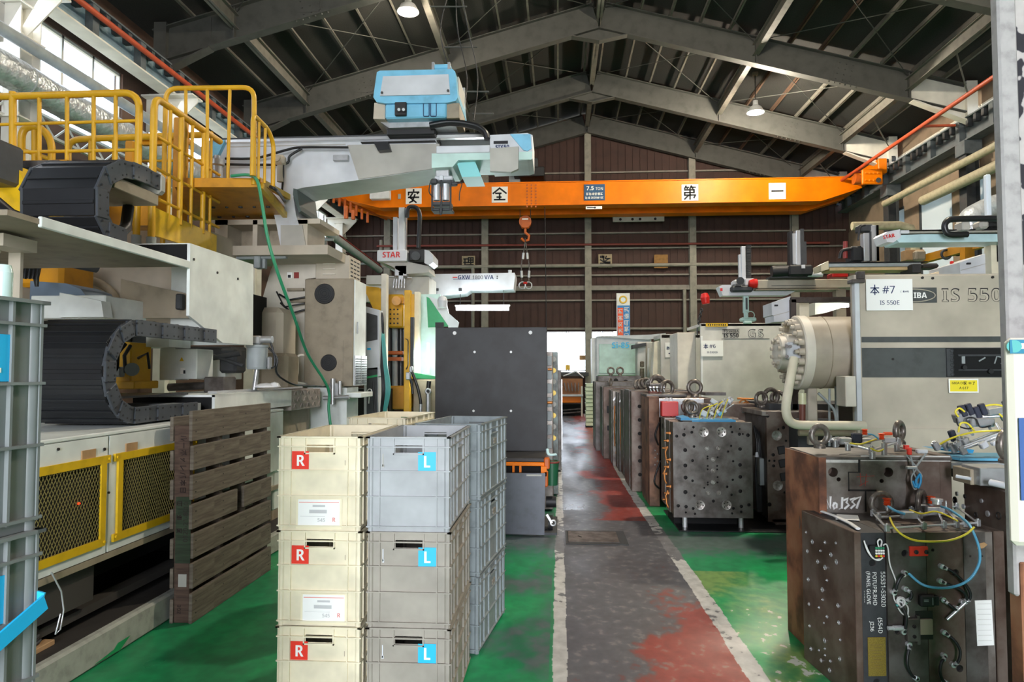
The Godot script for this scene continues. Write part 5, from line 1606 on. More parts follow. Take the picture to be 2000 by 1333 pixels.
	# operator panel on its pillar
	var op := thing("operator_panel", "tall white operator panel with dark screen beside the fan cabinet", "control panel", at(726, 700, 8.2))
	part(op, "pillar", slab([[711, 598], [741, 606], [741, 735], [738, 736], [738, 966], [711, 966]], 8.2, 0.16), M.robotwhite)
	part(op, "screen", slab([[716, 611], [737, 617], [737, 664], [716, 668]], 8.185, 0.01), M.darkgrey)
	part(op, "key_field", slab([[716, 668], [737, 664], [737, 722], [716, 722]], 8.185, 0.01), M.robotwhite)
	part(op, "key_print", blk(717, 680, 724, 684, 8.18, 0.004), M.cyan)
	part(op, "lower_cover", slab([[716, 720], [737, 718], [737, 960], [716, 960]], 8.185, 0.01), M.darkgrey)
	part(op, "green_reflection", slab([[716, 736], [737, 732], [737, 736], [716, 740]], 8.18, 0.008), M.greencurtain)  # green reflection on the dark cover, painted as a strip
	var ky := at(722, 765, 8.178)
	one("spanner_set", "spanners hanging on the operator panel pillar", "spanner", mb().torus(ky, Vector3.BACK, 0.025, 0.008, 14, 6).bar(ky + Vector3(0, -0.03, 0), ky + Vector3(-0.01, -0.14, 0), 0.014, 0.006, Vector3.BACK), M.chrome)
	var hb := thing("hose_bundle", "bundle of teal and black hoses hanging beside the operator panel", "hoses", at(748, 720, 8.3))
	for q in 7:
		part(hb, "hose", mb().tube(smooth([at(740 + q, 618 + q * 3, 8.3 + q * 0.03), at(742 + q * 1.4, 660, 8.3), at(744 + q * 1.8, 710, 8.25), at(747 + q * 2.4, 760, 8.2), at(744 + q * 1.6, 805, 8.25), at(744 + q, 835, 8.3)]), 0.011, 6), M.tealtube if q > 2 else M.blackhose)
	part(hb, "hose", mb().tube(smooth([at(740, 612, 8.35), at(747, 620, 8.3), at(746, 700, 8.35), at(730, 740, 8.2), at(734, 830, 8.2)]), 0.014, 6), M.blackhose)
	# the white vertical robot with red lettering
	var sr := thing("vertical_robot", "white vertical take-out robot with red lettering and tall twin arms below the crane", "robot", at(790, 500, 9.6))
	var bd := part(sr, "head_case", blk(736, 488, 795, 511, 9.5, 1.0, 0.01), M.robotwhite)
	text(bd, "STAR", at(764, 498, 9.49), 0.075, M.redpaint, Basis(), true)
	part(sr, "head_underside", slab([[742, 511], [795, 511], [836, 520], [838, 532], [790, 536], [764, 520]], 9.6, 0.5), M.robotshade)
	part(sr, "arm", blk(778, 405, 790, 490, 9.6, 0.1, 0.006), M.robotwhite)
	part(sr, "arm_rail", blk(790, 407, 793, 490, 9.62, 0.08), M.alu)
	part(sr, "arm", blk(767, 424, 776, 490, 9.7, 0.1, 0.006), M.robotwhite)
	part(sr, "motor", blk(798, 486, 831, 511, 9.5, 0.35, 0.02), M.black)
	part(sr, "motor_flange", mb().cyl(at(812, 500, 9.5), at(812, 500, 9.38), 0.06, -1.0, 16), M.darkgrey)
	part(sr, "motor_cover", slab([[829, 488], [838, 490], [846, 500], [846, 512], [838, 518], [829, 514]], 9.5, 0.4), M.robotwhite)
	part(sr, "cable_loop", mb().tube(smooth([at(795, 425, 9.6), at(797, 408, 9.6), at(806, 404, 9.6), at(817, 410, 9.6), at(820, 430, 9.6), at(817, 485, 9.6)]), 0.03, 8), M.blackhose)
	var gp := mb()
	gp.span(at(770, 540, 9.6), at(795, 518, 9.6) + Vector3(0, 0, -0.15), 0.01)
	gp.span(at(778, 548, 9.6), at(788, 530, 9.6) + Vector3(0, 0, -0.1), 0.005)
	for q in 5:
		gp.cyl(at(770 + q * 5, 545, 9.55), at(768 + q * 5.4, 563, 9.55), 0.012, -1.0, 8)
		gp.box(at(769 + q * 5.2, 556, 9.55), Vector3(0.022, 0.03, 0.03), 0.004)
	gp.cyl(at(796, 543, 9.6), at(805, 543, 9.6), 0.014)
	gp.cyl(at(760, 541, 9.6), at(770, 541, 9.6), 0.014)
	part(sr, "gripper", gp, M.alu)
	# long white robot arm with blue lettering
	var ga := thing("robot_arm", "long white robot arm with blue lettering above the tube light", "robot", at(920, 550, 11.0))
	var gb := part(ga, "arm_case", slab([[838, 536], [1005, 533], [1006, 540], [1003, 565], [915, 566], [905, 573], [838, 581]], 11.0, 0.5), M.robotwhite)
	part(gb, "arm_root", blk(715, 540, 838, 590, 11.2, 0.4), M.robotshade)
	text(gb, "GXW", at(906, 542, 10.985), 0.062, M.inkblue, Basis(), true)
	text(gb, "1800", at(933, 542, 10.985), 0.056, M.ink)
	text(gb, "V/A", at(955, 542, 10.985), 0.062, M.inkblue, Basis(), true)
	part(gb, "print_line", blk(885, 545.4, 937, 546.4, 10.99, 0.006), M.inkblue)
	part(gb, "red_print", blk(884, 541, 893, 543, 10.99, 0.006), M.redpaint)
	part(gb, "latch", mb().box(at(852, 566, 10.97), Vector3(0.08, 0.04, 0.04), 0.006).box(at(899, 566, 10.97), Vector3(0.05, 0.05, 0.04), 0.006).box(at(971, 540, 10.99), Vector3(0.015, 0.015, 0.02)).box(at(971, 544, 10.99), Vector3(0.02, 0.012, 0.02)), M.darkgrey)
	part(gb, "top_knob", mb().cyl(at(996, 534, 11.1), at(996, 528, 11.1), 0.03), M.robotwhite)
	# fluorescent tube
	var ft := thing("tube_light", "bright white tube light hanging below the robot arm with blue lettering", "lamp", at(942, 603, 11.0))
	var ta := at(891, 603, 11.0)
	var tb2 := at(994, 603, 11.0)
	part(ft, "tube", mb().cyl(ta, tb2, 0.03, -1.0, 12), M.tubelamp)
	part(ft, "housing", mb().span(ta + Vector3(-0.02, 0.03, 0.03), tb2 + Vector3(0.02, 0.06, -0.03), 0.006), M.white)
	parts(ft, "wire", [mb().cyl(at(899, 597, 11.0), at(899, 560, 11.15), 0.006, -1.0, 5), mb().cyl(at(984, 597, 11.0), at(984, 560, 11.15), 0.006, -1.0, 5)], M.black)
	for q in 3:
		lamp_light("tube_light_glow", ta.lerp(tb2, 0.2 + q * 0.3) + Vector3(0, -0.05, 0.08), "eefaff", 0.45, 0.1)
	# mould tilter: black slab standing on a low carriage
	var mt := thing("mould_tilter", "black steel slab standing upright on a low yellow edged carriage behind the crates", "tilter", V(-0.65, 0, 6.6))
	part(mt, "upright_slab", mb().span(V(-1.2, 0.62, 6.9), V(-0.115, 1.838, 6.98), 0.004), M.slab)
	part(mt, "lying_slab", mb().span(V(-1.2, 0.615, 6.32), V(-0.125, 0.65, 6.9), 0.004), M.slab)
	part(mt, "frame", mb().span(V(-1.2, 0.585, 6.28), V(-0.13, 0.615, 6.9), 0.004).span(V(-0.16, 0.5, 6.26), V(-0.11, 0.585, 6.32)).span(V(-0.35, 0.53, 6.28), V(-0.33, 0.59, 6.32)).span(V(-0.41, 0.53, 6.28), V(-0.39, 0.59, 6.32)), M.orange)
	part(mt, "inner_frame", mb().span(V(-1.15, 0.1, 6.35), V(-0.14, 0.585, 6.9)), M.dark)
	part(mt, "apron", mb().prism(PackedVector2Array([Vector2(-1.2, 0.03), Vector2(-0.13, 0.01), Vector2(-0.12, 0.535), Vector2(-1.2, 0.53)]), V(0, 0, 6.2), Vector3.RIGHT, Vector3.UP, Vector3(0, 0, -0.02)), mat("4a4f57", 0.4, 0.2, "dirt", 1.2))
	part(mt, "apron_label", mb().box(at(1043, 929, 6.195), Vector3(0.13, 0.014, 0.004)), M.robotshade)
	var hl := mb()
	for q in [[888, 651], [1036, 650], [927, 688], [998, 688], [925, 803], [998, 803]]:
		var p := at(q[0], q[1], 6.9)
		hl.cyl(p, p + Vector3(0, 0, 0.006), 0.018 if q[1] < 660 else 0.012, -1.0, 14)
	part(mt, "through_hole", hl, M.white)
	part(mt, "link_bar", mb().box(at(1068, 905, 6.35), Vector3(0.05, 0.1, 0.1), 0.01).box(at(1066, 935, 6.3), Vector3(0.04, 0.14, 0.08), 0.01), M.orangedark)
	part(mt, "tow_bar", mb().bar(at(1068, 1005, 6.2), at(1078, 1022, 6.2), 0.03, 0.02).torus(at(1080, 1022, 6.2), Vector3.BACK, 0.022, 0.01, 14, 6), M.alu)
	parts(mt, "castor", [mb().cyl(V(-0.1, 0.07, 6.4), V(-0.06, 0.07, 6.4), 0.07, -1.0, 16), mb().cyl(V(-0.12, 0.24, 6.5), V(-0.03, 0.24, 6.5), 0.05, -1.0, 14)], M.black)
	part(mt, "base_plate", mb().span(V(-1.2, 0.0, 6.25), V(-0.02, 0.02, 6.95)), M.darkgrey)
	one("green_bucket", "dark green bucket with red rim hanging beside the black slab", "bucket", mb().lathe(at(1078, 948, 6.5), Vector3.UP, [Vector2(0, 0), Vector2(0.05, 0), Vector2(0.065, 0.22), Vector2(0.055, 0.22), Vector2(0.045, 0.02), Vector2(0, 0.02)], 18), mat("1f5a3c", 0.4))
	part(get_node("green_bucket"), "rim", mb().torus(at(1078, 903, 6.5), Vector3.UP, 0.06, 0.01, 20, 6), mat("7c3a32", 0.6))
	one("cloth", "crumpled pale cloth lying at the edge of the black slab", "cloth", mb().tube(smooth([at(1069, 878, 6.4), at(1071, 887, 6.35), at(1078, 889, 6.35), at(1086, 888, 6.4)]), 0.014, 6, false, 0.6), mat("bfe0e4", 0.8))
	# moulds lining the near side of the aisle beyond the slab
	var la := thing("mould", "tall grey mould stack with square pockets right behind the black slab", "mould", V(-0.2, 0, 7.5))
	part(la, "body", mb().span(V(-0.55, 0.02, 7.3), V(-0.065, 1.61, 7.9), 0.004), M.steel)
	for q in 7:
		part(la, "pocket_block", mb().box(at(1073, 705 + q * 27, 7.29), Vector3(0.05, 0.1, 0.03), 0.006), M.pipegrey)
	part(la, "valve", mb().cyl(at(1070, 722, 7.27), at(1078, 722, 7.27), 0.012).cyl(at(1069, 787, 7.27), at(1079, 787, 7.27), 0.014), M.copper)
	var lb := thing("mould", "tall grey green mould with yellow round marks behind the black slab", "mould", V(-0.1, 0, 8.6))
	part(lb, "body", mb().span(V(-0.6, 0.02, 8.2), V(-0.012, 1.635, 9.0), 0.004), mat("6f7a78", 0.45, 0.3, "steel", 2.0))
	for q in 8:
		part(lb, "round_mark", mb().cyl(at(1081, 702 + q * 22, 8.2), at(1081, 702 + q * 22, 8.19), 0.03, -1.0, 16), M.brass if q % 2 else M.robotshade)
	part(lb, "edge_strip", mb().span(V(-0.085, 0.3, 8.18), V(-0.075, 1.635, 8.2)), M.robotgreen)
	var lc := thing("mould", "pale grey mould farthest along the near side of the aisle", "mould", V(0, 0, 10.6))
	part(lc, "body", mb().span(V(-0.6, 0.02, 10.2), V(0.03, 1.43, 11.0), 0.005), M.darksteel)
	part(lc, "side_bar", mb().span(V(0.03, 0.3, 10.3), V(0.045, 1.3, 10.4)), M.alu)
	# at the end of the aisle: tool bench, trays
	var wbn := thing("tool_bench", "brown tool bench with orange drawer and hanging tools at the end of the aisle", "bench", V(0.5, 0, 23.2))
	part(wbn, "tool_board", blk(1096, 740, 1138, 774, 23.2, 0.05), M.pegboard)
	part(wbn, "drawer_front", blk(1096, 775, 1138, 787, 23.0, 0.5, 0.01), M.orange)
	part(wbn, "bench_top", blk(1096, 771, 1139, 775, 22.9, 0.7, 0.01), M.robotwhite)
	part(wbn, "leg", blk(1135, 755, 1138, 815, 22.95, 0.06), M.cream)
	part(wbn, "leg", blk(1096, 755, 1098, 815, 22.95, 0.06), M.cream)
	part(wbn, "lower_shelf", blk(1096, 790, 1138, 812, 23.4, 0.2), M.dark)
	for q in 5:
		part(wbn, "hanging_tool", mb().bar(at(1102 + q * 7, 748, 23.15), at(1106 + q * 6, 764, 23.15), 0.05, 0.03), M.darksteel)
	part(wbn, "lower_tools", mb().cyl(at(1098, 802, 23.2), at(1134, 799, 23.2), 0.03).cyl(at(1098, 808, 23.2), at(1134, 805, 23.2), 0.03), M.darksteel)
	var shf := thing("sill_shelf", "grey steel shelf of small parts under the end window", "shelf", V(0.5, 1.4, 24.0))
	part(shf, "shelf_board", blk(1090, 728, 1150, 735, 23.9, 0.4), M.darkgrey)
	part(shf, "truss_strut", mb().cyl(at(1100, 735, 23.9), at(1125, 726, 23.9), 0.03).cyl(at(1125, 726, 23.9), at(1140, 738, 23.9), 0.03), M.alu)
	one("notice", "yellow notice taped low on the end window", "notice", mb().box(at(1109, 718, 24.5), Vector3(0.15, 0.17, 0.01)), M.yellowpanel)
	one("notice", "tan notice taped on the end window beside the column", "notice", mb().box(at(1138, 699, 24.5), Vector3(0.22, 0.16, 0.01)), M.cardboard)
	var t0 := mb()
	var proto := thing("parts_tray", "pale green shallow tray, lowest in its stack beyond the moulds", "tray", Vector3.ZERO, "pale green trays")
	proto.set_meta("local", true)
	part(proto, "tray", mb().box(Vector3(0, 0.05, 0), Vector3(0.25, 0.075, 0.4), 0.008), M.palegreen)
	part(proto, "rim", mb().box(Vector3(0, 0.092, 0), Vector3(0.27, 0.012, 0.42), 0.003), M.palegreen)
	var tb0 := at(1154, 824, 18.4)
	var ords := ["lowest", "second", "third", "fourth", "fifth", "sixth", "seventh", "eighth", "ninth", "tenth", "eleventh"]
	proto.position = Vector3(tb0.x, 0.03, tb0.z - 0.2)
	for q in range(1, 11):
		copy(proto, "pale green shallow tray, %s from the floor in its stack beyond the moulds" % ords[q], Vector3(tb0.x + 0.008 * sin(q * 2.0), 0.03 + q * 0.099, tb0.z - 0.2))
	one("tray_dolly", "dark low dolly carrying the pale green trays", "dolly", mb().box(Vector3(tb0.x, 0.02, tb0.z - 0.2), Vector3(0.26, 0.035, 0.4), 0.005), M.black)

func build_right_machines() -> void:
	# press nearest the viewer
	var p7 := thing("injection_press", "nearest beige injection press with dark stripes and large round bolted cylinder", "machine", V(3.2, 0, 6.6))
	var cv := part(p7, "front_cover", mb().span(V(2.45, 0.55, 6.0), V(5.2, 2.19, 6.05), 0.004).span(V(2.41, 2.14, 6.01), V(5.2, 2.2, 6.14)).span(V(2.45, 0.0, 6.3), V(5.2, 0.6, 6.8)), M.beige)
	part(cv, "edge_strip", mb().span(V(2.41, 0.95, 6.0), V(2.45, 2.135, 6.06), 0.004), M.robotwhite)
	part(cv, "side_cover", mb().span(V(2.43, 0.5, 6.05), V(2.46, 2.15, 6.14)), M.beige)
	part(cv, "dark_stripe", mb().span(V(2.455, 1.645, 5.995), V(5.2, 1.69, 6.0)), M.darkband)
	part(cv, "dark_panel", mb().span(V(2.455, 1.36, 5.993), V(5.2, 1.6, 6.0)), M.darkband)
	part(cv, "lower_skirt", mb().span(V(2.45, 0.3, 5.99), V(5.2, 0.95, 6.0), 0.0), M.beige)
	var op := mb()
	op.span(V(3.11, 1.365, 5.99), V(5.2, 1.595, 5.993))
	part(cv, "window_recess", op, M.dark)
	var rc := mb()
	rc.span(V(3.2, 1.53, 5.98), V(5.2, 1.545, 5.992)).span(V(3.2, 1.415, 5.98), V(5.2, 1.425, 5.992)).span(V(3.11, 1.37, 5.98), V(3.16, 1.59, 5.99))
	for q in 6:
		rc.torus(V(3.15, 1.385 + q * 0.038, 5.978), Vector3.BACK, 0.012, 0.003, 10, 4)
	part(cv, "slide_rail", rc, M.darkgrey)
	part(cv, "clip", mb().box(V(3.24, 1.5, 5.985), Vector3(0.025, 0.06, 0.01)).bar(V(3.36, 1.49, 5.985), V(3.41, 1.52, 5.985), 0.01, 0.008, Vector3.BACK).bar(V(3.48, 1.47, 5.985), V(3.5, 1.53, 5.985), 0.008, 0.006, Vector3.BACK).bar(V(3.5, 1.53, 5.985), V(3.54, 1.52, 5.985), 0.008, 0.006, Vector3.BACK).bar(V(3.53, 1.47, 5.985), V(3.57, 1.5, 5.985), 0.008, 0.006, Vector3.BACK), M.pipegrey)
	part(cv, "knob", mb().cyl(V(3.24, 1.44, 5.99), V(3.24, 1.44, 5.96), 0.018).cyl(V(3.44, 1.41, 5.99), V(3.44, 1.41, 5.96), 0.02), M.black)
	var scr := mb()
	for q in [[1700, 583], [1821, 544], [1801, 543], [1938, 542], [1743, 702]]:
		var pp := at(q[0], q[1], 6.0)
		scr.cyl(pp, pp + Vector3(0, 0, 0.01), 0.011, -1.0, 8)
	part(cv, "screw", scr, M.bolt)
	part(cv, "hinge_bracket", mb().span(at(1664, 553, 5.97), at(1690, 545, 5.97) + Vector3(0, 0, -0.1), 0.004).span(at(1675, 545, 5.98), at(1690, 530, 5.98) + Vector3(0, 0, -0.05), 0.004), M.darksteel)
	# maker's badge: oval with reversed-out letters, outline model number
	var bz := at(1804, 577.5, 5.995)
	var badge := part(cv, "badge_plate", mb().span(at(1760, 592, 5.998), at(1829, 562, 5.998) + Vector3(0, 0, 0.004)), M.darkband)
	var ov := []
	for q in 33:
		var a := TAU * q / 32.0
		ov.append(at(1783, 577.5, 5.992) + Vector3(cos(a) * 0.175, sin(a) * 0.052, 0))
	part(badge, "oval", mb().tube(ov, 0.004, 5), M.beige)
	text(badge, "TOSHIBA", at(1777, 577.5, 5.993), 0.045, M.paper, Basis(), true)
	var mdl := at(1909, 577, 5.996)
	outline_text(cv, "IS 550E", Vector3(mdl.x, mdl.y, mdl.z), 0.108, M.ink, M.beige, "model_number")
	# round cylinder with bolted flange
	var cyc := V(2.3, 1.575, 6.45)
	var cy := part(p7, "cylinder", mb().cyl(Vector3(2.12, cyc.y, cyc.z), Vector3(2.9, cyc.y, cyc.z), 0.315, -1.0, 40), mat("b5aa98", 0.38, 0.0, "soft", 1.0))
	part(cy, "seam_ring", mb().torus(Vector3(2.28, cyc.y, cyc.z), Vector3.RIGHT, 0.315, 0.004, 40, 5), M.beigedark)
	part(cy, "flange", mb().lathe(Vector3(2.12, cyc.y, cyc.z), Vector3.LEFT, [Vector2(0.325, -0.02), Vector2(0.325, 0.05), Vector2(0.315, 0.06), Vector2(0.0, 0.06)], 40), M.beigelit)
	for q in 20:
		var nuts := mb()
		var a := TAU * q / 20.0
		var o := Vector3(0, cos(a) * 0.265, sin(a) * 0.265)
		var b := Vector3(2.06, cyc.y, cyc.z) + o
		nuts.cyl(b, b + Vector3(-0.045, 0, 0), 0.032, -1.0, 6)
		nuts.cyl(b + Vector3(-0.045, 0, 0), b + Vector3(-0.075, 0, 0), 0.018, -1.0, 10)
		part(cy, "flange_nut", nuts, M.beige)
	part(cy, "boss", mb().lathe(Vector3(2.06, cyc.y, cyc.z), Vector3.LEFT, [Vector2(0.17, 0), Vector2(0.17, 0.08), Vector2(0.15, 0.09), Vector2(0.15, 0.14), Vector2(0.13, 0.15), Vector2(0, 0.15)], 28), M.beigelit)
	var n2 := mb()
	for q in 10:
		var a := TAU * q / 10.0
		var b := Vector3(1.92, cyc.y + cos(a) * 0.115, cyc.z + sin(a) * 0.115)
		n2.cyl(b, b + Vector3(-0.03, 0, 0), 0.018, -1.0, 6)
	part(cy, "boss_nut", n2, M.beige)
	var yk := part(cy, "yoke_block", mb().box(at(1547, 686, 6.3), Vector3(0.11, 0.15, 0.12), 0.012), M.robotwhite)
	part(yk, "yoke_bolt", mb().cyl(at(1537, 677, 6.22), at(1537, 677, 6.18), 0.016, -1.0, 8).cyl(at(1537, 697, 6.22), at(1537, 697, 6.18), 0.016, -1.0, 8).cyl(at(1544, 677, 6.22), at(1544, 677, 6.16), 0.014, -1.0, 8), M.darksteel)
	part(p7, "oil_pipe", mb().tube(rounded([at(1551, 700, 6.0), at(1540, 760, 5.9), at(1533, 805, 5.85), at(1545, 831, 5.85), at(1690, 832, 5.85)], 0.09, 6), 0.036, 12), M.machcream)
	part(p7, "return_pipe", mb().cyl(at(1560, 846, 6.1), at(1700, 846, 6.1), 0.028, -1.0, 10), M.beigedark)
	part(p7, "leg_post", mb().span(at(1580, 870, 6.45), at(1596, 755, 6.45) + Vector3(0, 0, -0.1), 0.006).span(V(2.1, 0, 6.3), V(2.45, 0.6, 6.8), 0.01), M.beige)
	part(p7, "junction_box", blk(1652, 735, 1672, 795, 5.98, 0.2, 0.006), M.beigelit)
	part(p7, "grease_cup", mb().cyl(at(1567, 790, 6.2), at(1567, 768, 6.2), 0.032, -1.0, 14), mat("c9c8a4", 0.3))
	part(p7, "grease_base", mb().cyl(at(1567, 825, 6.2), at(1567, 790, 6.2), 0.026, -1.0, 14), mat("6a3b30", 0.5))
	part(p7, "thin_pipe", mb().tube(smooth([at(1598, 768, 6.2), at(1620, 790, 6.2), at(1632, 812, 6.2), at(1634, 870, 6.2)]), 0.012, 6).cyl(at(1620, 760, 6.3), at(1620, 872, 6.3), 0.01).cyl(at(1633, 755, 6.3), at(1636, 872, 6.3), 0.014), M.pipegrey)
	part(p7, "bed", mb().span(V(2.1, 0.55, 6.5), V(2.44, 0.98, 7.0)).span(V(2.0, 0.0, 7.0), V(5.2, 1.1, 7.9)), M.darkgrey)
	part(p7, "guard_frame", blk(1549, 585, 1555, 840, 7.0, 0.06).span(at(1546, 591, 7.0), at(1672, 580, 7.0) + Vector3(0, 0, -0.06)), M.gasket)
	part(p7, "pale_cover", blk(1562, 585, 1580, 640, 7.2, 0.1), M.machcream)
	part(p7, "far_duct", slab([[1592, 591], [1660, 592], [1640, 603], [1610, 612], [1592, 615]], 7.6, 0.3), M.machcream)
	part(p7, "lamp_tube", mb().cyl(at(1624, 598, 7.5), at(1657, 597, 7.5), 0.02, -1.0, 10), M.tubelamp)
	lamp_light("press_lamp_light", at(1640, 604, 7.42), "f0faff", 0.1, 0.06)
	# paper notices: hung on the press, things of their own
	var s7 := at(1737, 576, 5.98)
	var n7 := thing("press_notice", "large white paper notice with a number seven taped on the nearest beige press", "notice", s7)
	part(n7, "sheet", mb().box(s7, Vector3(0.365, 0.255, 0.002)), M.paper)
	var hz := s7.z + 0.003
	glyph(n7, "hon", Vector3(s7.x - 0.115, s7.y + 0.04, hz), 0.078, 0.008, M.inkblue)
	text(n7, "#7", Vector3(s7.x - 0.005, s7.y + 0.04, hz), 0.062, M.inkblue)
	text(n7, "(      #4)", Vector3(s7.x + 0.12, s7.y + 0.025, hz), 0.014, M.inkblue)
	glyph(n7, "hon", Vector3(s7.x + 0.112, s7.y + 0.025, hz), 0.018, 0.002, M.inkblue)
	text(n7, "IS 550E", Vector3(s7.x, s7.y - 0.065, hz), 0.034, M.inkblue)
	var sy := at(1882, 754, 5.98)
	var ny := thing("yellow_tag", "small yellow card with black code in a white border on the nearest press", "label", sy)
	part(ny, "border", mb().box(sy, Vector3(0.23, 0.112, 0.002)), M.paper)
	part(ny, "card", mb().box(sy + Vector3(0, 0, 0.001), Vector3(0.21, 0.09, 0.002)), mat("efdb2c", 0.6))
	text(ny, "680A D", sy + Vector3(-0.05, 0.022, 0.003), 0.019, M.ink)
	glyph(ny, "seki", sy + Vector3(0.012, 0.022, 0.003), 0.026, 0.003, M.ink)
	glyph(ny, "ro", sy + Vector3(0.05, 0.022, 0.003), 0.02, 0.003, M.ink)
	glyph(ny, "a", sy + Vector3(0.077, 0.022, 0.003), 0.022, 0.003, M.ink)
	text(ny, "A 617", sy + Vector3(0, -0.018, 0.003), 0.02, M.ink)

	# second press
	var p6 := thing("injection_press", "pale grey injection press with outlined letters, second from the viewer on the press side", "machine", V(3.0, 0, 12.0))
	var a6 := at(1368, 632, 11.5)
	var b6 := at(1560, 626, 11.5)
	var c6 := part(p6, "front_cover", mb().span(Vector3(a6.x, 0.0, a6.z), Vector3(5.6, a6.y, a6.z - 0.06), 0.01).span(Vector3(a6.x, a6.y - 0.05, a6.z), Vector3(5.6, a6.y, a6.z - 1.2), 0.006), M.machgrey)
	part(c6, "side_cover", mb().span(Vector3(a6.x - 0.3, 0.5, a6.z - 0.4), Vector3(a6.x, a6.y - 0.12, a6.z - 1.2), 0.01), M.beigelit)
	part(c6, "door_edge", mb().span(Vector3(a6.x, 0.9, a6.z), Vector3(a6.x + 0.03, a6.y - 0.2, a6.z + 0.012)), M.white)
	part(c6, "round_cover", mb().cyl(at(1341, 770, 12.0) + Vector3(0, -0.5, 0), at(1341, 690, 12.0), 0.1, -1.0, 20).lathe(at(1341, 690, 12.0), Vector3.UP, [Vector2(0.1, 0), Vector2(0.09, 0.05), Vector2(0.05, 0.1), Vector2(0, 0.12)], 20), M.machgrey)
	var g6 := at(1428, 655, 11.49)
	text(c6, "IS 550", Vector3(g6.x, at(1428, 656, 11.49).y, g6.z), 0.06, M.ink, Basis(), true, "model_number")
	part(c6, "badge_frame", mb().tube([at(1411, 644, 11.49), at(1444, 643, 11.49), at(1444, 651, 11.49), at(1411, 652, 11.49)], 0.004, 4, true), M.ink)
	text(c6, "TOSHIBA", at(1428, 647.5, 11.485), 0.04, M.ink, Basis(), true)
	var gs := at(1476, 652, 11.49)
	outline_text(c6, "GS", gs, 0.135, M.ink, M.machgrey, "model_letters")
	part(c6, "underline", blk(1409, 661.5, 1503, 662.6, 11.492, 0.004), M.ink)
	var y6 := at(1400, 635, 11.47)
	var t6 := thing("yellow_strip", "narrow yellow strip label on top corner of the second grey press", "label", y6)
	part(t6, "strip", mb().box(y6, Vector3(0.34, 0.055, 0.004)), M.yellowpanel)
	for q in 9:
		part(t6, "print", mb().box(y6 + Vector3(-0.13 + q * 0.033, 0, 0.003), Vector3(0.018, 0.026 if q % 2 else 0.02, 0.002)), M.ink)
	var s6 := at(1391, 681, 11.47)
	var n6 := thing("press_notice", "white paper notice with a number six taped on the second grey press", "notice", s6)
	part(n6, "sheet", mb().box(s6, Vector3(0.34, 0.25, 0.003)), M.paper)
	glyph(n6, "hon", Vector3(s6.x - 0.1, s6.y + 0.035, s6.z + 0.004), 0.075, 0.009, M.inkblue)
	text(n6, "#6", Vector3(s6.x + 0.005, s6.y + 0.035, s6.z + 0.004), 0.06, M.inkblue)
	text(n6, "IS 550GS", Vector3(s6.x, s6.y - 0.06, s6.z + 0.004), 0.03, M.inkblue)
	part(p6, "warning_lamp", mb().lathe(at(1379, 594, 11.0), Vector3(-0.15, 1, 0), [Vector2(0, 0), Vector2(0.055, 0), Vector2(0.06, 0.02), Vector2(0.07, 0.1), Vector2(0.05, 0.16), Vector2(0, 0.17)], 16), M.redpaint)
	var ch := mb()
	for q in 6:
		ch.torus(at(1370 - q * 1.2, 606 + q * 5, 11.0), Vector3(1, 0, 0.6 if q % 2 else -0.6), 0.025, 0.008, 10, 5)
	ch.cyl(at(1362, 640, 11.0), at(1362, 655, 11.0), 0.012)
	part(p6, "lamp_chain", ch, M.darkgrey)
	# third press and farther ones
	var p5 := thing("injection_press", "third pale grey press along the aisle, with a door notice numbered five", "machine", V(2.6, 0, 15.0))
	var c5 := part(p5, "front_cover", blk(1292, 653, 1420, 862, 14.6, 0.05, 0.01).span(at(1292, 653, 14.6), at(1420, 660, 14.6) + Vector3(0, 0, -1.2)), M.machgrey)
	part(c5, "door_gap", blk(1323, 655, 1325.5, 780, 14.59, 0.01), M.beigedark)
	part(c5, "top_cap", blk(1323, 650, 1346, 658, 14.55, 0.4, 0.01), M.beigedark)
	part(c5, "side_column", slab([[1278, 668], [1292, 664], [1292, 790], [1272, 790]], 14.8, 0.4), M.machcream)
	var s5 := at(1312, 684, 14.57)
	var n5 := thing("press_notice", "white paper notice with a number five taped on the third press", "notice", s5)
	part(n5, "sheet", mb().box(s5, Vector3(0.26, 0.3, 0.003)), M.paper)
	glyph(n5, "hon", Vector3(s5.x - 0.075, s5.y + 0.04, s5.z + 0.004), 0.075, 0.009, M.inkblue)
	text(n5, "#5", Vector3(s5.x + 0.03, s5.y + 0.04, s5.z + 0.004), 0.06, M.inkblue)
	part(n5, "small_print", mb().box(s5 + Vector3(0.0, -0.07, 0.003), Vector3(0.13, 0.02, 0.001)), M.inkblue)
	var p4 := thing("injection_press", "fourth grey press along the aisle, with a rusty top lever", "machine", V(2.4, 0, 17.0))
	part(p4, "front_cover", blk(1246, 668, 1330, 845, 16.8, 0.5, 0.02), M.machgrey)
	part(p4, "door_lines", blk(1262, 670, 1263, 790, 16.78, 0.01).span(at(1282, 790, 16.79), at(1283, 668, 16.79)), M.beigedark)
	part(p4, "lever", mb().cyl(at(1254, 720, 16.5), at(1254, 745, 16.5), 0.05, -1.0, 8).box(at(1254, 712, 16.5), Vector3(0.09, 0.14, 0.09), 0.02), M.wood)
	part(p4, "chain_strip", mb().tube([at(1267, 680, 16.6), at(1266, 735, 16.6)], 0.02, 6), M.white)
	part(p4, "top_plate", slab([[1236, 674], [1262, 670], [1262, 676], [1236, 682]], 16.6, 0.4), M.darkgrey)
	var p3 := thing("electric_press", "white press with blue lettering and green foot near the end window", "machine", V(1.6, 0, 19.5))
	part(p3, "cover", blk(1164, 657, 1272, 735, 19.3, 0.8, 0.03), M.robotwhite)
	part(p3, "side", blk(1156, 660, 1164, 770, 19.5, 0.6, 0.01), M.white)
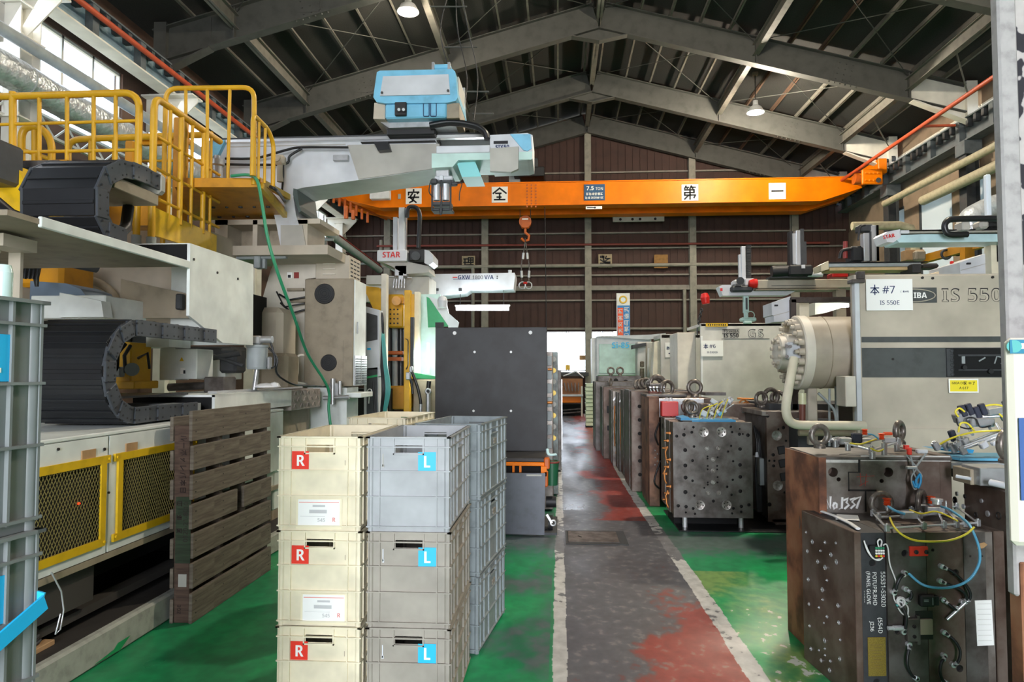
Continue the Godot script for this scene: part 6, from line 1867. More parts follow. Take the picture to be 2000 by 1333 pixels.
	part(p3, "door", blk(1170, 672, 1242, 730, 19.27, 0.03, 0.01), M.robotgreen)
	part(p3, "green_foot", blk(1166, 733, 1262, 748, 19.25, 0.8, 0.02), M.greencurtain)
	part(p3, "lower_body", blk(1160, 748, 1272, 829, 19.3, 0.8), M.darkgrey)
	text(p3, "Si-85", at(1212, 675, 19.22), 0.15, M.cyan, Basis(), true)
	part(p3, "top_edge", slab([[1164, 657], [1272, 654], [1300, 651], [1302, 658], [1266, 664]], 19.2, 0.1), M.robotwhite)

# hollow letters: a dark letter with a slimmer one in the ground colour on it
func outline_text(host: Node3D, s: String, pos: Vector3, h: float, edge: Material, fill: Material, called: String) -> void:
	var wide := 1.04
	var k := h / (0.714 * 48.0)
	var adv := []
	var total := 0.0
	for ch in s:
		var w: float = font_bold.get_string_size(ch, HORIZONTAL_ALIGNMENT_LEFT, -1, 48).x * k * wide + h * 0.06
		adv.append(w)
		total += w
	var x := -total * 0.5
	for i in s.length():
		if s[i] != " ":
			var p := pos + Vector3(x + adv[i] * 0.5, 0, 0)
			for q in [[edge, font_bold, 1.0, 0.0], [fill, font_thin, 0.955, 0.002]]:
				var o := text(host, s[i], p + Vector3(0, 0, q[3]), h * q[2], q[0], Basis(), true, called if q[3] == 0.0 else called + "_fill", q[1])
				o.transform = o.transform * Transform3D(Basis.from_scale(Vector3(wide, 1, 1)), Vector3.ZERO)
		x += adv[i]

func build_right_robots() -> void:
	# robot over the second press
	var r1 := thing("press_robot", "small white take-out robot with red end cap over the second grey press", "robot", at(1450, 560, 10.0))
	part(r1, "beam", blk(1480, 545, 1680, 564, 9.6, 0.25, 0.01), mat("b0aa98", 0.5, 0.0, "soft", 1.0))
	part(r1, "beam_post", blk(1640, 564, 1652, 932, 9.65, 0.12), M.beigedark)
	part(r1, "beam_lip", blk(1476, 564, 1640, 567, 9.58, 0.3), M.beigedark)
	part(r1, "slot_line", blk(1507, 557.5, 1594, 559, 9.595, 0.01), M.darkgrey)
	part(r1, "arm_case", slab([[1404, 560], [1411, 557], [1428, 557], [1430, 566], [1555, 568], [1538, 577], [1412, 578]], 9.7, 0.2), M.robotwhite)
	part(r1, "case_mark", mb().box(at(1409, 566, 9.69), Vector3(0.03, 0.04, 0.004)), M.redpaint)
	part(r1, "carriage", blk(1429, 558, 1472, 570, 9.6, 0.25, 0.02), M.darkgrey)
	part(r1, "upper_case", blk(1455, 544, 1475, 558, 9.65, 0.2, 0.01).span(at(1434, 558, 9.65), at(1450, 546, 9.65) + Vector3(0, 0, -0.2), 0.02), M.robotwhite)
	part(r1, "motor", mb().cyl(at(1446, 549, 9.6), at(1446, 549, 9.4), 0.05, -1.0, 14), M.black)
	part(r1, "red_cap", mb().lathe(at(1478, 554, 9.6), Vector3.LEFT, [Vector2(0.0, -0.01), Vector2(0.06, 0), Vector2(0.065, 0.04), Vector2(0.04, 0.1), Vector2(0, 0.11)], 14), M.redpaint)
	part(r1, "vertical_arm", blk(1449, 481, 1456, 552, 9.7, 0.06, 0.004).span(at(1444, 545, 9.72), at(1449, 497, 9.72) + Vector3(0, 0, -0.06), 0.004), M.robotwhite)
	var sp := mb()
	for q in 26:
		sp.box(at(1462, 480 + q * 2.5, 9.75), Vector3(0.06, 0.009, 0.05))
	sp.span(at(1459, 544, 9.77), at(1461, 480, 9.77) + Vector3(0, 0, -0.03))
	part(r1, "link_cable", sp, M.darkgrey)
	part(r1, "wrist", blk(1453, 578, 1463, 612, 9.7, 0.07, 0.01), M.robotgreen)
	part(r1, "wrist_mark", blk(1457, 582, 1460, 605, 9.68, 0.01), M.darkgrey)
	part(r1, "gripper", mb().box(at(1457, 616, 9.7), Vector3(0.05, 0.1, 0.06), 0.01).span(at(1449, 628, 9.7), at(1478, 620, 9.7) + Vector3(0, 0, -0.15), 0.015).box(at(1460, 630, 9.7), Vector3(0.1, 0.04, 0.1), 0.01).torus(at(1466, 616, 9.7), Vector3.BACK, 0.05, 0.006, 14, 5), M.robotgreen)
	var wb := thing("tilted_white_case", "tilted white machine case beside the dark frame post of the nearest press", "case", at(1528, 603, 7.05))
	part(wb, "case", slab([[1507, 592], [1544, 579], [1546, 628], [1512, 629], [1511, 617], [1508, 616]], 7.05, 0.3), M.robotwhite)
	part(wb, "case_line", mb().bar(at(1511, 617, 7.045), at(1545, 608, 7.045), 0.006, 0.004, Vector3.BACK), M.robotshade)
	part(wb, "bracket", blk(1540, 600, 1552, 606, 7.06, 0.05), M.gasket)
	part(wb, "latch", mb().box(at(1516, 597, 7.04), Vector3(0.03, 0.015, 0.02)), M.ink)
	# robot with black motors and chrome slides
	var r2 := thing("press_robot", "black motored robot slide with bright upright rails, standing on the beige beam", "robot", at(1555, 500, 9.5))
	part(r2, "upright", blk(1556, 450, 1564, 518, 9.5, 0.12, 0.006).span(at(1549, 516, 9.52), at(1555, 456, 9.52) + Vector3(0, 0, -0.1)), M.chrome)
	part(r2, "upright_side", blk(1565, 447, 1570, 518, 9.48, 0.14).span(at(1570, 516, 9.5), at(1575, 472, 9.5) + Vector3(0, 0, -0.1)), M.darkgrey)
	part(r2, "back_rail", blk(1543, 452, 1549, 520, 9.55, 0.1), M.black)
	part(r2, "motor", mb().cyl(at(1507, 531, 9.45), at(1545, 529, 9.45), 0.07, -1.0, 16).box(at(1560, 530, 9.45), Vector3(0.3, 0.14, 0.2), 0.02), M.black)
	part(r2, "base", blk(1507, 538, 1600, 543, 9.45, 0.25), M.darkgrey)
	part(r2, "label", mb().box(at(1569, 521, 9.34), Vector3(0.045, 0.045, 0.004)), M.robotwhite)
	part(r2, "end_cap", mb().cyl(at(1578, 536, 9.4), at(1606, 537, 9.4), 0.035, 0.03, 12), M.robotwhite)
	part(r2, "red_box", blk(1626, 533, 1657, 542, 9.3, 0.2, 0.01), M.redpaint)
	# robot over the nearest press
	var r3 := thing("press_robot", "worn beige robot beam with grey slide lying behind the top of the nearest press", "robot", at(1700, 520, 8.2))
	part(r3, "beam_top", blk(1618, 513, 1800, 522, 8.2, 0.3, 0.02), M.pipegrey)
	part(r3, "beam_strip", blk(1620, 521, 1786, 529, 8.22, 0.25, 0.006), mat("c9ae7c", 0.6, 0.0, "dirt", 1.0))
	part(r3, "black_rail", blk(1618, 510.5, 1812, 513.5, 8.2, 0.3), M.black)
	part(r3, "end_cap", slab([[1603, 518], [1618, 510], [1619, 526], [1604, 530]], 8.2, 0.25), mat("cfc3a4", 0.5, 0.0, "soft", 1.0))
	part(r3, "end_block", blk(1783, 515, 1800, 534, 8.1, 0.3, 0.01).span(at(1800, 524, 8.15), at(1835, 514, 8.15) + Vector3(0, 0, -0.2), 0.02), M.black)
	part(r3, "upright", blk(1688, 455, 1700, 510, 8.3, 0.1, 0.004).span(at(1702, 510, 8.3), at(1713, 440, 8.3) + Vector3(0, 0, -0.1), 0.004), M.chrome)
	part(r3, "upright_edge", blk(1700, 452, 1702, 510, 8.28, 0.1).span(at(1713, 510, 8.28), at(1716, 440, 8.28)), M.darkgrey)
	part(r3, "upright_head", blk(1680, 438, 1705, 452, 8.3, 0.15, 0.01), M.darkgrey)
	part(r3, "motor", blk(1664, 480, 1686, 512, 8.3, 0.2, 0.02), M.black)
	part(r3, "hose", mb().tube(smooth([at(1640, 505, 8.3), at(1645, 490, 8.3), at(1662, 486, 8.3)]), 0.02, 6).tube(smooth([at(1676, 470, 8.3), at(1680, 445, 8.3), at(1690, 440, 8.3)]), 0.012, 6), M.blackhose)
	part(r3, "red_tube", mb().cyl(at(1651, 472, 8.4), at(1651, 505, 8.4), 0.025), mat("8c2f28", 0.5))
	one("cardboard_box", "small brown cardboard box on the beams behind the nearest press", "box", mb().box(at(1782, 500, 8.6), Vector3(0.2, 0.12, 0.15), 0.004), M.cardboard)
	# upper robot with red lettering on its nose
	var r4 := thing("upper_robot", "long pale blue robot beam with red lettering on its white nose", "robot", at(1850, 460, 7.2))
	part(r4, "nose", slab([[1727, 458], [1732, 453], [1758, 448], [1760, 463], [1745, 474], [1733, 473]], 7.2, 0.25), M.robotwhite)
	text(r4, "STAR", at(1736, 462, 7.19), 0.035, M.redpaint, Basis(Vector3.BACK, 0.2), true)
	part(r4, "beam_top", blk(1758, 449, 2000, 456, 7.2, 0.25, 0.008), M.robotshade)
	part(r4, "beam_rail", blk(1758, 447.5, 2000, 449.5, 7.2, 0.25), M.chaindark)
	part(r4, "rail_block", blk(1760, 450, 1776, 456, 7.17, 0.05), M.robotwhite)
	part(r4, "beam_case", slab([[1745, 460], [1800, 458], [2000, 457], [2000, 472], [1756, 474]], 7.22, 0.3), mat("bfe0e6", 0.4, 0.0, "soft", 1.0))
	var cc := smooth([at(1890, 458, 7.1), at(1855, 458, 7.1), at(1845, 445, 7.1), at(1850, 432, 7.1), at(1870, 428, 7.1), at(1960, 427, 7.1)])
	part(r4, "cable_carrier", mb().tube(cc, 0.03, 8, false, 1.0), M.chaindark)
	part(r4, "carriage", blk(1880, 432, 1895, 450, 7.1, 0.15, 0.01).span(at(1915, 446, 7.1), at(1933, 430, 7.1) + Vector3(0, 0, -0.15), 0.02), M.robotshade)
	part(r4, "motor", blk(1935, 420, 1968, 447, 7.2, 0.25, 0.03), M.black)
	part(r4, "upright", blk(1929, 340, 1936, 425, 7.2, 0.06, 0.01), mat("dfe9f2", 0.35))
	part(r4, "upright_foot", blk(1927, 420, 1945, 430, 7.18, 0.1, 0.01), M.robotshade)
	part(r4, "post", blk(1937, 473, 1946, 540, 7.4, 0.1).span(at(1947, 540, 7.45), at(1962, 470, 7.45) + Vector3(0, 0, -0.2)), M.machcream)
	part(r4, "cable_comb", blk(1952, 476, 1965, 510, 7.4, 0.1), M.darkgrey)
	one("foil_flex_duct", "crumpled foil flexible duct bending behind the upper robot", "duct", mb().tube(smooth([at(1892, 452, 8.5), at(1895, 430, 8.5), at(1915, 415, 8.6), at(1945, 402, 8.8), at(1975, 395, 9.0)]), 0.13, 12), M.foil)
	part(get_node("foil_flex_duct"), "lower_sleeve", mb().cyl(at(1893, 458, 8.4), at(1893, 434, 8.4), 0.09, -1.0, 14), M.foil)
	var yb := thing("yellow_hand_beam", "yellow beam sloping up behind the cardboard box to the peeling column", "beam", at(1870, 490, 8.5))
	part(yb, "beam", mb().bar(at(1800, 508, 8.6), at(1940, 470, 7.9), 0.08, 0.09), M.amber)
	part(yb, "post", mb().bar(at(1889, 482, 8.1), at(1889, 510, 8.1), 0.1, 0.1, Vector3.RIGHT), M.amber)
	part(yb, "ring", mb().torus(at(1848, 497, 8.3), Vector3.BACK, 0.05, 0.015, 14, 6).torus(at(1870, 492, 8.3), Vector3.BACK, 0.04, 0.012, 14, 6), M.darkgrey)
	part(yb, "bracket", mb().box(at(1795, 500, 8.5), Vector3(0.12, 0.12, 0.1), 0.02), M.beigedark)
	var wc := thing("tilted_white_cover", "large tilted white cover with a latch behind the top of the nearest press", "case", at(1910, 515, 7.6))
	part(wc, "cover", slab([[1874, 513], [1936, 492], [1940, 536], [1876, 536]], 7.5, 0.6), M.robotwhite)
	part(wc, "cover_line", mb().bar(at(1878, 528, 7.49), at(1938, 512, 7.49), 0.005, 0.004, Vector3.BACK), M.robotshade)
	part(wc, "latch", mb().box(at(1892, 515, 7.48), Vector3(0.035, 0.016, 0.02)), M.ink)
	var wd := thing("striped_beam", "cream beam with faint red lettering lying behind the top of the nearest press", "beam", at(1845, 530, 7.9))
	part(wd, "beam", slab([[1815, 537], [1870, 518], [1876, 536]], 7.9, 0.3), mat("dcc9a8", 0.6, 0.0, "dirt", 1.0))
	part(wd, "red_print", mb().bar(at(1843, 531, 7.89), at(1860, 526, 7.89), 0.004, 0.03, Vector3.UP), mat("d0603c", 0.6))
	part(wd, "red_tab", mb().box(at(1859, 516, 7.9), Vector3(0.025, 0.06, 0.03)), M.redpaint)
	# peeling column at the viewer's side and the cabinet fixed to it
	var pc := thing("peeling_column", "close steel column with white paint peeling off dark primer", "column", V(1.5, 0, 2.2))
	var x0 := at(1957, 300, 2.2).x
	part(pc, "flange", mb().span(V(x0, 0.75, 2.2), V(x0 + 0.055, 7.3, 2.24), 0.006), mat("aeaaa8", 0.5, 0.0, "dirt", 2.5))
	part(pc, "web", mb().span(V(x0 + 0.05, 0, 2.24), V(x0 + 0.3, 7.3, 2.26)), M.peel)
	part(pc, "base", mb().span(V(x0 + 0.012, 0, 2.19), V(x0 + 0.06, 0.85, 2.25), 0.004), M.rust)
	part(pc, "flange", mb().span(V(x0 + 0.3, 0, 2.2), V(x0 + 0.32, 7.3, 2.4)), M.peel)
	var nb := thing("notice_board", "cream notice board with a blue and green header fixed on the peeling column", "board", V(1.45, 1.2, 1.9))
	var q0 := at(1969, 660, 1.9)
	part(nb, "board", mb().span(Vector3(q0.x, at(1969, 1068, 1.9).y, q0.z), Vector3(q0.x + 0.35, q0.y, q0.z - 0.03), 0.012), mat("dbd5c4", 0.5))
	part(nb, "header", mb().span(at(1972, 691, 1.895), at(2010, 664, 1.895) + Vector3(0, 0, 0.002)), mat("2e7f9e", 0.5))
	part(nb, "globe_mark", mb().cyl(at(1981, 677, 1.893), at(1981, 677, 1.891), 0.016, -1.0, 20), mat("58b3b0", 0.5))
	part(nb, "header_print", mb().span(at(1991, 682, 1.893), at(2010, 671, 1.893) + Vector3(0, 0, 0.002)), M.paper)
	part(nb, "blue_panel", mb().span(at(1994, 978, 1.895), at(2010, 817, 1.895) + Vector3(0, 0, 0.002)), mat("3a5c97", 0.5))

# a block with drilled holes on its front (local +z): holes are [x, y, radius, depth]
func drilled(host: Node3D, called: String, c: Vector3, s: Vector3, holes: Array, m: Material, hm: Material = null) -> CSGBox3D:
	var b := CSGBox3D.new()
	b.size = s
	b.material = m
	for h in holes:
		var cy := CSGCylinder3D.new()
		cy.name = "bore"
		cy.radius = h[2]
		cy.height = h[3] * 2.0
		cy.sides = 14
		cy.material = hm if hm else M.hole
		cy.operation = CSGShape3D.OPERATION_SUBTRACTION
		cy.position = Vector3(h[0], h[1], s.z * 0.5)
		cy.rotation.x = PI / 2
		b.add_child(cy, true)
	plain(b, called, host)
	var loc := Transform3D(Basis(), c)
	if host.get_parent() == self and not host.has_meta("local"):
		loc = host.transform.affine_inverse() * loc
	b.transform = loc
	return b

func local_thing(called: String, label: String, category: String, pos: Vector3, turn: float, group := "") -> Node3D:
	var t := thing(called, label, category, pos, group, turn)
	t.set_meta("local", true)
	return t

func eyebolt(label: String, pos: Vector3, R: float, r: float, face: Vector3, m: Material = null) -> void:
	var t := thing("eyebolt", label, "eyebolt", pos)
	var mm: Material = m if m else M.forged
	part(t, "ring", mb().torus(pos + Vector3(0, R + r * 1.6, 0), face, R, r, 26, 10), mm)
	part(t, "collar", mb().lathe(pos, Vector3.UP, [Vector2(r * 2.0, 0), Vector2(r * 2.0, r * 0.8), Vector2(r * 1.5, r * 1.4), Vector2(0, r * 1.8)], 14), mm)

func cup(host: Node3D, p: Vector3, up: Vector3, s: float) -> void:
	var prof := [Vector2(0, 0)]
	for q in 4:
		prof.append(Vector2(0.4 * s, q * 0.36 * s))
		prof.append(Vector2((0.62 if q < 3 else 0.75) * s, (q * 0.36 + 0.14) * s))
		prof.append(Vector2((0.62 if q < 3 else 0.75) * s, (q * 0.36 + 0.22) * s))
	prof.append(Vector2(0.3 * s, 1.4 * s))
	prof.append(Vector2(0, 1.4 * s))
	part(host, "suction_cup", mb().lathe(p, up, prof, 14), M.orangecup)

# clamp block: split block with a screw and a bore
func clamp_into(m: MB, p: Vector3, s: float, b: Basis) -> void:
	m.box(p, Vector3(s, s * 1.5, s * 0.8), s * 0.12, b)
	m.cyl(p + b * Vector3(0, s * 0.75, 0), p + b * Vector3(0, s * 0.95, 0), s * 0.28, -1.0, 6)
	m.cyl(p + b * Vector3(0, -s * 0.35, s * 0.4), p + b * Vector3(0, -s * 0.35, s * 0.46), s * 0.26, -1.0, 8)

# take-out tool: bars between points, clamps at places
func tool_frame(host: Node3D, bars: Array, clamps: Array, size: float, b := Basis()) -> void:
	for q in bars:
		part(host, "bar", mb().cyl(q[0], q[1], size * 0.24, -1.0, 8), M.chrome)
	for c in clamps:
		var m := mb()
		clamp_into(m, c, size, b)
		part(host, "clamp", m, M.alu)

func build_molds() -> void:
	# mould A: drilled back plate on two short pins
	var A := thing("mould", "upright steel mould with drilled plate and shiny round inserts, standing on two pins", "mould", V(1.36, 0.1, 6.5))
	var ax0 := 1.012
	var ax1 := 1.703
	var ay0 := 0.115
	var ay1 := 0.957
	var pts := [[230, 480, 6], [300, 465, 10], [225, 525, 14], [287, 505, 11], [168, 535, 12], [595, 462, 9], [605, 503, 10], [665, 478, 6], [663, 520, 12], [690, 518, 7], [730, 528, 14], [305, 617, 10], [235, 645, 15], [668, 637, 14], [597, 612, 9], [573, 657, 9], [293, 728, 11], [613, 733, 9], [411, 695, 7], [411, 712, 7], [490, 702, 7], [412, 770, 7], [412, 797, 7], [487, 770, 7], [487, 797, 7], [236, 767, 15], [668, 762, 14], [490, 858, 7], [413, 900, 7], [413, 918, 7], [490, 900, 7], [238, 862, 15], [670, 857, 14], [293, 887, 10], [610, 880, 9], [566, 935, 10], [237, 977, 16], [670, 970, 14], [385, 943, 7], [308, 1004, 9], [601, 998, 9], [457, 1048, 12], [180, 1085, 13], [242, 1092, 13], [298, 1106, 11], [615, 1105, 11], [678, 1090, 13], [738, 1078, 13], [240, 1137, 8], [312, 1148, 9], [605, 1145, 9], [677, 1132, 10]]
	var holes := []
	var cx := (ax0 + ax1) * 0.5
	var cyy := (ay0 + ay1) * 0.5
	for p in pts:
		var w := at(1280 + p[0] / 4.04, 720 + p[1] / 4.04, 6.5)
		holes.append([w.x - cx, w.y - cyy, p[2] / 4.04 * 6.5 / 1400.0, 0.03])
	drilled(A, "drilled_plate", V(cx, cyy, 6.525), Vector3(ax1 - ax0, ay1 - ay0, 0.05), holes, M.darksteel)
	for p in [[380, 503, 40], [520, 503, 40], [352, 1080, 37], [563, 1080, 37]]:
		var w := at(1280 + p[0] / 4.04, 720 + p[1] / 4.04, 6.5)
		var r: float = p[2] / 4.04 * 6.5 / 1400.0
		var ins := part(A, "round_insert", mb().lathe(w, Vector3.BACK, [Vector2(r, 0), Vector2(r, 0.006), Vector2(r * 0.92, 0.008), Vector2(r * 0.3, 0.004), Vector2(0, 0.004)], 24), M.insert)
		for k in 5:
			part(ins, "pin_hole", mb().cyl(w + Vector3(cos(k * 1.26) * r * 0.6, sin(k * 1.26) * r * 0.6, 0.004), w + Vector3(cos(k * 1.26) * r * 0.6, sin(k * 1.26) * r * 0.6, 0.009), r * 0.13, -1.0, 8), M.hole)
	for p in [[406, 631], [495, 630], [455, 718], [455, 808], [455, 897], [415, 982], [500, 982]]:
		var w := at(1280 + p[0] / 4.04, 720 + p[1] / 4.04, 6.5)
		part(A, "bushing", mb().torus(w + Vector3(0, 0, 0.002), Vector3.BACK, 0.016, 0.005, 16, 6).cyl(w, w + Vector3(0, 0, 0.003), 0.01, -1.0, 8), M.insert)
	part(A, "middle_plate", mb().span(V(ax0 + 0.005, ay0 + 0.01, 6.56), V(ax1 - 0.005, ay1 - 0.005, 6.72), 0.004), M.brownsteel)
	part(A, "front_plate", mb().span(V(ax0, ay0, 6.73), V(ax1, ay1 - 0.002, 6.95), 0.004), M.steel)
	part(A, "clamp_plate", mb().span(V(ax0 - 0.01, ay0 + 0.03, 6.96), V(ax1, ay1 + 0.01, 7.2), 0.004), M.steel)
	for px in [1.125, 1.62]:
		part(A, "foot_pin", mb().cyl(V(px, 0.0, 6.6), V(px, 0.13, 6.6), 0.022, -1.0, 14), M.chrome)
	part(A, "rest_block", mb().span(V(1.05, 0, 6.75), V(1.65, 0.12, 7.1)), M.dark)
	for q in 9:
		var w := V(ax0 - 0.012, 0.85 - q * 0.08, 6.62 + (q % 3) * 0.12)
		part(A, "brass_fitting", mb().cyl(w, w - Vector3(0.035, 0, 0), 0.011, 0.007, 8).box(w, Vector3(0.02, 0.025, 0.025), 0.004), M.copper)
	for q in 3:
		var w := V(ax0 - 0.02, 0.72 - q * 0.2, 6.7 + (q % 2) * 0.1)
		part(A, "copper_pipe", mb().tube([w, w + Vector3(-0.02, -0.05, 0), w + Vector3(-0.015, -0.12, 0.02), w + Vector3(0.0, -0.15, 0.02)], 0.008, 6), M.copper)
	part(A, "side_hole", mb().cyl(V(ax0 - 0.012, 0.88, 7.08), V(ax0 - 0.009, 0.88, 7.08), 0.028, -1.0, 14).cyl(V(ax0 - 0.012, 0.22, 7.08), V(ax0 - 0.009, 0.22, 7.08), 0.025, -1.0, 14), M.hole)
	one("floor_mat", "dark rubber mat lying on the green floor under the drilled mould", "mat", mb().span(V(1.05, 0.002, 6.45), V(2.2, 0.012, 7.4), 0.003), M.chaindark)
	# on top of A
	var bt := thing("blue_tray", "bright blue moulded tray lying on top of the drilled mould", "tray", at(1385, 822, 6.75))
	part(bt, "tray", slab([[1330, 817], [1345, 815], [1350, 821], [1437, 821], [1437, 826], [1352, 827], [1340, 823], [1330, 822]], 6.6, 0.3), M.bluetray)
	part(bt, "dark_grip", blk(1332, 822, 1352, 826, 6.58, 0.1, 0.004), M.black)
	var rb := thing("red_tool_box", "small red steel case with wire handle on the drilled mould", "case", at(1309, 800, 7.05))
	part(rb, "body", mb().span(at(1292.5, 814, 7.05), at(1325, 785, 7.05) + Vector3(0, 0, -0.12), 0.006), M.redpaint)
	part(rb, "top_loop", mb().torus(at(1302, 782, 7.1), Vector3.BACK, 0.02, 0.006, 14, 5).torus(at(1310, 782, 7.1), Vector3.BACK, 0.02, 0.006, 14, 5), M.robotwhite)
	part(rb, "side_ring", mb().torus(at(1329, 787, 7.05), Vector3.BACK, 0.014, 0.006, 12, 5), M.robotwhite)
	for q in [1296, 1310, 1322]:
		part(rb, "foot", mb().cyl(at(q, 814, 7.08), at(q, 818, 7.08), 0.01, -1.0, 8), M.black)
	eyebolt("steel eyebolt ring leaning beside the red case on the drilled mould", at(1352, 815, 6.95), 0.055, 0.02, Vector3(0.25, 0.2, 1))
	eyebolt("second steel eyebolt ring behind the red case on the drilled mould", at(1343, 812, 7.15), 0.055, 0.02, Vector3(0.5, 0.1, 1))
	var te := thing("takeout_tool", "small chrome take-out tool with yellow tubes on the blue tray", "tool", at(1400, 800, 6.8))
	var bars := []
	var cl := []
	for q in 4:
		var a := at(1372 + q * 12, 820 - q * 2, 6.75)
		var b := at(1392 + q * 12, 788 - q * 4, 6.8)
		bars.append([a, b])
		cl.append(a.lerp(b, 0.3))
		cl.append(a.lerp(b, 0.8))
	bars.append([at(1368, 812, 6.75), at(1430, 778, 6.85)])
	bars.append([at(1385, 822, 6.75), at(1433, 790, 6.85)])
	tool_frame(te, bars, cl, 0.03, Basis(Vector3.BACK, 0.8))
	for q in 4:
		part(te, "tube", mb().tube(smooth([at(1366 + q * 14, 818, 6.7), at(1372 + q * 15, 800 - q * 3, 6.68), at(1392 + q * 10, 792 - q * 4, 6.7)]), 0.005, 5), M.yellowtube)
	part(te, "white_block", mb().box(at(1394, 785, 6.8), Vector3(0.06, 0.04, 0.04), 0.006, Basis(Vector3.BACK, -0.6)).box(at(1425, 783, 6.82), Vector3(0.05, 0.06, 0.04), 0.006, Basis(Vector3.BACK, -0.6)).box(at(1375, 808, 6.75), Vector3(0.06, 0.05, 0.04), 0.006, Basis(Vector3.BACK, -0.5)), M.robotwhite)
	part(te, "blue_joint", mb().cyl(at(1404, 812, 6.72), at(1410, 806, 6.72), 0.014, -1.0, 8), M.bluetube)
	# mould B to the side, dark face with round inserts
	var B := thing("mould", "dark upright mould with three black windows and hoses, beside the drilled mould", "mould", V(2.2, 0, 6.8))
	var bh := []
	for p in [[885, 375, 14], [1010, 468, 12], [970, 480, 7], [1030, 572, 9], [930, 683, 13], [938, 730, 9], [898, 730, 9], [932, 770, 12], [900, 1075, 16], [1020, 980, 10]]:
		var w := at(1280 + p[0] / 4.04, 720 + p[1] / 4.04, 6.75)
		bh.append([w.x - 2.205, w.y - 0.535, p[2] / 4.04 * 6.75 / 1400.0, 0.03])
	drilled(B, "drilled_plate", V(2.205, 0.535, 6.775), Vector3(0.61, 1.0, 0.05), bh, M.brownsteel)
	part(B, "body", mb().span(V(1.9, 0.06, 6.8), V(2.5, 1.03, 7.5), 0.004), M.darksteel)
	part(B, "top_plate", mb().span(V(1.86, 1.0, 6.76), V(2.5, 1.045, 7.5), 0.004), M.steel)
	part(B, "side_plate", mb().span(V(1.86, 0.35, 6.85), V(1.9, 0.6, 7.1), 0.004), M.pipegrey)
	part(B, "foot", mb().prism(PackedVector2Array([Vector2(1.93, 0.06), Vector2(2.5, 0.06), Vector2(2.5, 0), Vector2(1.98, 0)]), V(0, 0, 6.75), Vector3.RIGHT, Vector3.UP, Vector3(0, 0, -0.6)), M.brownsteel)
	for p in [[957, 530], [965, 925]]:
		var w := at(1280 + p[0] / 4.04, 720 + p[1] / 4.04, 6.75)
		part(B, "round_insert", mb().lathe(w, Vector3.BACK, [Vector2(0.045, 0), Vector2(0.045, 0.006), Vector2(0.02, 0.003), Vector2(0, 0.003)], 22), M.insert)
	for q in 3:
		var w := at(1280 + (995 + q * 10) / 4.04, 720 + (645 + q * 105) / 4.04, 6.75)
		part(B, "window_block", mb().box(w, Vector3(0.07, 0.075, 0.02), 0.006, Basis(Vector3.BACK, 0.2)), M.black)
	for q in 5:
		part(B, "hose", mb().tube(smooth([at(1472 + q * 3, 832 + q * 4, 7.0), at(1478 + q * 3, 870, 6.95), at(1476 + q * 3, 930, 6.95), at(1480 + q * 2, 1000, 6.95)]), 0.012, 6), M.blackhose)
	part(B, "white_valve", mb().cyl(at(1478, 893, 6.85), at(1478, 884, 6.85), 0.02, 0.012, 10), M.robotwhite)
	eyebolt("dark eyebolt, nearest of the cluster on the mould beside the drilled one", at(1487, 796, 7.0), 0.055, 0.018, Vector3(0.3, 0, 1))
	eyebolt("dark eyebolt, largest of the cluster on the mould beside the drilled one", at(1506, 796, 7.2), 0.07, 0.022, Vector3(0.2, 0, 1))
	eyebolt("dark eyebolt, last of the cluster on the mould beside the drilled one", at(1520, 797, 7.3), 0.06, 0.022, Vector3(-0.3, 0, 1))
	eyebolt("dark eyebolt behind the white oil pipe of the nearest press", at(1567, 787, 7.3), 0.06, 0.02, Vector3(0.1, 0, 1))
	# moulds between A and B, farther back
	var N := thing("mould", "low grey mould with copper pipes on top behind the drilled mould", "mould", V(1.7, 0, 7.9))
	part(N, "body", mb().span(V(1.45, 0.05, 7.5), V(2.0, 1.08, 8.1), 0.004), M.brownsteel)
	part(N, "light_plate", blk(1450, 798, 1468, 806, 7.48, 0.1), M.robotgreen)
	part(N, "copper_pipes", mb().tube(smooth([at(1443, 793, 7.6), at(1446, 784, 7.6), at(1455, 782, 7.6), at(1465, 790, 7.6)]), 0.008, 6).tube(smooth([at(1448, 793, 7.6), at(1456, 786, 7.6), at(1462, 793, 7.6)]), 0.008, 6).cyl(at(1440, 779, 7.6), at(1472, 780, 7.6), 0.01), M.copper)
	# the brown mould and those in a row along the aisle
	var C := thing("mould", "brown rusty mould behind the red case, with pale top face", "mould", V(1.3, 0, 8.0))
	part(C, "edge_plate", mb().span(V(0.94, 0.0, 7.65), V(1.05, 1.145, 8.3), 0.005), mat("8f7666", 0.6, 0.1, "rust", 1.3))
	part(C, "body", mb().span(V(1.08, 0.05, 7.7), V(1.6, 1.13, 8.55), 0.004), M.brownsteel)
	part(C, "top_face", blk(1277, 779, 1375, 816, 7.68, 0.1, 0.004), M.alu)
	part(C, "top_rail", blk(1262, 770, 1342, 776, 7.8, 0.5, 0.006).span(at(1378, 773, 7.8), at(1418, 767, 7.8) + Vector3(0, 0, -0.3)), M.darksteel)
	for q in 6:
		var w := at(1283 + (q % 2) * 5, 880 + q * 7, 7.67)
		part(C, "fitting", mb().cyl(w, w + Vector3(-0.03, 0, 0.02), 0.01, -1.0, 8), M.chrome)
	part(C, "hose", mb().tube(smooth([at(1288, 826, 7.65), at(1280, 850, 7.62), at(1286, 870, 7.65)]), 0.01, 6).tube(smooth([at(1290, 900, 7.65), at(1278, 940, 7.62), at(1288, 955, 7.65)]), 0.01, 6), M.blackhose)
	eyebolt("big dark eyebolt ring standing on the pale brown mould behind the red case", at(1357, 776, 7.8), 0.068, 0.022, Vector3(0.05, 0, 1))
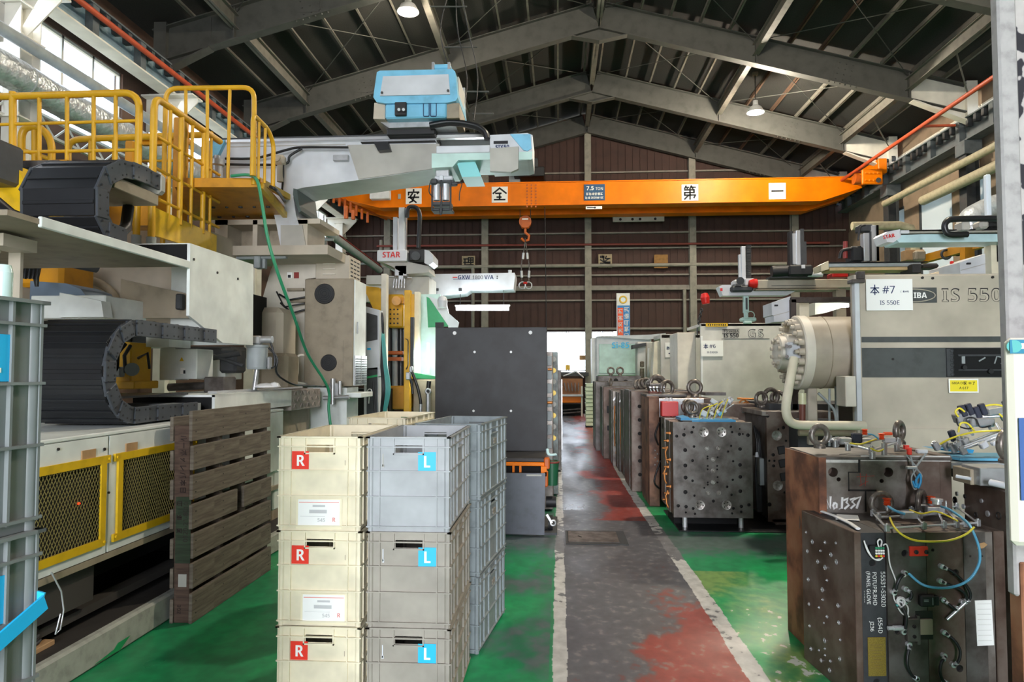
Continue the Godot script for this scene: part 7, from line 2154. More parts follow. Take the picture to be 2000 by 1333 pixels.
	eyebolt("dark eyebolt ring leaning at the back of the brown mould", at(1303, 778, 8.0), 0.075, 0.022, Vector3(0.5, 0, 1))
	eyebolt("stacked eyebolt ring, upper of the pair on the brown mould", at(1284, 771, 8.15), 0.08, 0.026, Vector3(0.15, 0, 1))
	eyebolt("stacked eyebolt ring, lower of the pair behind the brown mould", at(1279, 772, 8.25), 0.075, 0.026, Vector3(0.15, 0, 1))
	var tcl := thing("clamp_set", "cluster of small chrome and red clamps on the brown mould", "clamps", at(1277, 765, 8.1))
	part(tcl, "frame", blk(1268, 749, 1292, 755, 8.0, 0.2, 0.01), M.darksteel)
	for q in 5:
		part(tcl, "clamp", mb().box(at(1270 + q * 6.5, 757, 7.98), Vector3(0.025, 0.02, 0.03), 0.004).cyl(at(1270 + q * 6.5, 760, 7.96), at(1272 + q * 6.5, 766, 7.96), 0.008), M.chrome if q % 2 else M.alu)
	part(tcl, "block", mb().box(at(1275, 768, 8.0), Vector3(0.1, 0.05, 0.1), 0.01).box(at(1288, 769, 8.0), Vector3(0.05, 0.04, 0.1), 0.01), mat("6a3b30", 0.6, 0.2))
	var row := [
		["tall dark mould with a row of holes next beyond the brown mould", 1232.0, 1253.0, 764.0, 8.6, 9.3, "brownsteel", 0],
		["narrow dark mould with black fittings, third beyond the brown mould", 1220.0, 1233.0, 764.0, 9.6, 10.1, "darksteel", 2],
		["narrow mould with copper fittings and chamfered bar, between two darker moulds", 1208.0, 1222.0, 768.0, 10.3, 10.7, "darksteel", 1],
		["mould with copper fittings and a red plug low down, beside the white line", 1196.0, 1210.0, 764.0, 10.9, 11.5, "steel", 1],
		["orange brown rusty topped mould far along the aisle row", 1178.0, 1197.0, 757.0, 11.8, 12.5, "brownsteel", 2],
		["farthest dark mould of the aisle row before the pale green trays", 1163.0, 1182.0, 747.0, 13.0, 13.8, "darksteel", 3],
	]
	for r in row:
		var a := at(r[1], r[3], r[4])
		var b := at(r[2], r[3], r[4])
		var t := thing("mould", r[0], "mould", Vector3(a.x, 0, a.z))
		var m: Material = M[r[6]]
		part(t, "body", mb().span(Vector3(a.x + 0.06, 0.04, a.z), Vector3(a.x + 0.7, a.y - 0.01, -r[5]), 0.005), M.brownsteel if r[7] != 3 else M.darksteel)
		part(t, "face_plate", mb().span(Vector3(a.x, 0.0, a.z + 0.03), Vector3(b.x + (0.0 if r[7] != 0 else 0.4), a.y, a.z - 0.12), 0.004), m)
		part(t, "back_plate", mb().span(Vector3(a.x - 0.01, 0.02, a.z - 0.16), Vector3(a.x + 0.7, a.y + 0.01, -r[5]), 0.004), M.darksteel)
		if r[7] == 0:
			for q in 6:
				part(t, "hole_ring", mb().cyl(Vector3(b.x - 0.03, 0.2 + q * 0.16, a.z + 0.03), Vector3(b.x - 0.03, 0.2 + q * 0.16, a.z + 0.035), 0.022, -1.0, 12), M.hole)
		elif r[7] == 1:
			for q in 11:
				var w := Vector3((a.x + b.x) * 0.5 + 0.012 * (q % 2), 0.2 + q * 0.075, a.z + 0.03)
				part(t, "copper_fitting", mb().cyl(w, w + Vector3(-0.01, 0, 0.03), 0.012, 0.008, 8).box(w, Vector3(0.03, 0.028, 0.02), 0.004), [M.copper, M.alu, M.black][q % 3])
			part(t, "copper_pipe", mb().tube([Vector3(a.x + 0.03, 0.9, a.z + 0.05), Vector3(a.x + 0.02, 0.6, a.z + 0.06), Vector3(a.x + 0.03, 0.3, a.z + 0.05)], 0.01, 6), M.copper)
			part(t, "plug", mb().box(Vector3(b.x - 0.04, 0.17, a.z + 0.045), Vector3(0.04, 0.1, 0.03), 0.006), M.redpaint if r[4] > 10.8 else M.brass)
			part(t, "chamfer_bar", mb().bar(Vector3(a.x + 0.01, 0.98, a.z + 0.035), Vector3(b.x - 0.02, 1.08, a.z + 0.035), 0.02, 0.012, Vector3.BACK), M.alu)
		elif r[7] == 2:
			part(t, "fitting", mb().box(Vector3((a.x + b.x) * 0.5, 0.8, a.z + 0.045), Vector3(0.05, 0.12, 0.03), 0.006).box(Vector3((a.x + b.x) * 0.5, 0.5, a.z + 0.045), Vector3(0.04, 0.08, 0.03), 0.006), M.black)
	var fb := thing("mould", "wide dark mould under the two upright eyebolts at the far end of the row", "mould", V(1.4, 0, 14.4))
	part(fb, "body", blk(1168, 734, 1252, 800, 14.0, 0.8, 0.01), M.darksteel)
	part(fb, "round_hole", mb().cyl(at(1203, 744, 14.0), at(1203, 744, 13.99), 0.045, -1.0, 14).cyl(at(1222, 747, 14.0), at(1222, 747, 13.99), 0.05, -1.0, 14), M.hole)
	eyebolt("far dark eyebolt, first of the upright pair at the end of the row", at(1193, 734, 14.0), 0.062, 0.018, Vector3(0.1, 0, 1))
	eyebolt("far dark eyebolt, second of the upright pair at the end of the row", at(1211, 734, 14.1), 0.062, 0.02, Vector3(0.2, 0, 1))
	eyebolt("narrow eyebolt seen edge on beside the rusty topped mould", at(1192, 757, 12.0), 0.06, 0.016, Vector3(1, 0, 0.5))
	for q in 3:
		eyebolt(["chain-like eyebolt ring, lowest on the dark mould beyond the brown one", "chain-like eyebolt ring, middle on the dark mould beyond the brown one", "chain-like eyebolt ring, highest on the dark mould beyond the brown one"][q], at(1246 + q * 8, 766 - q * 2, 9.0), 0.055, 0.018, Vector3(0.9 - q * 0.3, 0.2, 1))

func build_near_molds() -> void:
	# ---- front mould ----
	var L := local_thing("mould", "nearest dark mould with chalk writing, black hoses and a red strip", "mould", V(1.278, 0, 3.168), 0.11)
	var W := 0.62
	var H := 0.72
	var Dp := 0.5
	var f := func(cx: float, cy: float) -> Vector3:
		return Vector3(((1670.0 + cx / 4.2576) - 1682.0) / 460.0, 0.72 - ((1020.0 + cy / 4.2576) - 1041.0) / 460.0, 0.0)
	var seams := [-0.03, 0.002, 0.109, 0.283, 0.446, 0.543, 0.581, 0.63]
	var tone := ["brownsteel", "darkpaint", "darksteel", "brownsteel", "darksteel", "steel", "brownsteel"]
	M.darkpaint = mat("37383b", 0.5, 0.2, "dirt", 3.0)
	var bores := {2: [[420, 265, 30], [345, 905, 26]], 3: [[660, 240, 14], [850, 430, 30], [865, 1215, 30]], 4: [[980, 295, 9], [1082, 295, 9]], 1: [[150, 345, 30], [165, 1320, 30]]}
	for i in 7:
		var x0: float = seams[i]
		var x1: float = seams[i + 1] - 0.0025
		var front: float = 0.0 if i != 1 else -0.008
		if i in [5]:
			front = -0.004
		var c := Vector3((x0 + x1) * 0.5, H * 0.5, -Dp * 0.5 + front * 0.5)
		var s := Vector3(x1 - x0, H - (0.0 if i in [0, 6] else 0.006), Dp + front)
		var hs := []
		if bores.has(i):
			for h in bores[i]:
				var q: Vector3 = f.call(h[0], h[1])
				hs.append([q.x - c.x, q.y - c.y, h[2] / 4.2576 / 460.0, 0.03])
		if hs.size():
			drilled(L, "mould_plate", c, s, hs, M[tone[i]], M.steel)
		else:
			part(L, "mould_plate", mb().box(c, s, 0.0025), M[tone[i]])
	part(L, "core", mb().box(Vector3(W * 0.5, H * 0.5, -Dp * 0.5), Vector3(W - 0.02, H - 0.03, Dp - 0.03)), M.dark)
	var Lw := L
	# round guide heads on the side plate
	var sp := mb()
	var sd := mb()
	var side := [[800, 465, 8], [838, 515, 14], [918, 518, 10], [805, 565, 12], [889, 562, 8], [953, 582, 14], [985, 620, 16], [870, 620, 13], [915, 650, 15], [808, 715, 12], [926, 718, 8], [895, 768, 15], [810, 845, 11], [897, 820, 8], [990, 850, 14], [873, 862, 8], [922, 910, 10], [812, 960, 9], [902, 943, 6], [993, 940, 13], [985, 520, 8], [903, 1035, 15], [817, 1080, 12], [905, 1078, 7], [880, 1140, 12], [937, 1142, 9], [995, 1130, 13], [820, 1200, 14], [853, 1200, 10], [868, 1087, 7], [905, 1112, 7], [930, 1190, 14], [1006, 1280, 16], [968, 1320, 16], [882, 1258, 8], [920, 1270, 7], [1000, 1030, 8]]
	for h in side:
		# place on the side face from the survey: nearer to the front as x grows
		var t: float = clampf((h[0] - 770.0) / (1095.0 - 770.0), 0.02, 0.97)
		var z := -Dp * (1.0 - t) * (1.0 - 0.12 * t)
		var pxs := 2.854
		var d := 3.168 - z
		var yy: float = 1.4 - ((866.0 + h[1] / pxs) - 728.0) / 1400.0 * d
		if yy < 0.03:
			continue
		var r: float = h[2] / pxs / 1400.0 * d * 0.9
		var p := Vector3(-0.031, yy, z)
		sp.lathe(p, Vector3.LEFT, [Vector2(r, 0), Vector2(r, 0.003), Vector2(r * 0.7, 0.004), Vector2(r * 0.55, 0.001), Vector2(0, 0.001)], 14)
	part(L, "guide_head", sp, M.alu)
	# chalk writing, reading downwards
	var down := Basis(Vector3.BACK, -PI / 2)
	var chalk := mat("d9dad6", 0.9)
	for q in [["55531-S3020", 237.0, 560.0, 0.0185], ["(554D", 205.0, 858.0, 0.018], ["POTUPR.RHD", 165.0, 555.0, 0.017], ["(FANEL GLOVE", 112.0, 548.0, 0.0155], ["J236", 135.0, 865.0, 0.0155], ["- - - -- - --", 78.0, 620.0, 0.009]]:
		var p: Vector3 = f.call(q[1], q[2])
		text(L, q[0], Vector3(p.x, p.y, -0.0075), q[3], chalk, down, false, "chalk_writing")
	# name plate, red strip, paper, tape
	var a: Vector3 = f.call(170.0, 1110.0)
	var np := part(L, "brass_plate", mb().box(Vector3(a.x, a.y, -0.006), Vector3(0.078, 0.162, 0.003), 0.001), M.brass)
	for q in 9:
		part(np, "engraving", mb().box(Vector3(a.x + 0.004 * sin(q * 2.0), a.y + 0.05 - q * 0.012, -0.0042), Vector3(0.045 + 0.01 * cos(q * 3.0), 0.0025, 0.001)), mat("6d5a26", 0.6))
	var rp: Vector3 = f.call(533.0, 246.0)
	var rs := part(L, "red_strip", mb().box(rp + Vector3(0, 0, 0.004), Vector3(0.08, 0.041, 0.01), 0.002), M.red)
	for q in [505.0, 593.0]:
		var p: Vector3 = f.call(q, 250.0)
		part(rs, "socket_screw", mb().lathe(p + Vector3(0, 0, 0.008), Vector3.BACK, [Vector2(0.009, 0), Vector2(0.009, 0.006), Vector2(0.005, 0.007), Vector2(0.0045, 0.002), Vector2(0, 0.002)], 14), M.darkgrey)
	var pw: Vector3 = f.call(1083.0, 843.0)
	var pa := part(L, "paper_slip", mb().box(pw + Vector3(0, 0, 0.002), Vector3(0.073, 0.19, 0.002), 0.0, Basis(Vector3.BACK, 0.03)), M.paper)
	for q in 8:
		part(pa, "form_line", mb().box(pw + Vector3(0, 0.08 - q * 0.022, 0.0032), Vector3(0.06, 0.001, 0.0006)), M.robotshade)
	part(L, "torn_tape", mb().prism(PackedVector2Array([Vector2(0, 0), Vector2(0.028, 0.004), Vector2(0.046, 0.018), Vector2(0.032, 0.028), Vector2(0.002, 0.022)]), f.call(1040.0, 235.0), Vector3.RIGHT, Vector3.UP, Vector3(0, 0, 0.002)), M.cardboard)
	# hoses with chrome ends
	var hoses := [
		[[405, 420], [350, 440], [315, 500], [305, 580]],
		[[405, 550], [432, 570], [430, 610], [400, 650]],
		[[720, 370], [790, 405], [870, 480], [925, 560], [935, 620], [910, 660]],
		[[705, 490], [780, 520], [860, 560], [905, 620], [890, 665]],
		[[725, 645], [760, 680], [800, 710], [830, 715]],
		[[725, 910], [790, 965], [830, 1040], [825, 1120], [795, 1175]],
		[[720, 1100], [675, 1140], [658, 1210], [680, 1280], [725, 1318]],
		[[425, 1005], [390, 1080], [385, 1160], [420, 1235], [480, 1280]],
		[[345, 660], [380, 740], [385, 800], [380, 900]],
	]
	for h in hoses:
		var pts := []
		for i in h.size():
			var p: Vector3 = f.call(h[i][0], h[i][1])
			var bulge := sin(PI * (0.15 + 0.7 * i / (h.size() - 1.0)))
			pts.append(p + Vector3(0, 0, 0.012 + 0.018 * bulge))
		var hp := part(L, "water_hose", mb().tube(smooth(pts), 0.0062, 8), M.blackhose)
		for e in [0, h.size() - 1]:
			var p: Vector3 = f.call(h[e][0], h[e][1])
			var q: Vector3 = pts[1] if e == 0 else pts[h.size() - 2]
			var dir := (q - p).normalized()
			part(hp, "hose_nipple", mb().cyl(p, p + Vector3(0, 0, 0.016), 0.0115, -1.0, 10).cyl(p + Vector3(0, 0, 0.012), p + Vector3(0, 0, 0.012) + dir * 0.022, 0.0085, -1.0, 8), M.chrome)
	part(L, "steel_pipe_end", mb().cyl(f.call(900.0, 660.0) + Vector3(0, 0, 0.022), f.call(750.0, 805.0) + Vector3(0, 0, 0.012), 0.0068, -1.0, 10), M.chrome)
	part(L, "steel_pin", mb().cyl(f.call(245.0, 865.0) + Vector3(0, 0, 0.014), f.call(390.0, 865.0) + Vector3(0, 0, 0.014), 0.009, -1.0, 12).cyl(f.call(290.0, 865.0) + Vector3(0, 0, 0.014), f.call(360.0, 865.0) + Vector3(0, 0, 0.014), 0.011, -1.0, 12), M.chrome)
	var bk: Vector3 = f.call(450.0, 880.0)
	var bp := part(L, "cylinder_bracket", mb().box(bk + Vector3(0, 0, 0.012), Vector3(0.05, 0.095, 0.026), 0.003).box(f.call(505.0, 885.0) + Vector3(0, 0, 0.008), Vector3(0.014, 0.12, 0.018), 0.002), M.darksteel)
	for q in [848.0, 930.0]:
		var p: Vector3 = f.call(455.0, q)
		part(bp, "socket_screw", mb().lathe(p + Vector3(0, 0, 0.025), Vector3.BACK, [Vector2(0.008, 0), Vector2(0.008, 0.003), Vector2(0.005, 0.003), Vector2(0.0045, 0.0), Vector2(0, 0.0)], 12), M.hole)
	part(L, "slide_block", mb().box(f.call(580.0, 865.0) + Vector3(0, 0, 0.004), Vector3(0.056, 0.066, 0.012), 0.002), M.beigedark)
	part(L, "slide_pocket", mb().box(f.call(570.0, 855.0) + Vector3(0, 0, -0.001), Vector3(0.075, 0.12, 0.004)), M.bolt)
	var cn: Vector3 = f.call(580.0, 645.0)
	var bc := part(L, "black_connector", mb().box(cn + Vector3(0, 0, 0.014), Vector3(0.064, 0.048, 0.026), 0.006).box(f.call(655.0, 645.0) + Vector3(0, 0, 0.012), Vector3(0.024, 0.04, 0.022), 0.003), M.black)
	part(bc, "connector_rib", mb().box(cn + Vector3(-0.01, 0.006, 0.0275), Vector3(0.02, 0.003, 0.001)).box(cn + Vector3(-0.01, 0.0, 0.0275), Vector3(0.02, 0.002, 0.001)).box(cn + Vector3(0.018, 0.0, 0.0275), Vector3(0.003, 0.03, 0.001)), M.pipegrey)
	# terminal block and white leads
	var tb := part(L, "terminal_block", mb().box(f.call(165.0, 235.0) + Vector3(0, 0, 0.006), Vector3(0.055, 0.045, 0.014), 0.003), M.black)
	var cs := ["ea3a2a", "e0d03c", "f4f4f0", "2f8a62"]
	for i in 4:
		for j in 4:
			var p: Vector3 = f.call(160.0 + i * 20.0, 210.0 + j * 22.0)
			part(tb, "terminal", mb().box(p + Vector3(0, 0, 0.016), Vector3(0.008, 0.008, 0.006), 0.001), mat(cs[(i + 1) % 2] if j == 3 else ("f4f4f0" if j > 0 else cs[3]), 0.5))
	for w in [[[60, 150], [90, 240], [140, 300], [190, 300]], [[70, 180], [120, 280], [175, 312], [215, 290]], [[185, 205], [175, 160], [195, 140], [210, 160], [200, 200]], [[220, 190], [245, 180], [262, 220], [275, 350], [325, 500], [300, 600], [325, 660], [390, 650], [380, 620], [330, 615]], [[330, 640], [415, 690], [412, 800], [408, 940]], [[335, 700], [370, 750], [430, 775]]]:
		var pts := []
		for q in w:
			pts.append(f.call(float(q[0]), float(q[1])) + Vector3(0, 0, 0.014))
		part(L, "white_lead", mb().tube(smooth(pts), 0.0032, 6), M.whitecable)
	part(L, "lead_knot", mb().torus(f.call(350.0, 645.0) + Vector3(0, 0, 0.018), Vector3(0.3, 0.2, 1), 0.016, 0.004, 16, 6).torus(f.call(355.0, 650.0) + Vector3(0, 0, 0.022), Vector3(-0.2, 0.1, 1), 0.014, 0.004, 16, 6), M.whitecable)
	part(L, "green_joint", mb().cyl(f.call(320.0, 685.0) + Vector3(0, 0, 0.014), f.call(345.0, 670.0) + Vector3(0, 0, 0.016), 0.006, -1.0, 8), M.tealtube)
	# ---- on top of the front mould ----
	var top := func(px: float, py: float, y := 0.72) -> Vector3:
		return on_level(px, py, y)
	eyebolt("steel eyebolt nearest the viewer, behind the first orange suction cup", top.call(1722.0, 1012.0), 0.047, 0.0125, Vector3(0.1, 0, 1), M.forged)
	eyebolt("steel eyebolt seen edge on behind the second orange suction cup", top.call(1800.0, 1008.0), 0.047, 0.0125, Vector3(0.75, 0, 0.7), M.forged)
	one("paper_sheet", "white paper sheet lying on top of the nearest mould", "paper", mb().prism(PackedVector2Array([Vector2(0, 0), Vector2(0.1, -0.02), Vector2(0.14, 0.1), Vector2(0.05, 0.12)]), top.call(1632.0, 1016.0) + Vector3(0, 0.002, 0), Vector3.RIGHT, Vector3.FORWARD, Vector3(0, 0.001, 0)), M.paper)
	one("plastic_tube", "clear white plastic tube bag lying on the edge of the nearest mould", "tube", mb().tube([top.call(1606.0, 1003.0) + Vector3(0, 0.008, 0), top.call(1630.0, 1012.0) + Vector3(0, 0.009, 0), top.call(1660.0, 1026.0) + Vector3(0, 0.008, 0), top.call(1676.0, 1036.0) + Vector3(0, 0.006, 0)], 0.011, 8, false, 0.5), M.white)
	var tf := thing("takeout_tool", "chrome bar take-out tool with two orange suction cups on the nearest mould", "tool", top.call(1790.0, 1020.0))
	var y0 := 0.735
	var pa1: Vector3 = top.call(1732.0, 1032.0, y0 + 0.005)
	var pb1: Vector3 = top.call(1910.0, 1022.0, y0 + 0.005)
	var pa2: Vector3 = top.call(1705.0, 1003.0, y0 + 0.012)
	var pb2: Vector3 = top.call(1868.0, 990.0, y0 + 0.012)
	var pa3: Vector3 = top.call(1716.0, 1011.0, y0 + 0.006)
	var pb3: Vector3 = top.call(1850.0, 1004.0, y0 + 0.006)
	tool_frame(tf, [[pa1, pb1], [pa2, pb2], [pa3, pb3], [pa2, pa1], [pb2, pb1], [pa2.lerp(pb2, 0.45), pa1.lerp(pb1, 0.4)], [pa2.lerp(pb2, 0.75), pa1.lerp(pb1, 0.62)], [pa2.lerp(pb2, 0.85), pa1.lerp(pb1, 0.8)]], [pa1, pa2, pb1, pb2, pa1.lerp(pb1, 0.4), pa1.lerp(pb1, 0.62), pa1.lerp(pb1, 0.76), pa1.lerp(pb1, 0.85), pa2.lerp(pb2, 0.45), pa2.lerp(pb2, 0.66), pa3, pa3.lerp(pb3, 0.6)], 0.02, Basis(Vector3.UP, 0.3))
	for q in [[1776, 1000, 0.07], [1826, 990, 0.08], [1800, 985, 0.05]]:
		var p: Vector3 = top.call(q[0], q[1] + 12.0, y0 + 0.01)
		part(tf, "mount_block", mb().box(p + Vector3(0, 0.012, 0), Vector3(q[2], 0.032, 0.03), 0.003), M.alu)
	for q in [[1733.0, 1006.0], [1819.0, 1002.0]]:
		var p: Vector3 = top.call(q[0], q[1], y0)
		part(tf, "cup_stem", mb().cyl(p, p + Vector3(0, 0.045, 0), 0.006, -1.0, 8).cyl(p + Vector3(0, 0.03, 0), p + Vector3(0, 0.042, 0), 0.01, -1.0, 8), M.chrome)
		cup(tf, p + Vector3(0, 0.042, 0), Vector3.UP, 0.026)
	var rc: Vector3 = top.call(1830.0, 985.0, y0 + 0.06)
	part(tf, "knurled_joint", mb().lathe(rc, Vector3.UP, [Vector2(0, 0), Vector2(0.02, 0), Vector2(0.02, 0.012), Vector2(0.026, 0.014), Vector2(0.026, 0.024), Vector2(0.012, 0.026), Vector2(0, 0.026)], 16).cyl(rc + Vector3(0.04, -0.02, 0), rc + Vector3(0.04, 0.015, 0), 0.004), M.chrome)
	part(tf, "blue_tube", mb().tube(smooth([top.call(1735.0, 990.0, 0.78), top.call(1748.0, 998.0, 0.78), top.call(1768.0, 1005.0, 0.77)]), 0.006, 6).tube(smooth([top.call(1838.0, 990.0, 0.78), top.call(1858.0, 998.0, 0.78), top.call(1890.0, 1022.0, 0.76), at(1903, 1045, 3.12), at(1913, 1075, 3.1), at(1911, 1105, 3.1), at(1890, 1135, 3.1), at(1850, 1149, 3.1), at(1805, 1144, 3.1), at(1775, 1121, 3.14)]), 0.0055, 8), M.bluetube)
	parts(tf, "yellow_tube", [mb().tube(smooth([top.call(1738.0, 1012.0, 0.75), at(1748, 1032, 3.12), at(1770, 1050, 3.1), at(1800, 1058, 3.1), at(1850, 1057, 3.1), at(1885, 1045, 3.1), at(1903, 1030, 3.1)]), 0.0045, 8), mb().tube(smooth([top.call(1777.0, 997.0, 0.77), top.call(1800.0, 1004.0, 0.775), top.call(1830.0, 1000.0, 0.775), top.call(1870.0, 1018.0, 0.76)]), 0.004, 6)], M.yellowtube)

	# ---- mould with the painted number ----
	var S := thing("mould", "large mould with rust orange side and white painted number", "mould", V(1.6, 0, 3.85))
	var df := 3.62
	var sx0 := at(1598, 890, df).x
	var sx1 := at(1858, 890, df).x
	part(S, "side_plate", mb().prism(PackedVector2Array([Vector2(1.24, 4.06), Vector2(sx0 - 0.005, 3.6), Vector2(sx0 + 0.03, 3.6), Vector2(1.28, 4.06)]), Vector3.ZERO, Vector3.RIGHT, Vector3.FORWARD, Vector3(0, 0.985, 0)), M.rust)
	var hs := []
	var hc := Vector3((sx0 + 0.035 + at(1768, 890, df).x) * 0.5, 0.49, -df - 0.2)
	for q in [[1627, 923, 14], [1735, 923, 14], [1638, 937, 6], [1722, 940, 6]]:
		var p := at(q[0], q[1], df)
		hs.append([p.x - hc.x, p.y - hc.y, q[2] * 0.5 * df / 1400.0 * 1.3, 0.08])
	drilled(S, "front_block", hc, Vector3(at(1768, 890, df).x - sx0 - 0.035, 0.978, 0.4), hs, M.steel, M.brownsteel)
	part(S, "step_joint", blk(1676, 893, 1680, 923, df - 0.001, 0.002).span(at(1657, 924, df - 0.002), at(1680, 922, df - 0.002) + Vector3(0, 0, -0.001)).span(at(1657, 960, df - 0.002), at(1658.5, 922, df - 0.002)  + Vector3(0, 0, -0.001)).span(at(1657, 960, df - 0.002), at(1712, 957, df - 0.002) + Vector3(0, 0, -0.001)).span(at(1690, 1000, df - 0.002), at(1692, 960, df - 0.002) + Vector3(0, 0, -0.001)), M.hole)
	part(S, "hole_block", mb().span(at(1768, 1100, df), at(1836, 893, df) + Vector3(0, 0, -0.4), 0.003).span(at(1838, 1100, df + 0.01), at(1858, 890, df + 0.01) + Vector3(0, 0, -0.4), 0.003), M.brownsteel)
	part(S, "white_paint_band", blk(1601, 893, 1676, 904, df - 0.0015, 0.001).span(at(1681, 901, df - 0.0015), at(1856, 891, df - 0.0015) + Vector3(0, 0, -0.001)), mat("d8d6d0", 0.7, 0.0, "dirt", 3.0))
	part(S, "top_plate", mb().span(V(1.26, 0.975, 3.61), V(sx1, 0.99, 4.05), 0.003), M.darksteel)
	part(S, "red_scribble", mb().bar(at(1673, 932, df - 0.002), at(1708, 930, df - 0.002), 0.002, 0.002, Vector3.BACK).bar(at(1680, 925, df - 0.002), at(1682, 950, df - 0.002), 0.002, 0.002, Vector3.BACK).bar(at(1692, 926, df - 0.002), at(1690, 950, df - 0.002), 0.002, 0.002, Vector3.BACK).bar(at(1678, 950, df - 0.002), at(1696, 940, df - 0.002), 0.002, 0.002, Vector3.BACK), mat("a8483a", 0.8))
	# hand painted number as strokes
	var num := mb()
	var strokes := [[[1614, 994], [1613, 973], [1621, 994], [1622, 970]], [[1630, 982], [1627, 988], [1629, 995], [1634, 992], [1634, 985], [1630, 982]], [[1639.5, 994], [1640, 995]], [[1645, 972], [1644, 994]], [[1647, 978], [1656, 974], [1653, 982], [1658, 987], [1649, 995]], [[1660, 977], [1669, 973], [1664, 981], [1670, 986], [1661, 994]], [[1667, 976], [1681, 971], [1676, 984], [1673, 994]]]
	for s in strokes:
		var p := []
		for q in s:
			p.append(at(q[0], q[1], df - 0.003))
		num.tube(p, 0.0058, 6)
	part(S, "painted_number", num, mat("f2f2f0", 0.7))
	part(S, "side_bore", mb().lathe(Vector3(1.252, 0.62, -3.9), Vector3.LEFT, [Vector2(0.05, -0.002), Vector2(0.05, 0.004), Vector2(0.035, 0.004), Vector2(0.03, -0.01), Vector2(0, -0.01)], 20), M.brownsteel)
	eyebolt("big steel eyebolt on the rust orange mould, nearer the aisle", at(1601, 876, 3.75), 0.044, 0.0145, Vector3(0.25, 0, 1), M.forged)
	eyebolt("big steel eyebolt on the rust orange mould beside the orange cups", at(1757, 868, 3.95), 0.044, 0.0155, Vector3(0.7, 0, 0.75), M.forged)
	var ts := thing("takeout_tool", "chrome take-out tool with orange suction cups on the rust orange mould", "tool", at(1690, 870, 3.8))
	var b1 := at(1620, 858, 3.8)
	var b2 := at(1702, 880, 3.62)
	var b3 := at(1754, 864, 3.8)
	var b4 := at(1650, 855, 3.9)
	tool_frame(ts, [[b1, b2], [b2, b3], [b1, b4], [at(1660, 870, 3.7), at(1720, 858, 3.85)], [at(1640, 862, 3.75), at(1700, 850, 3.9)]], [b1, at(1632, 868, 3.75), at(1656, 874, 3.7), b2, at(1704, 890, 3.6), at(1727, 884, 3.65), at(1727, 872, 3.65), b3, at(1752, 876, 3.75)], 0.024, Basis(Vector3.UP, 0.4))
	part(ts, "black_block", mb().box(at(1673, 856, 3.75), Vector3(0.045, 0.05, 0.04), 0.006), M.navy)
	part(ts, "block", mb().box(at(1650, 862, 3.75), Vector3(0.06, 0.035, 0.04), 0.005).box(at(1736, 860, 3.8), Vector3(0.06, 0.03, 0.03), 0.004).box(at(1690, 862, 3.8), Vector3(0.05, 0.03, 0.03), 0.004), M.alu)
	for q in [[1689, 850, 0.022], [1722, 859, 0.023]]:
		cup(ts, at(q[0], q[1], 3.75), Vector3.UP, q[2])
	part(ts, "orange_bar", blk(1729, 845, 1744, 851, 3.8, 0.03, 0.004), M.orangecup)
	part(ts, "tube", mb().tube(smooth([at(1660, 866, 3.7), at(1680, 868, 3.68), at(1700, 862, 3.7), at(1712, 858, 3.75)]), 0.004, 6).tube(smooth([at(1700, 876, 3.6), at(1715, 882, 3.6), at(1726, 878, 3.6)]), 0.004, 6), M.yellowtube)
	part(ts, "tube", mb().tube(smooth([at(1692, 848, 3.75), at(1705, 850, 3.75), at(1716, 858, 3.75)]), 0.004, 6), M.bluetube)
	var wr := thing("cable_loom", "grey and blue looped cables hanging down the face of the rust orange mould", "cable", at(1787, 920, 3.6))
	part(wr, "grey_cable", mb().tube(smooth([at(1770, 890, 3.6), at(1783, 905, 3.58), at(1790, 915, 3.57), at(1781, 930, 3.57), at(1781, 945, 3.57), at(1788, 957, 3.57), at(1791, 940, 3.57), at(1785, 925, 3.57), at(1782, 905, 3.58), at(1778, 890, 3.6)]), 0.004, 6).tube(smooth([at(1809, 886, 3.6), at(1795, 905, 3.58), at(1790, 915, 3.57), at(1800, 930, 3.57), at(1792, 950, 3.57)]), 0.0045, 6), M.pipegrey)
	part(wr, "blue_cable", mb().tube(smooth([at(1797, 926, 3.57), at(1789, 940, 3.56), at(1793, 953, 3.56), at(1798, 940, 3.56), at(1797, 927, 3.57)]), 0.006, 6).tube(smooth([at(1783, 940, 3.57), at(1788, 952, 3.56), at(1792, 945, 3.56)]), 0.006, 6), M.bluetray)
	part(wr, "band", mb().box(at(1780, 914, 3.56), Vector3(0.05, 0.014, 0.02), 0.003), M.alu)
	parts(wr, "red_plug", [mb().box(at(1776, 882, 3.62), Vector3(0.02, 0.035, 0.02), 0.004), mb().box(at(1770, 874, 3.7), Vector3(0.02, 0.02, 0.02))], M.red)
	part(wr, "white_plug", mb().box(at(1800, 882, 3.65), Vector3(0.05, 0.02, 0.03), 0.004), M.robotwhite)
	# ---- mould to the side with a row of bores ----
	var R := thing("mould", "dark brown mould with a row of round bores, beside the peeling column", "mould", V(2.1, 0, 3.35))
	part(R, "body", mb().span(V(1.945, 0.0, 3.0), V(2.6, 0.88, 3.62), 0.004), M.brownsteel)
	var rr := mb()
	var rk := mb()
	for q in [[1866, 978, 9, 1], [1883, 990, 6, 0], [1907, 1006, 6, 1], [1885, 970, 5, 1], [1918, 979, 5, 0], [1930, 1004, 7, 0], [1951, 1008, 9, 1], [1970, 1012, 9, 1], [1870, 965, 5, 0]]:
		var p := on_side(q[0], q[1], 1.945)
		var r: float = q[2] * 0.5 / 1400.0 * -p.z * 1.6
		if q[3]:
			rr.lathe(p, Vector3.LEFT, [Vector2(r, 0), Vector2(r, 0.004), Vector2(r * 0.8, 0.004), Vector2(r * 0.75, -0.002), Vector2(0, -0.002)], 16)
		else:
			rk.cyl(p, p + Vector3(-0.006, 0, 0), r, -1.0, 12)
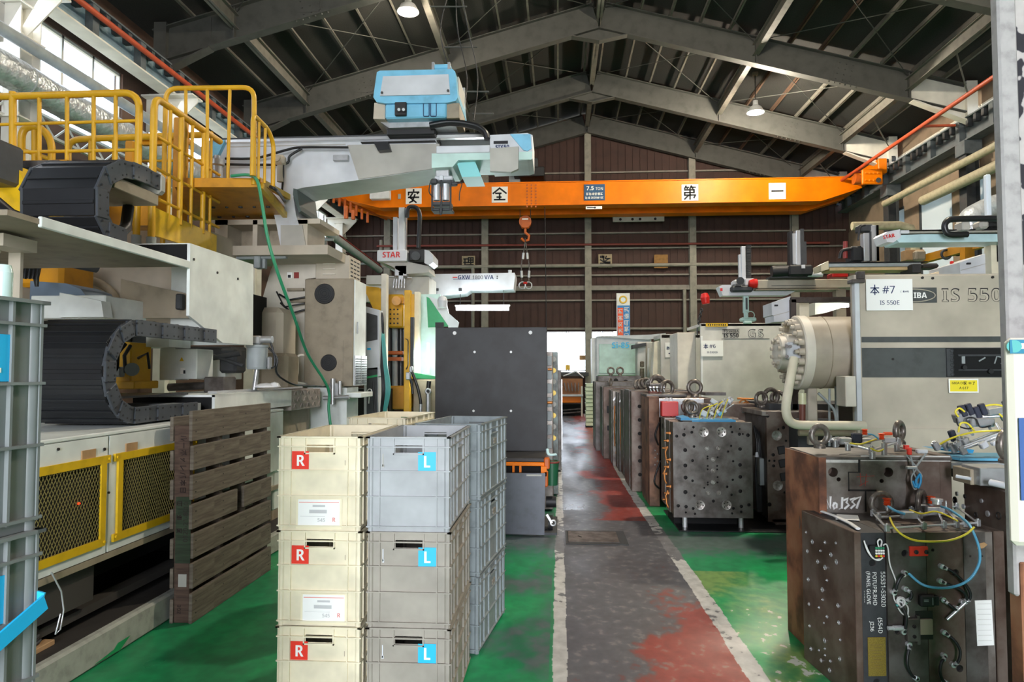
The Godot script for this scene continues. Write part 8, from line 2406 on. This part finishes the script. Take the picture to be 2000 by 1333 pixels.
	part(R, "bore", rr, M.bolt)
	part(R, "plug", rk, M.alu)
	var su := thing("slide_unit", "aluminium slide unit with white cylinder lying on the brown bored mould", "slide unit", at(1910, 930, 3.5))
	part(su, "body", mb().span(at(1915, 950, 3.35), at(1990, 915, 3.35) + Vector3(0, 0, -0.15), 0.003), M.alu)
	part(su, "end_block", mb().span(at(1896, 948, 3.4), at(1914, 918, 3.4) + Vector3(0, 0, -0.15), 0.003), M.beigedark)
	part(su, "back_beam", mb().span(at(1858, 916, 3.7), at(1990, 905, 3.7) + Vector3(0, 0, -0.2), 0.003), M.pipegrey)
	part(su, "dark_pocket", blk(1861, 905, 1887, 932, 3.72, 0.1), M.black)
	part(su, "cylinder", mb().cyl(at(1935, 943, 3.3), at(1975, 952, 3.22), 0.015, -1.0, 12).cyl(at(1868, 931, 3.45), at(1897, 936, 3.4), 0.008), M.robotwhite)
	var bs := thing("blue_sheet", "light blue plate lying under the chrome tool beyond the slide unit", "plate", at(1915, 895, 3.8))
	part(bs, "plate", mb().prism(PackedVector2Array([Vector2(-0.14, -0.12), Vector2(0.35, -0.12), Vector2(0.35, 0.14), Vector2(-0.2, 0.14)]), at(1905, 895, 3.85), Vector3.RIGHT, Vector3.FORWARD, Vector3(0, 0.012, 0)), mat("5aa0be", 0.35))
	part(bs, "bright_edge", slab([[1823, 877], [1850, 882], [1900, 886], [1903, 879], [1860, 878]], 3.9, 0.12), M.bluetray)
	var tr := thing("takeout_tool", "large chrome take-out tool with black grippers and yellow tubes, at the peeling column", "tool", at(1915, 840, 3.9))
	tool_frame(tr, [[at(1825, 872, 3.9), at(1880, 870, 3.8)], [at(1880, 874, 3.75), at(1978, 838, 3.6)], [at(1886, 868, 3.8), at(1978, 832, 3.65)], [at(1872, 880, 3.75), at(1978, 845, 3.6)], [at(1882, 820, 3.9), at(1900, 850, 3.8)], [at(1930, 830, 3.9), at(1938, 848, 3.75)], [at(1912, 815, 3.9), at(1972, 812, 3.85)], [at(1947, 828, 3.8), at(1955, 842, 3.7)]], [at(1828, 872, 3.88), at(1848, 872, 3.85), at(1862, 876, 3.8), at(1872, 872, 3.75), at(1880, 880, 3.74), at(1878, 862, 3.78), at(1886, 864, 3.76), at(1874, 816, 3.9), at(1896, 812, 3.9), at(1916, 826, 3.9), at(1940, 805, 3.88), at(1960, 814, 3.86)], 0.03, Basis(Vector3.BACK, 0.5))
	for q in [[1880, 803], [1893, 800], [1908, 806], [1919, 800], [1967, 794], [1861, 852]]:
		part(tr, "gripper_pad", mb().box(at(q[0], q[1], 3.85), Vector3(0.028, 0.06, 0.03), 0.004, Basis(Vector3.BACK, 0.35)), M.navy)
	parts(tr, "gripper_body", [mb(), mb().box(at(1877, 815, 3.87), Vector3(0.07, 0.05, 0.05), 0.006, Basis(Vector3.BACK, 0.3)), mb().box(at(1940, 803, 3.87), Vector3(0.08, 0.04, 0.05), 0.006, Basis(Vector3.BACK, 0.2)), mb().box(at(1915, 825, 3.85), Vector3(0.12, 0.045, 0.05), 0.006), mb().box(at(1902, 812, 3.87), Vector3(0.06, 0.04, 0.05), 0.005, Basis(Vector3.BACK, 0.3)), mb().box(at(1880, 862, 3.8), Vector3(0.05, 0.045, 0.04), 0.006)], M.alu)
	part(tr, "white_block", mb().box(at(1921, 870, 3.65), Vector3(0.035, 0.03, 0.03), 0.004, Basis(Vector3.BACK, 0.5)).box(at(1943, 865, 3.62), Vector3(0.035, 0.02, 0.03), 0.004, Basis(Vector3.BACK, 0.5)), M.robotwhite)
	part(tr, "tube", mb().tube(smooth([at(1872, 815, 3.83), at(1866, 805, 3.83), at(1874, 798, 3.83), at(1884, 805, 3.83)]), 0.005, 6).tube(smooth([at(1872, 845, 3.8), at(1876, 828, 3.8), at(1890, 828, 3.8), at(1905, 845, 3.8)]), 0.005, 6).tube(smooth([at(1836, 868, 3.85), at(1860, 856, 3.8), at(1900, 845, 3.75), at(1940, 842, 3.7), at(1968, 842, 3.65)]), 0.005, 6).tube(smooth([at(1915, 795, 3.85), at(1940, 791, 3.85), at(1958, 794, 3.85), at(1950, 805, 3.85), at(1958, 815, 3.85)]), 0.005, 6), M.yellowtube)
	part(tr, "black_tube", mb().tube(smooth([at(1868, 818, 3.82), at(1872, 832, 3.8), at(1890, 838, 3.8), at(1900, 835, 3.8)]), 0.004, 6).tube(smooth([at(1890, 830, 3.82), at(1888, 818, 3.82), at(1905, 818, 3.82), at(1915, 835, 3.8), at(1935, 832, 3.8)]), 0.004, 6), M.blackhose)
	eyebolt("big steel eyebolt partly hidden by the cream notice board", at(1968, 905, 3.3), 0.052, 0.018, Vector3(0.5, 0, 0.85), M.forged)

# moulded stacking crate, w along x, h high, l along z, standing on y = 0, front face at +z
func make_crate(called: String, label: String, group: String, w: float, h: float, l: float, m: Material) -> Node3D:
	var t := local_thing(called, label, "crate", Vector3.ZERO, 0.0, group)
	var th := 0.004
	var inset := 0.014
	var body := mb()
	var hx := w * 0.5 - inset
	var hz := l * 0.5 - inset
	body.span(Vector3(-hx, 0.0, -hz), Vector3(hx, 0.02, hz))
	for s in [-1.0, 1.0]:
		# end walls with a hand hole, side walls with a hand hole
		for e in 2:
			var half: float = hx if e == 0 else hz
			var hole := 0.055 if e == 0 else 0.07
			var y0 := h * 0.83
			var y1 := h * 0.91
			for r in [[-half, half, 0.0, y0], [-half, -hole, y0, y1], [hole, half, y0, y1], [-half, half, y1, h]]:
				if e == 0:
					body.span(Vector3(r[0], r[2], s * hz - th * 0.5), Vector3(r[1], r[3], s * hz + th * 0.5))
				else:
					body.span(Vector3(s * hx - th * 0.5, r[2], r[0]), Vector3(s * hx + th * 0.5, r[3], r[1]))
	part(t, "shell", body, m)
	var ribs := mb()
	for s in [-1.0, 1.0]:
		for e in 2:
			var half: float = w * 0.5 if e == 0 else l * 0.5
			var dist: float = hz if e == 0 else hx
			for y in [h * 0.885, h * 0.63, h * 0.36, h * 0.045]:
				var a := Vector3(-half + 0.004, y, s * (dist + inset * 0.85))
				var b := Vector3(half - 0.004, y + 0.005, s * (dist - 0.001))
				if e == 1:
					a = Vector3(a.z, a.y, a.x)
					b = Vector3(b.z, b.y, b.x)
				ribs.span(a, b)
			var cols := [-0.34, 0.33, -0.47, 0.47] if e == 0 else [-0.42, -0.3, -0.14, 0.14, 0.3, 0.42]
			for c in cols:
				var a := Vector3(c * 2.0 * half - 0.0025, 0.015, s * (dist + inset * 0.7))
				var b := Vector3(c * 2.0 * half + 0.0025, h * 0.985, s * (dist - 0.001))
				if e == 1:
					a = Vector3(a.z, a.y, a.x)
					b = Vector3(b.z, b.y, b.x)
				ribs.span(a, b)
			# frame round the hand hole
			var hole := 0.055 if e == 0 else 0.07
			for f in [[-hole - 0.008, -hole - 0.003, h * 0.81, h], [hole + 0.003, hole + 0.008, h * 0.81, h], [-hole - 0.008, hole + 0.008, h * 0.81, h * 0.825]]:
				var a := Vector3(f[0], f[2], s * (dist + inset * 0.75))
				var b := Vector3(f[1], f[3], s * (dist - 0.001))
				if e == 1:
					a = Vector3(a.z, a.y, a.x)
					b = Vector3(b.z, b.y, b.x)
				ribs.span(a, b)
	part(t, "rib", ribs, m)
	var rim := mb()
	for s in [-1.0, 1.0]:
		rim.span(Vector3(-w * 0.5, h - 0.006, s * (hz - 0.003)), Vector3(w * 0.5, h, s * l * 0.5))
		rim.span(Vector3(s * (hx - 0.003), h - 0.006, -l * 0.5), Vector3(s * w * 0.5, h, l * 0.5))
		for s2 in [-1.0, 1.0]:
			# rounded corner posts
			rim.cyl(Vector3(s * (hx - 0.004), 0.0, s2 * (hz - 0.004)), Vector3(s * (hx - 0.004), h - 0.004, s2 * (hz - 0.004)), 0.012, -1.0, 12)
	part(t, "rim", rim, m)
	return t

func letter_sticker(t: Node3D, s: String, x: float, y: float, z: float, size: float, col: Material) -> void:
	var st := part(t, "sticker", mb().box(Vector3(x, y, z), Vector3(size, size * 1.04, 0.002)), col)
	text(st, s, Vector3(x, y - 0.002, z + 0.0016), size * 0.62, M.paper, Basis(), true, "letter", null, 0.001)

func label_card(t: Node3D, x: float, y: float, z: float, w: float, h: float) -> void:
	var c := part(t, "label_card", mb().box(Vector3(x, y, z), Vector3(w, h, 0.002)), M.paper)
	part(c, "red_line", mb().box(Vector3(x, y + h * 0.4, z + 0.0012), Vector3(w * 0.96, 0.0025, 0.0006)), mat("e8897c", 0.7))
	var g := mat("c3c3c3", 0.8)
	part(c, "print", mb().box(Vector3(x - w * 0.02, y + h * 0.05, z + 0.0012), Vector3(w * 0.42, 0.014, 0.0006)).box(Vector3(x, y + h * 0.26, z + 0.0012), Vector3(w * 0.3, 0.008, 0.0006)).box(Vector3(x - w * 0.15, y - h * 0.14, z + 0.0012), Vector3(w * 0.6, 0.001, 0.0006)), g)
	text(c, "545", Vector3(x + w * 0.06, y - h * 0.28, z + 0.0012), 0.014, g, Basis(), true, "number", null, 0.0008)
	text(c, "R", Vector3(x + w * 0.36, y - h * 0.26, z + 0.0012), 0.016, mat("e0857c", 0.7), Basis(), true, "letter", null, 0.0008)
	part(c, "sleeve", mb().box(Vector3(x, y - 0.004, z - 0.0012), Vector3(w * 1.1, h * 1.16, 0.001)), mat("efe6c8", 0.25))

func build_crates() -> void:
	var h := 0.38
	var W := 0.352
	var Lz := 0.655
	# cream stack at the front
	var words := ["bottom", "middle", "top"]
	var base := Vector3(-0.972, 0.0, -2.865 - Lz * 0.5)
	for i in 3:
		var c := make_crate("cream_crate", "%s cream crate of the front stack with red R stickers, beside the grey stack" % words[i], "cream crates in front", W, h, Lz, M.cratecream)
		c.position = base + Vector3([0.006, 0.004, 0.0][i], i * h, [0.004, 0.0, 0.0][i])
		letter_sticker(c, "R", -0.08, h * 0.745, Lz * 0.5 - 0.009, 0.07, M.red)
		if i > 0:
			label_card(c, [0, 0.02, 0.0][i], h * 0.19, Lz * 0.5 - 0.007, 0.172, 0.105)
		part(c, "moulding_dot", mb().box(Vector3(0.105, h * 0.72, Lz * 0.5 - 0.011), Vector3(0.002, 0.02, 0.001)), M.beigedark)
		if i == 2:
			part(c, "far_sticker", mb().box(Vector3(0.08, h * 0.745, -Lz * 0.5 + 0.017), Vector3(0.07, 0.072, 0.002)), M.red)
	one("plastic_bag", "crumpled clear plastic bag lying inside the top front cream crate", "bag", mb().lathe(Vector3(-0.97, 0.8, -3.15), Vector3.UP, [Vector2(0, 0.23), Vector2(0.04, 0.22), Vector2(0.08, 0.15), Vector2(0.1, 0.07), Vector2(0.12, 0.0), Vector2(0, 0)], 9), M.foil)
	# grey stack at the front
	base = Vector3(-0.607, 0.0, -2.868 - Lz * 0.5)
	for i in 3:
		var c := make_crate("grey_crate", "%s grey crate of the front stack with blue L stickers" % words[i], "grey crates in front", W * 0.985, h, Lz, M.crategrey if i == 2 else M.crateoliveshade)  # lower two darker: plastic colour plus light falloff put into the material
		c.position = base + Vector3([0.004, 0.003, 0.0][i], i * h, 0)
		letter_sticker(c, "L", 0.075, h * 0.74, Lz * 0.5 - 0.009, 0.072, M.cyan)
		part(c, "card_clip", mb().box(Vector3(-0.105, h * 0.75, Lz * 0.5 - 0.01), Vector3(0.004, 0.05, 0.002)).box(Vector3(-0.104, h * 0.69, Lz * 0.5 - 0.01), Vector3(0.008, 0.012, 0.002)), M.robotwhite if i < 2 else M.robotshade)
	# grey stack behind, turned a little
	base = Vector3(-0.53, 0.0, -3.945)
	var back_m: Material = M.crateblue
	for i in 3:
		var c := make_crate("grey_crate", "%s grey crate of the back stack, standing turned behind the front grey stack" % words[i], "grey crates behind", W, h, Lz, back_m)
		c.position = base + Vector3(0.004 * i, i * h, 0)
		c.rotation.y = -0.13
		for q in 2:
			part(c, "stamped_mark", mb().box(Vector3(W * 0.5 - 0.008, h * (0.72 - q * 0.04), -0.02), Vector3(0.003, 0.012, 0.06)), M.crateoliveshade)
	base = Vector3(-1.02, 0.0, -4.4)
	for i in 3:
		var c := make_crate("cream_crate", "%s cream crate of the back stack, behind the front cream stack" % words[i], "cream crates behind", W, h, Lz, M.cratecream)
		c.position = base + Vector3(0, i * h, 0)
		c.rotation.y = -0.08
	# tall grey stack close to the viewer, its label side turned to the aisle
	var turn := deg_to_rad(84.0)
	var far := V(-0.852, 0, 1.16)
	var bs := Basis(Vector3.UP, turn)
	base = far - bs * Vector3(0.2, 0, 0.3)
	var w4 := ["bottom", "second", "third", "topmost"]
	for i in 4:
		var c := make_crate("grey_crate", "%s grey crate of the tall stack close to the viewer" % w4[i], "tall grey stack close by", 0.4, h, 0.6, mat("828888", 0.45, 0.0, "soft", 1.5))
		c.position = base + Vector3(-0.003 * i, i * h, 0)
		c.rotation.y = turn
		letter_sticker(c, "L", 0.1, h * 0.745, 0.3 - 0.009, 0.072, M.cyan)
		if i == 2:
			part(c, "paper_slip", mb().box(Vector3(0.095, h * 0.22, 0.293), Vector3(0.08, 0.085, 0.002)), M.paper)
	var band := []
	for q in 9:
		band.append(base + bs * Vector3(0.192 - q * 0.03, 1.02 - q * 0.012, 0.302))
	one("blue_strap", "bright blue strap pulled across the tall grey stack close to the viewer", "strap", mb().bar(band[0], band[8], 0.004, 0.026, Vector3.UP).bar(band[0] + bs * Vector3(0, 0.002, -0.004), band[0] + bs * Vector3(-0.02, 0.03, -0.1), 0.004, 0.026, Vector3.UP), M.cyan)
	var ct := at(6, 575, 1.3)
	var cp := thing("clear_jar", "pale clear jar with dark rings standing on the tall grey stack", "jar", Vector3(ct.x, 1.52, ct.z))
	part(cp, "jar", mb().lathe(Vector3(ct.x, 1.521, ct.z), Vector3.UP, [Vector2(0, 0), Vector2(0.015, 0), Vector2(0.0155, 0.07), Vector2(0.012, 0.085), Vector2(0, 0.086)], 20), mat("c3dcd6", 0.2))
	part(cp, "ring", mb().torus(Vector3(ct.x, 1.527, ct.z), Vector3.UP, 0.0155, 0.0012, 20, 5).torus(Vector3(ct.x, 1.535, ct.z), Vector3.UP, 0.0155, 0.0012, 20, 5), M.ink)

func build_pallet() -> void:
	# pallet standing on edge, leaning on the machine; local x runs away from the viewer, y up, z to the aisle
	var t := thing("pallet", "grey weathered wooden pallet with stencilled end stringer leaning on edge against the big machine", "pallet", V(-2.1, 0, 4.45))
	var x := -2.045
	var d0 := 3.93
	var d1 := 5.03
	var H := 1.1
	var lean := 0.02
	var hb := [0.165, 0.137, 0.137, 0.137, 0.137, 0.137, 0.17]
	var y := 0.0
	for i in 7:
		var b: float = hb[i]
		var g := 0.0 if i == 0 else 0.027
		y += g
		var xo := x - lean * y / H
		if i == 3:
			part(t, "plank", mb().span(V(xo, y, d0), V(xo - 0.02, y + b, 4.5), 0.002), M.wood)
			part(t, "plank", mb().span(V(xo + 0.004, y + 0.004, 4.585), V(xo - 0.018, y + b, d1), 0.002), M.wood)
		else:
			part(t, "plank", mb().span(V(xo + 0.002 * (i % 2), y, d0 + 0.006 * (i % 3)), V(xo - 0.02, y + b, d1 - 0.005 * (i % 2)), 0.002), M.wood)
		part(t, "back_plank", mb().span(V(xo - 0.11, y, d0), V(xo - 0.13, y + b * 0.8, d1), 0.002), M.wood)
		var nl := mb()
		for d in [3.97, 4.3, 4.62, 4.98]:
			nl.cyl(V(xo + 0.001, y + b * 0.3, d), V(xo + 0.003, y + b * 0.3, d), 0.004, -1.0, 6)
			nl.cyl(V(xo + 0.001, y + b * 0.7, d), V(xo + 0.003, y + b * 0.7, d), 0.004, -1.0, 6)
		part(t, "nail", nl, M.bolt)
		y += b
	for d in [3.94, 4.3, 4.62, 4.98]:
		part(t, "stringer", mb().bar(V(x - 0.065, 0.0, d + 0.02), V(x - lean - 0.065, H, d + 0.02), 0.09, 0.04, Vector3.FORWARD, 0.004), M.woodred if d < 4.0 else M.wood)
	# stencils on the end stringer facing the viewer
	var sx := x - 0.065
	var k := ["ru", "dash", "bo", "t", "re", "pa", "hon", "d"]
	var ink := mat("2e2320", 0.9)
	for i in 8:
		glyph(t, k[i], V(sx - 0.005 - 0.018 + 0.018, 1.03 - i * 0.042, 3.938), 0.034, 0.004, ink, Vector3.DOWN, Vector3.RIGHT, "stencil")
	var down := Basis(Vector3.BACK, PI / 2)
	text(t, "0120-21-8010", V(sx + 0.014, 0.56, 3.9385), 0.026, ink, down, false, "stencil")
	for i in 3:
		glyph(t, ["ko", "sa", "seki"][i], V(sx - 0.022, 0.66 - i * 0.075, 3.938), 0.03, 0.004, ink, Vector3.DOWN, Vector3.RIGHT, "stencil")
	part(t, "green_patch", mb().span(V(sx - 0.044, 0.33, 3.9385), V(sx + 0.044, 0.7, 3.9392)), mat("3a4a38", 0.9, 0.0, "wood", 3.0))
	part(t, "white_sticker", mb().span(V(sx - 0.022, 0.2, 3.9375), V(sx + 0.026, 0.27, 3.939)), M.robotshade)
	text(t, "ZOE", V(sx - 0.015, 0.075, 3.9385), 0.02, ink, down, false, "stencil")

func build_small() -> void:
	pass
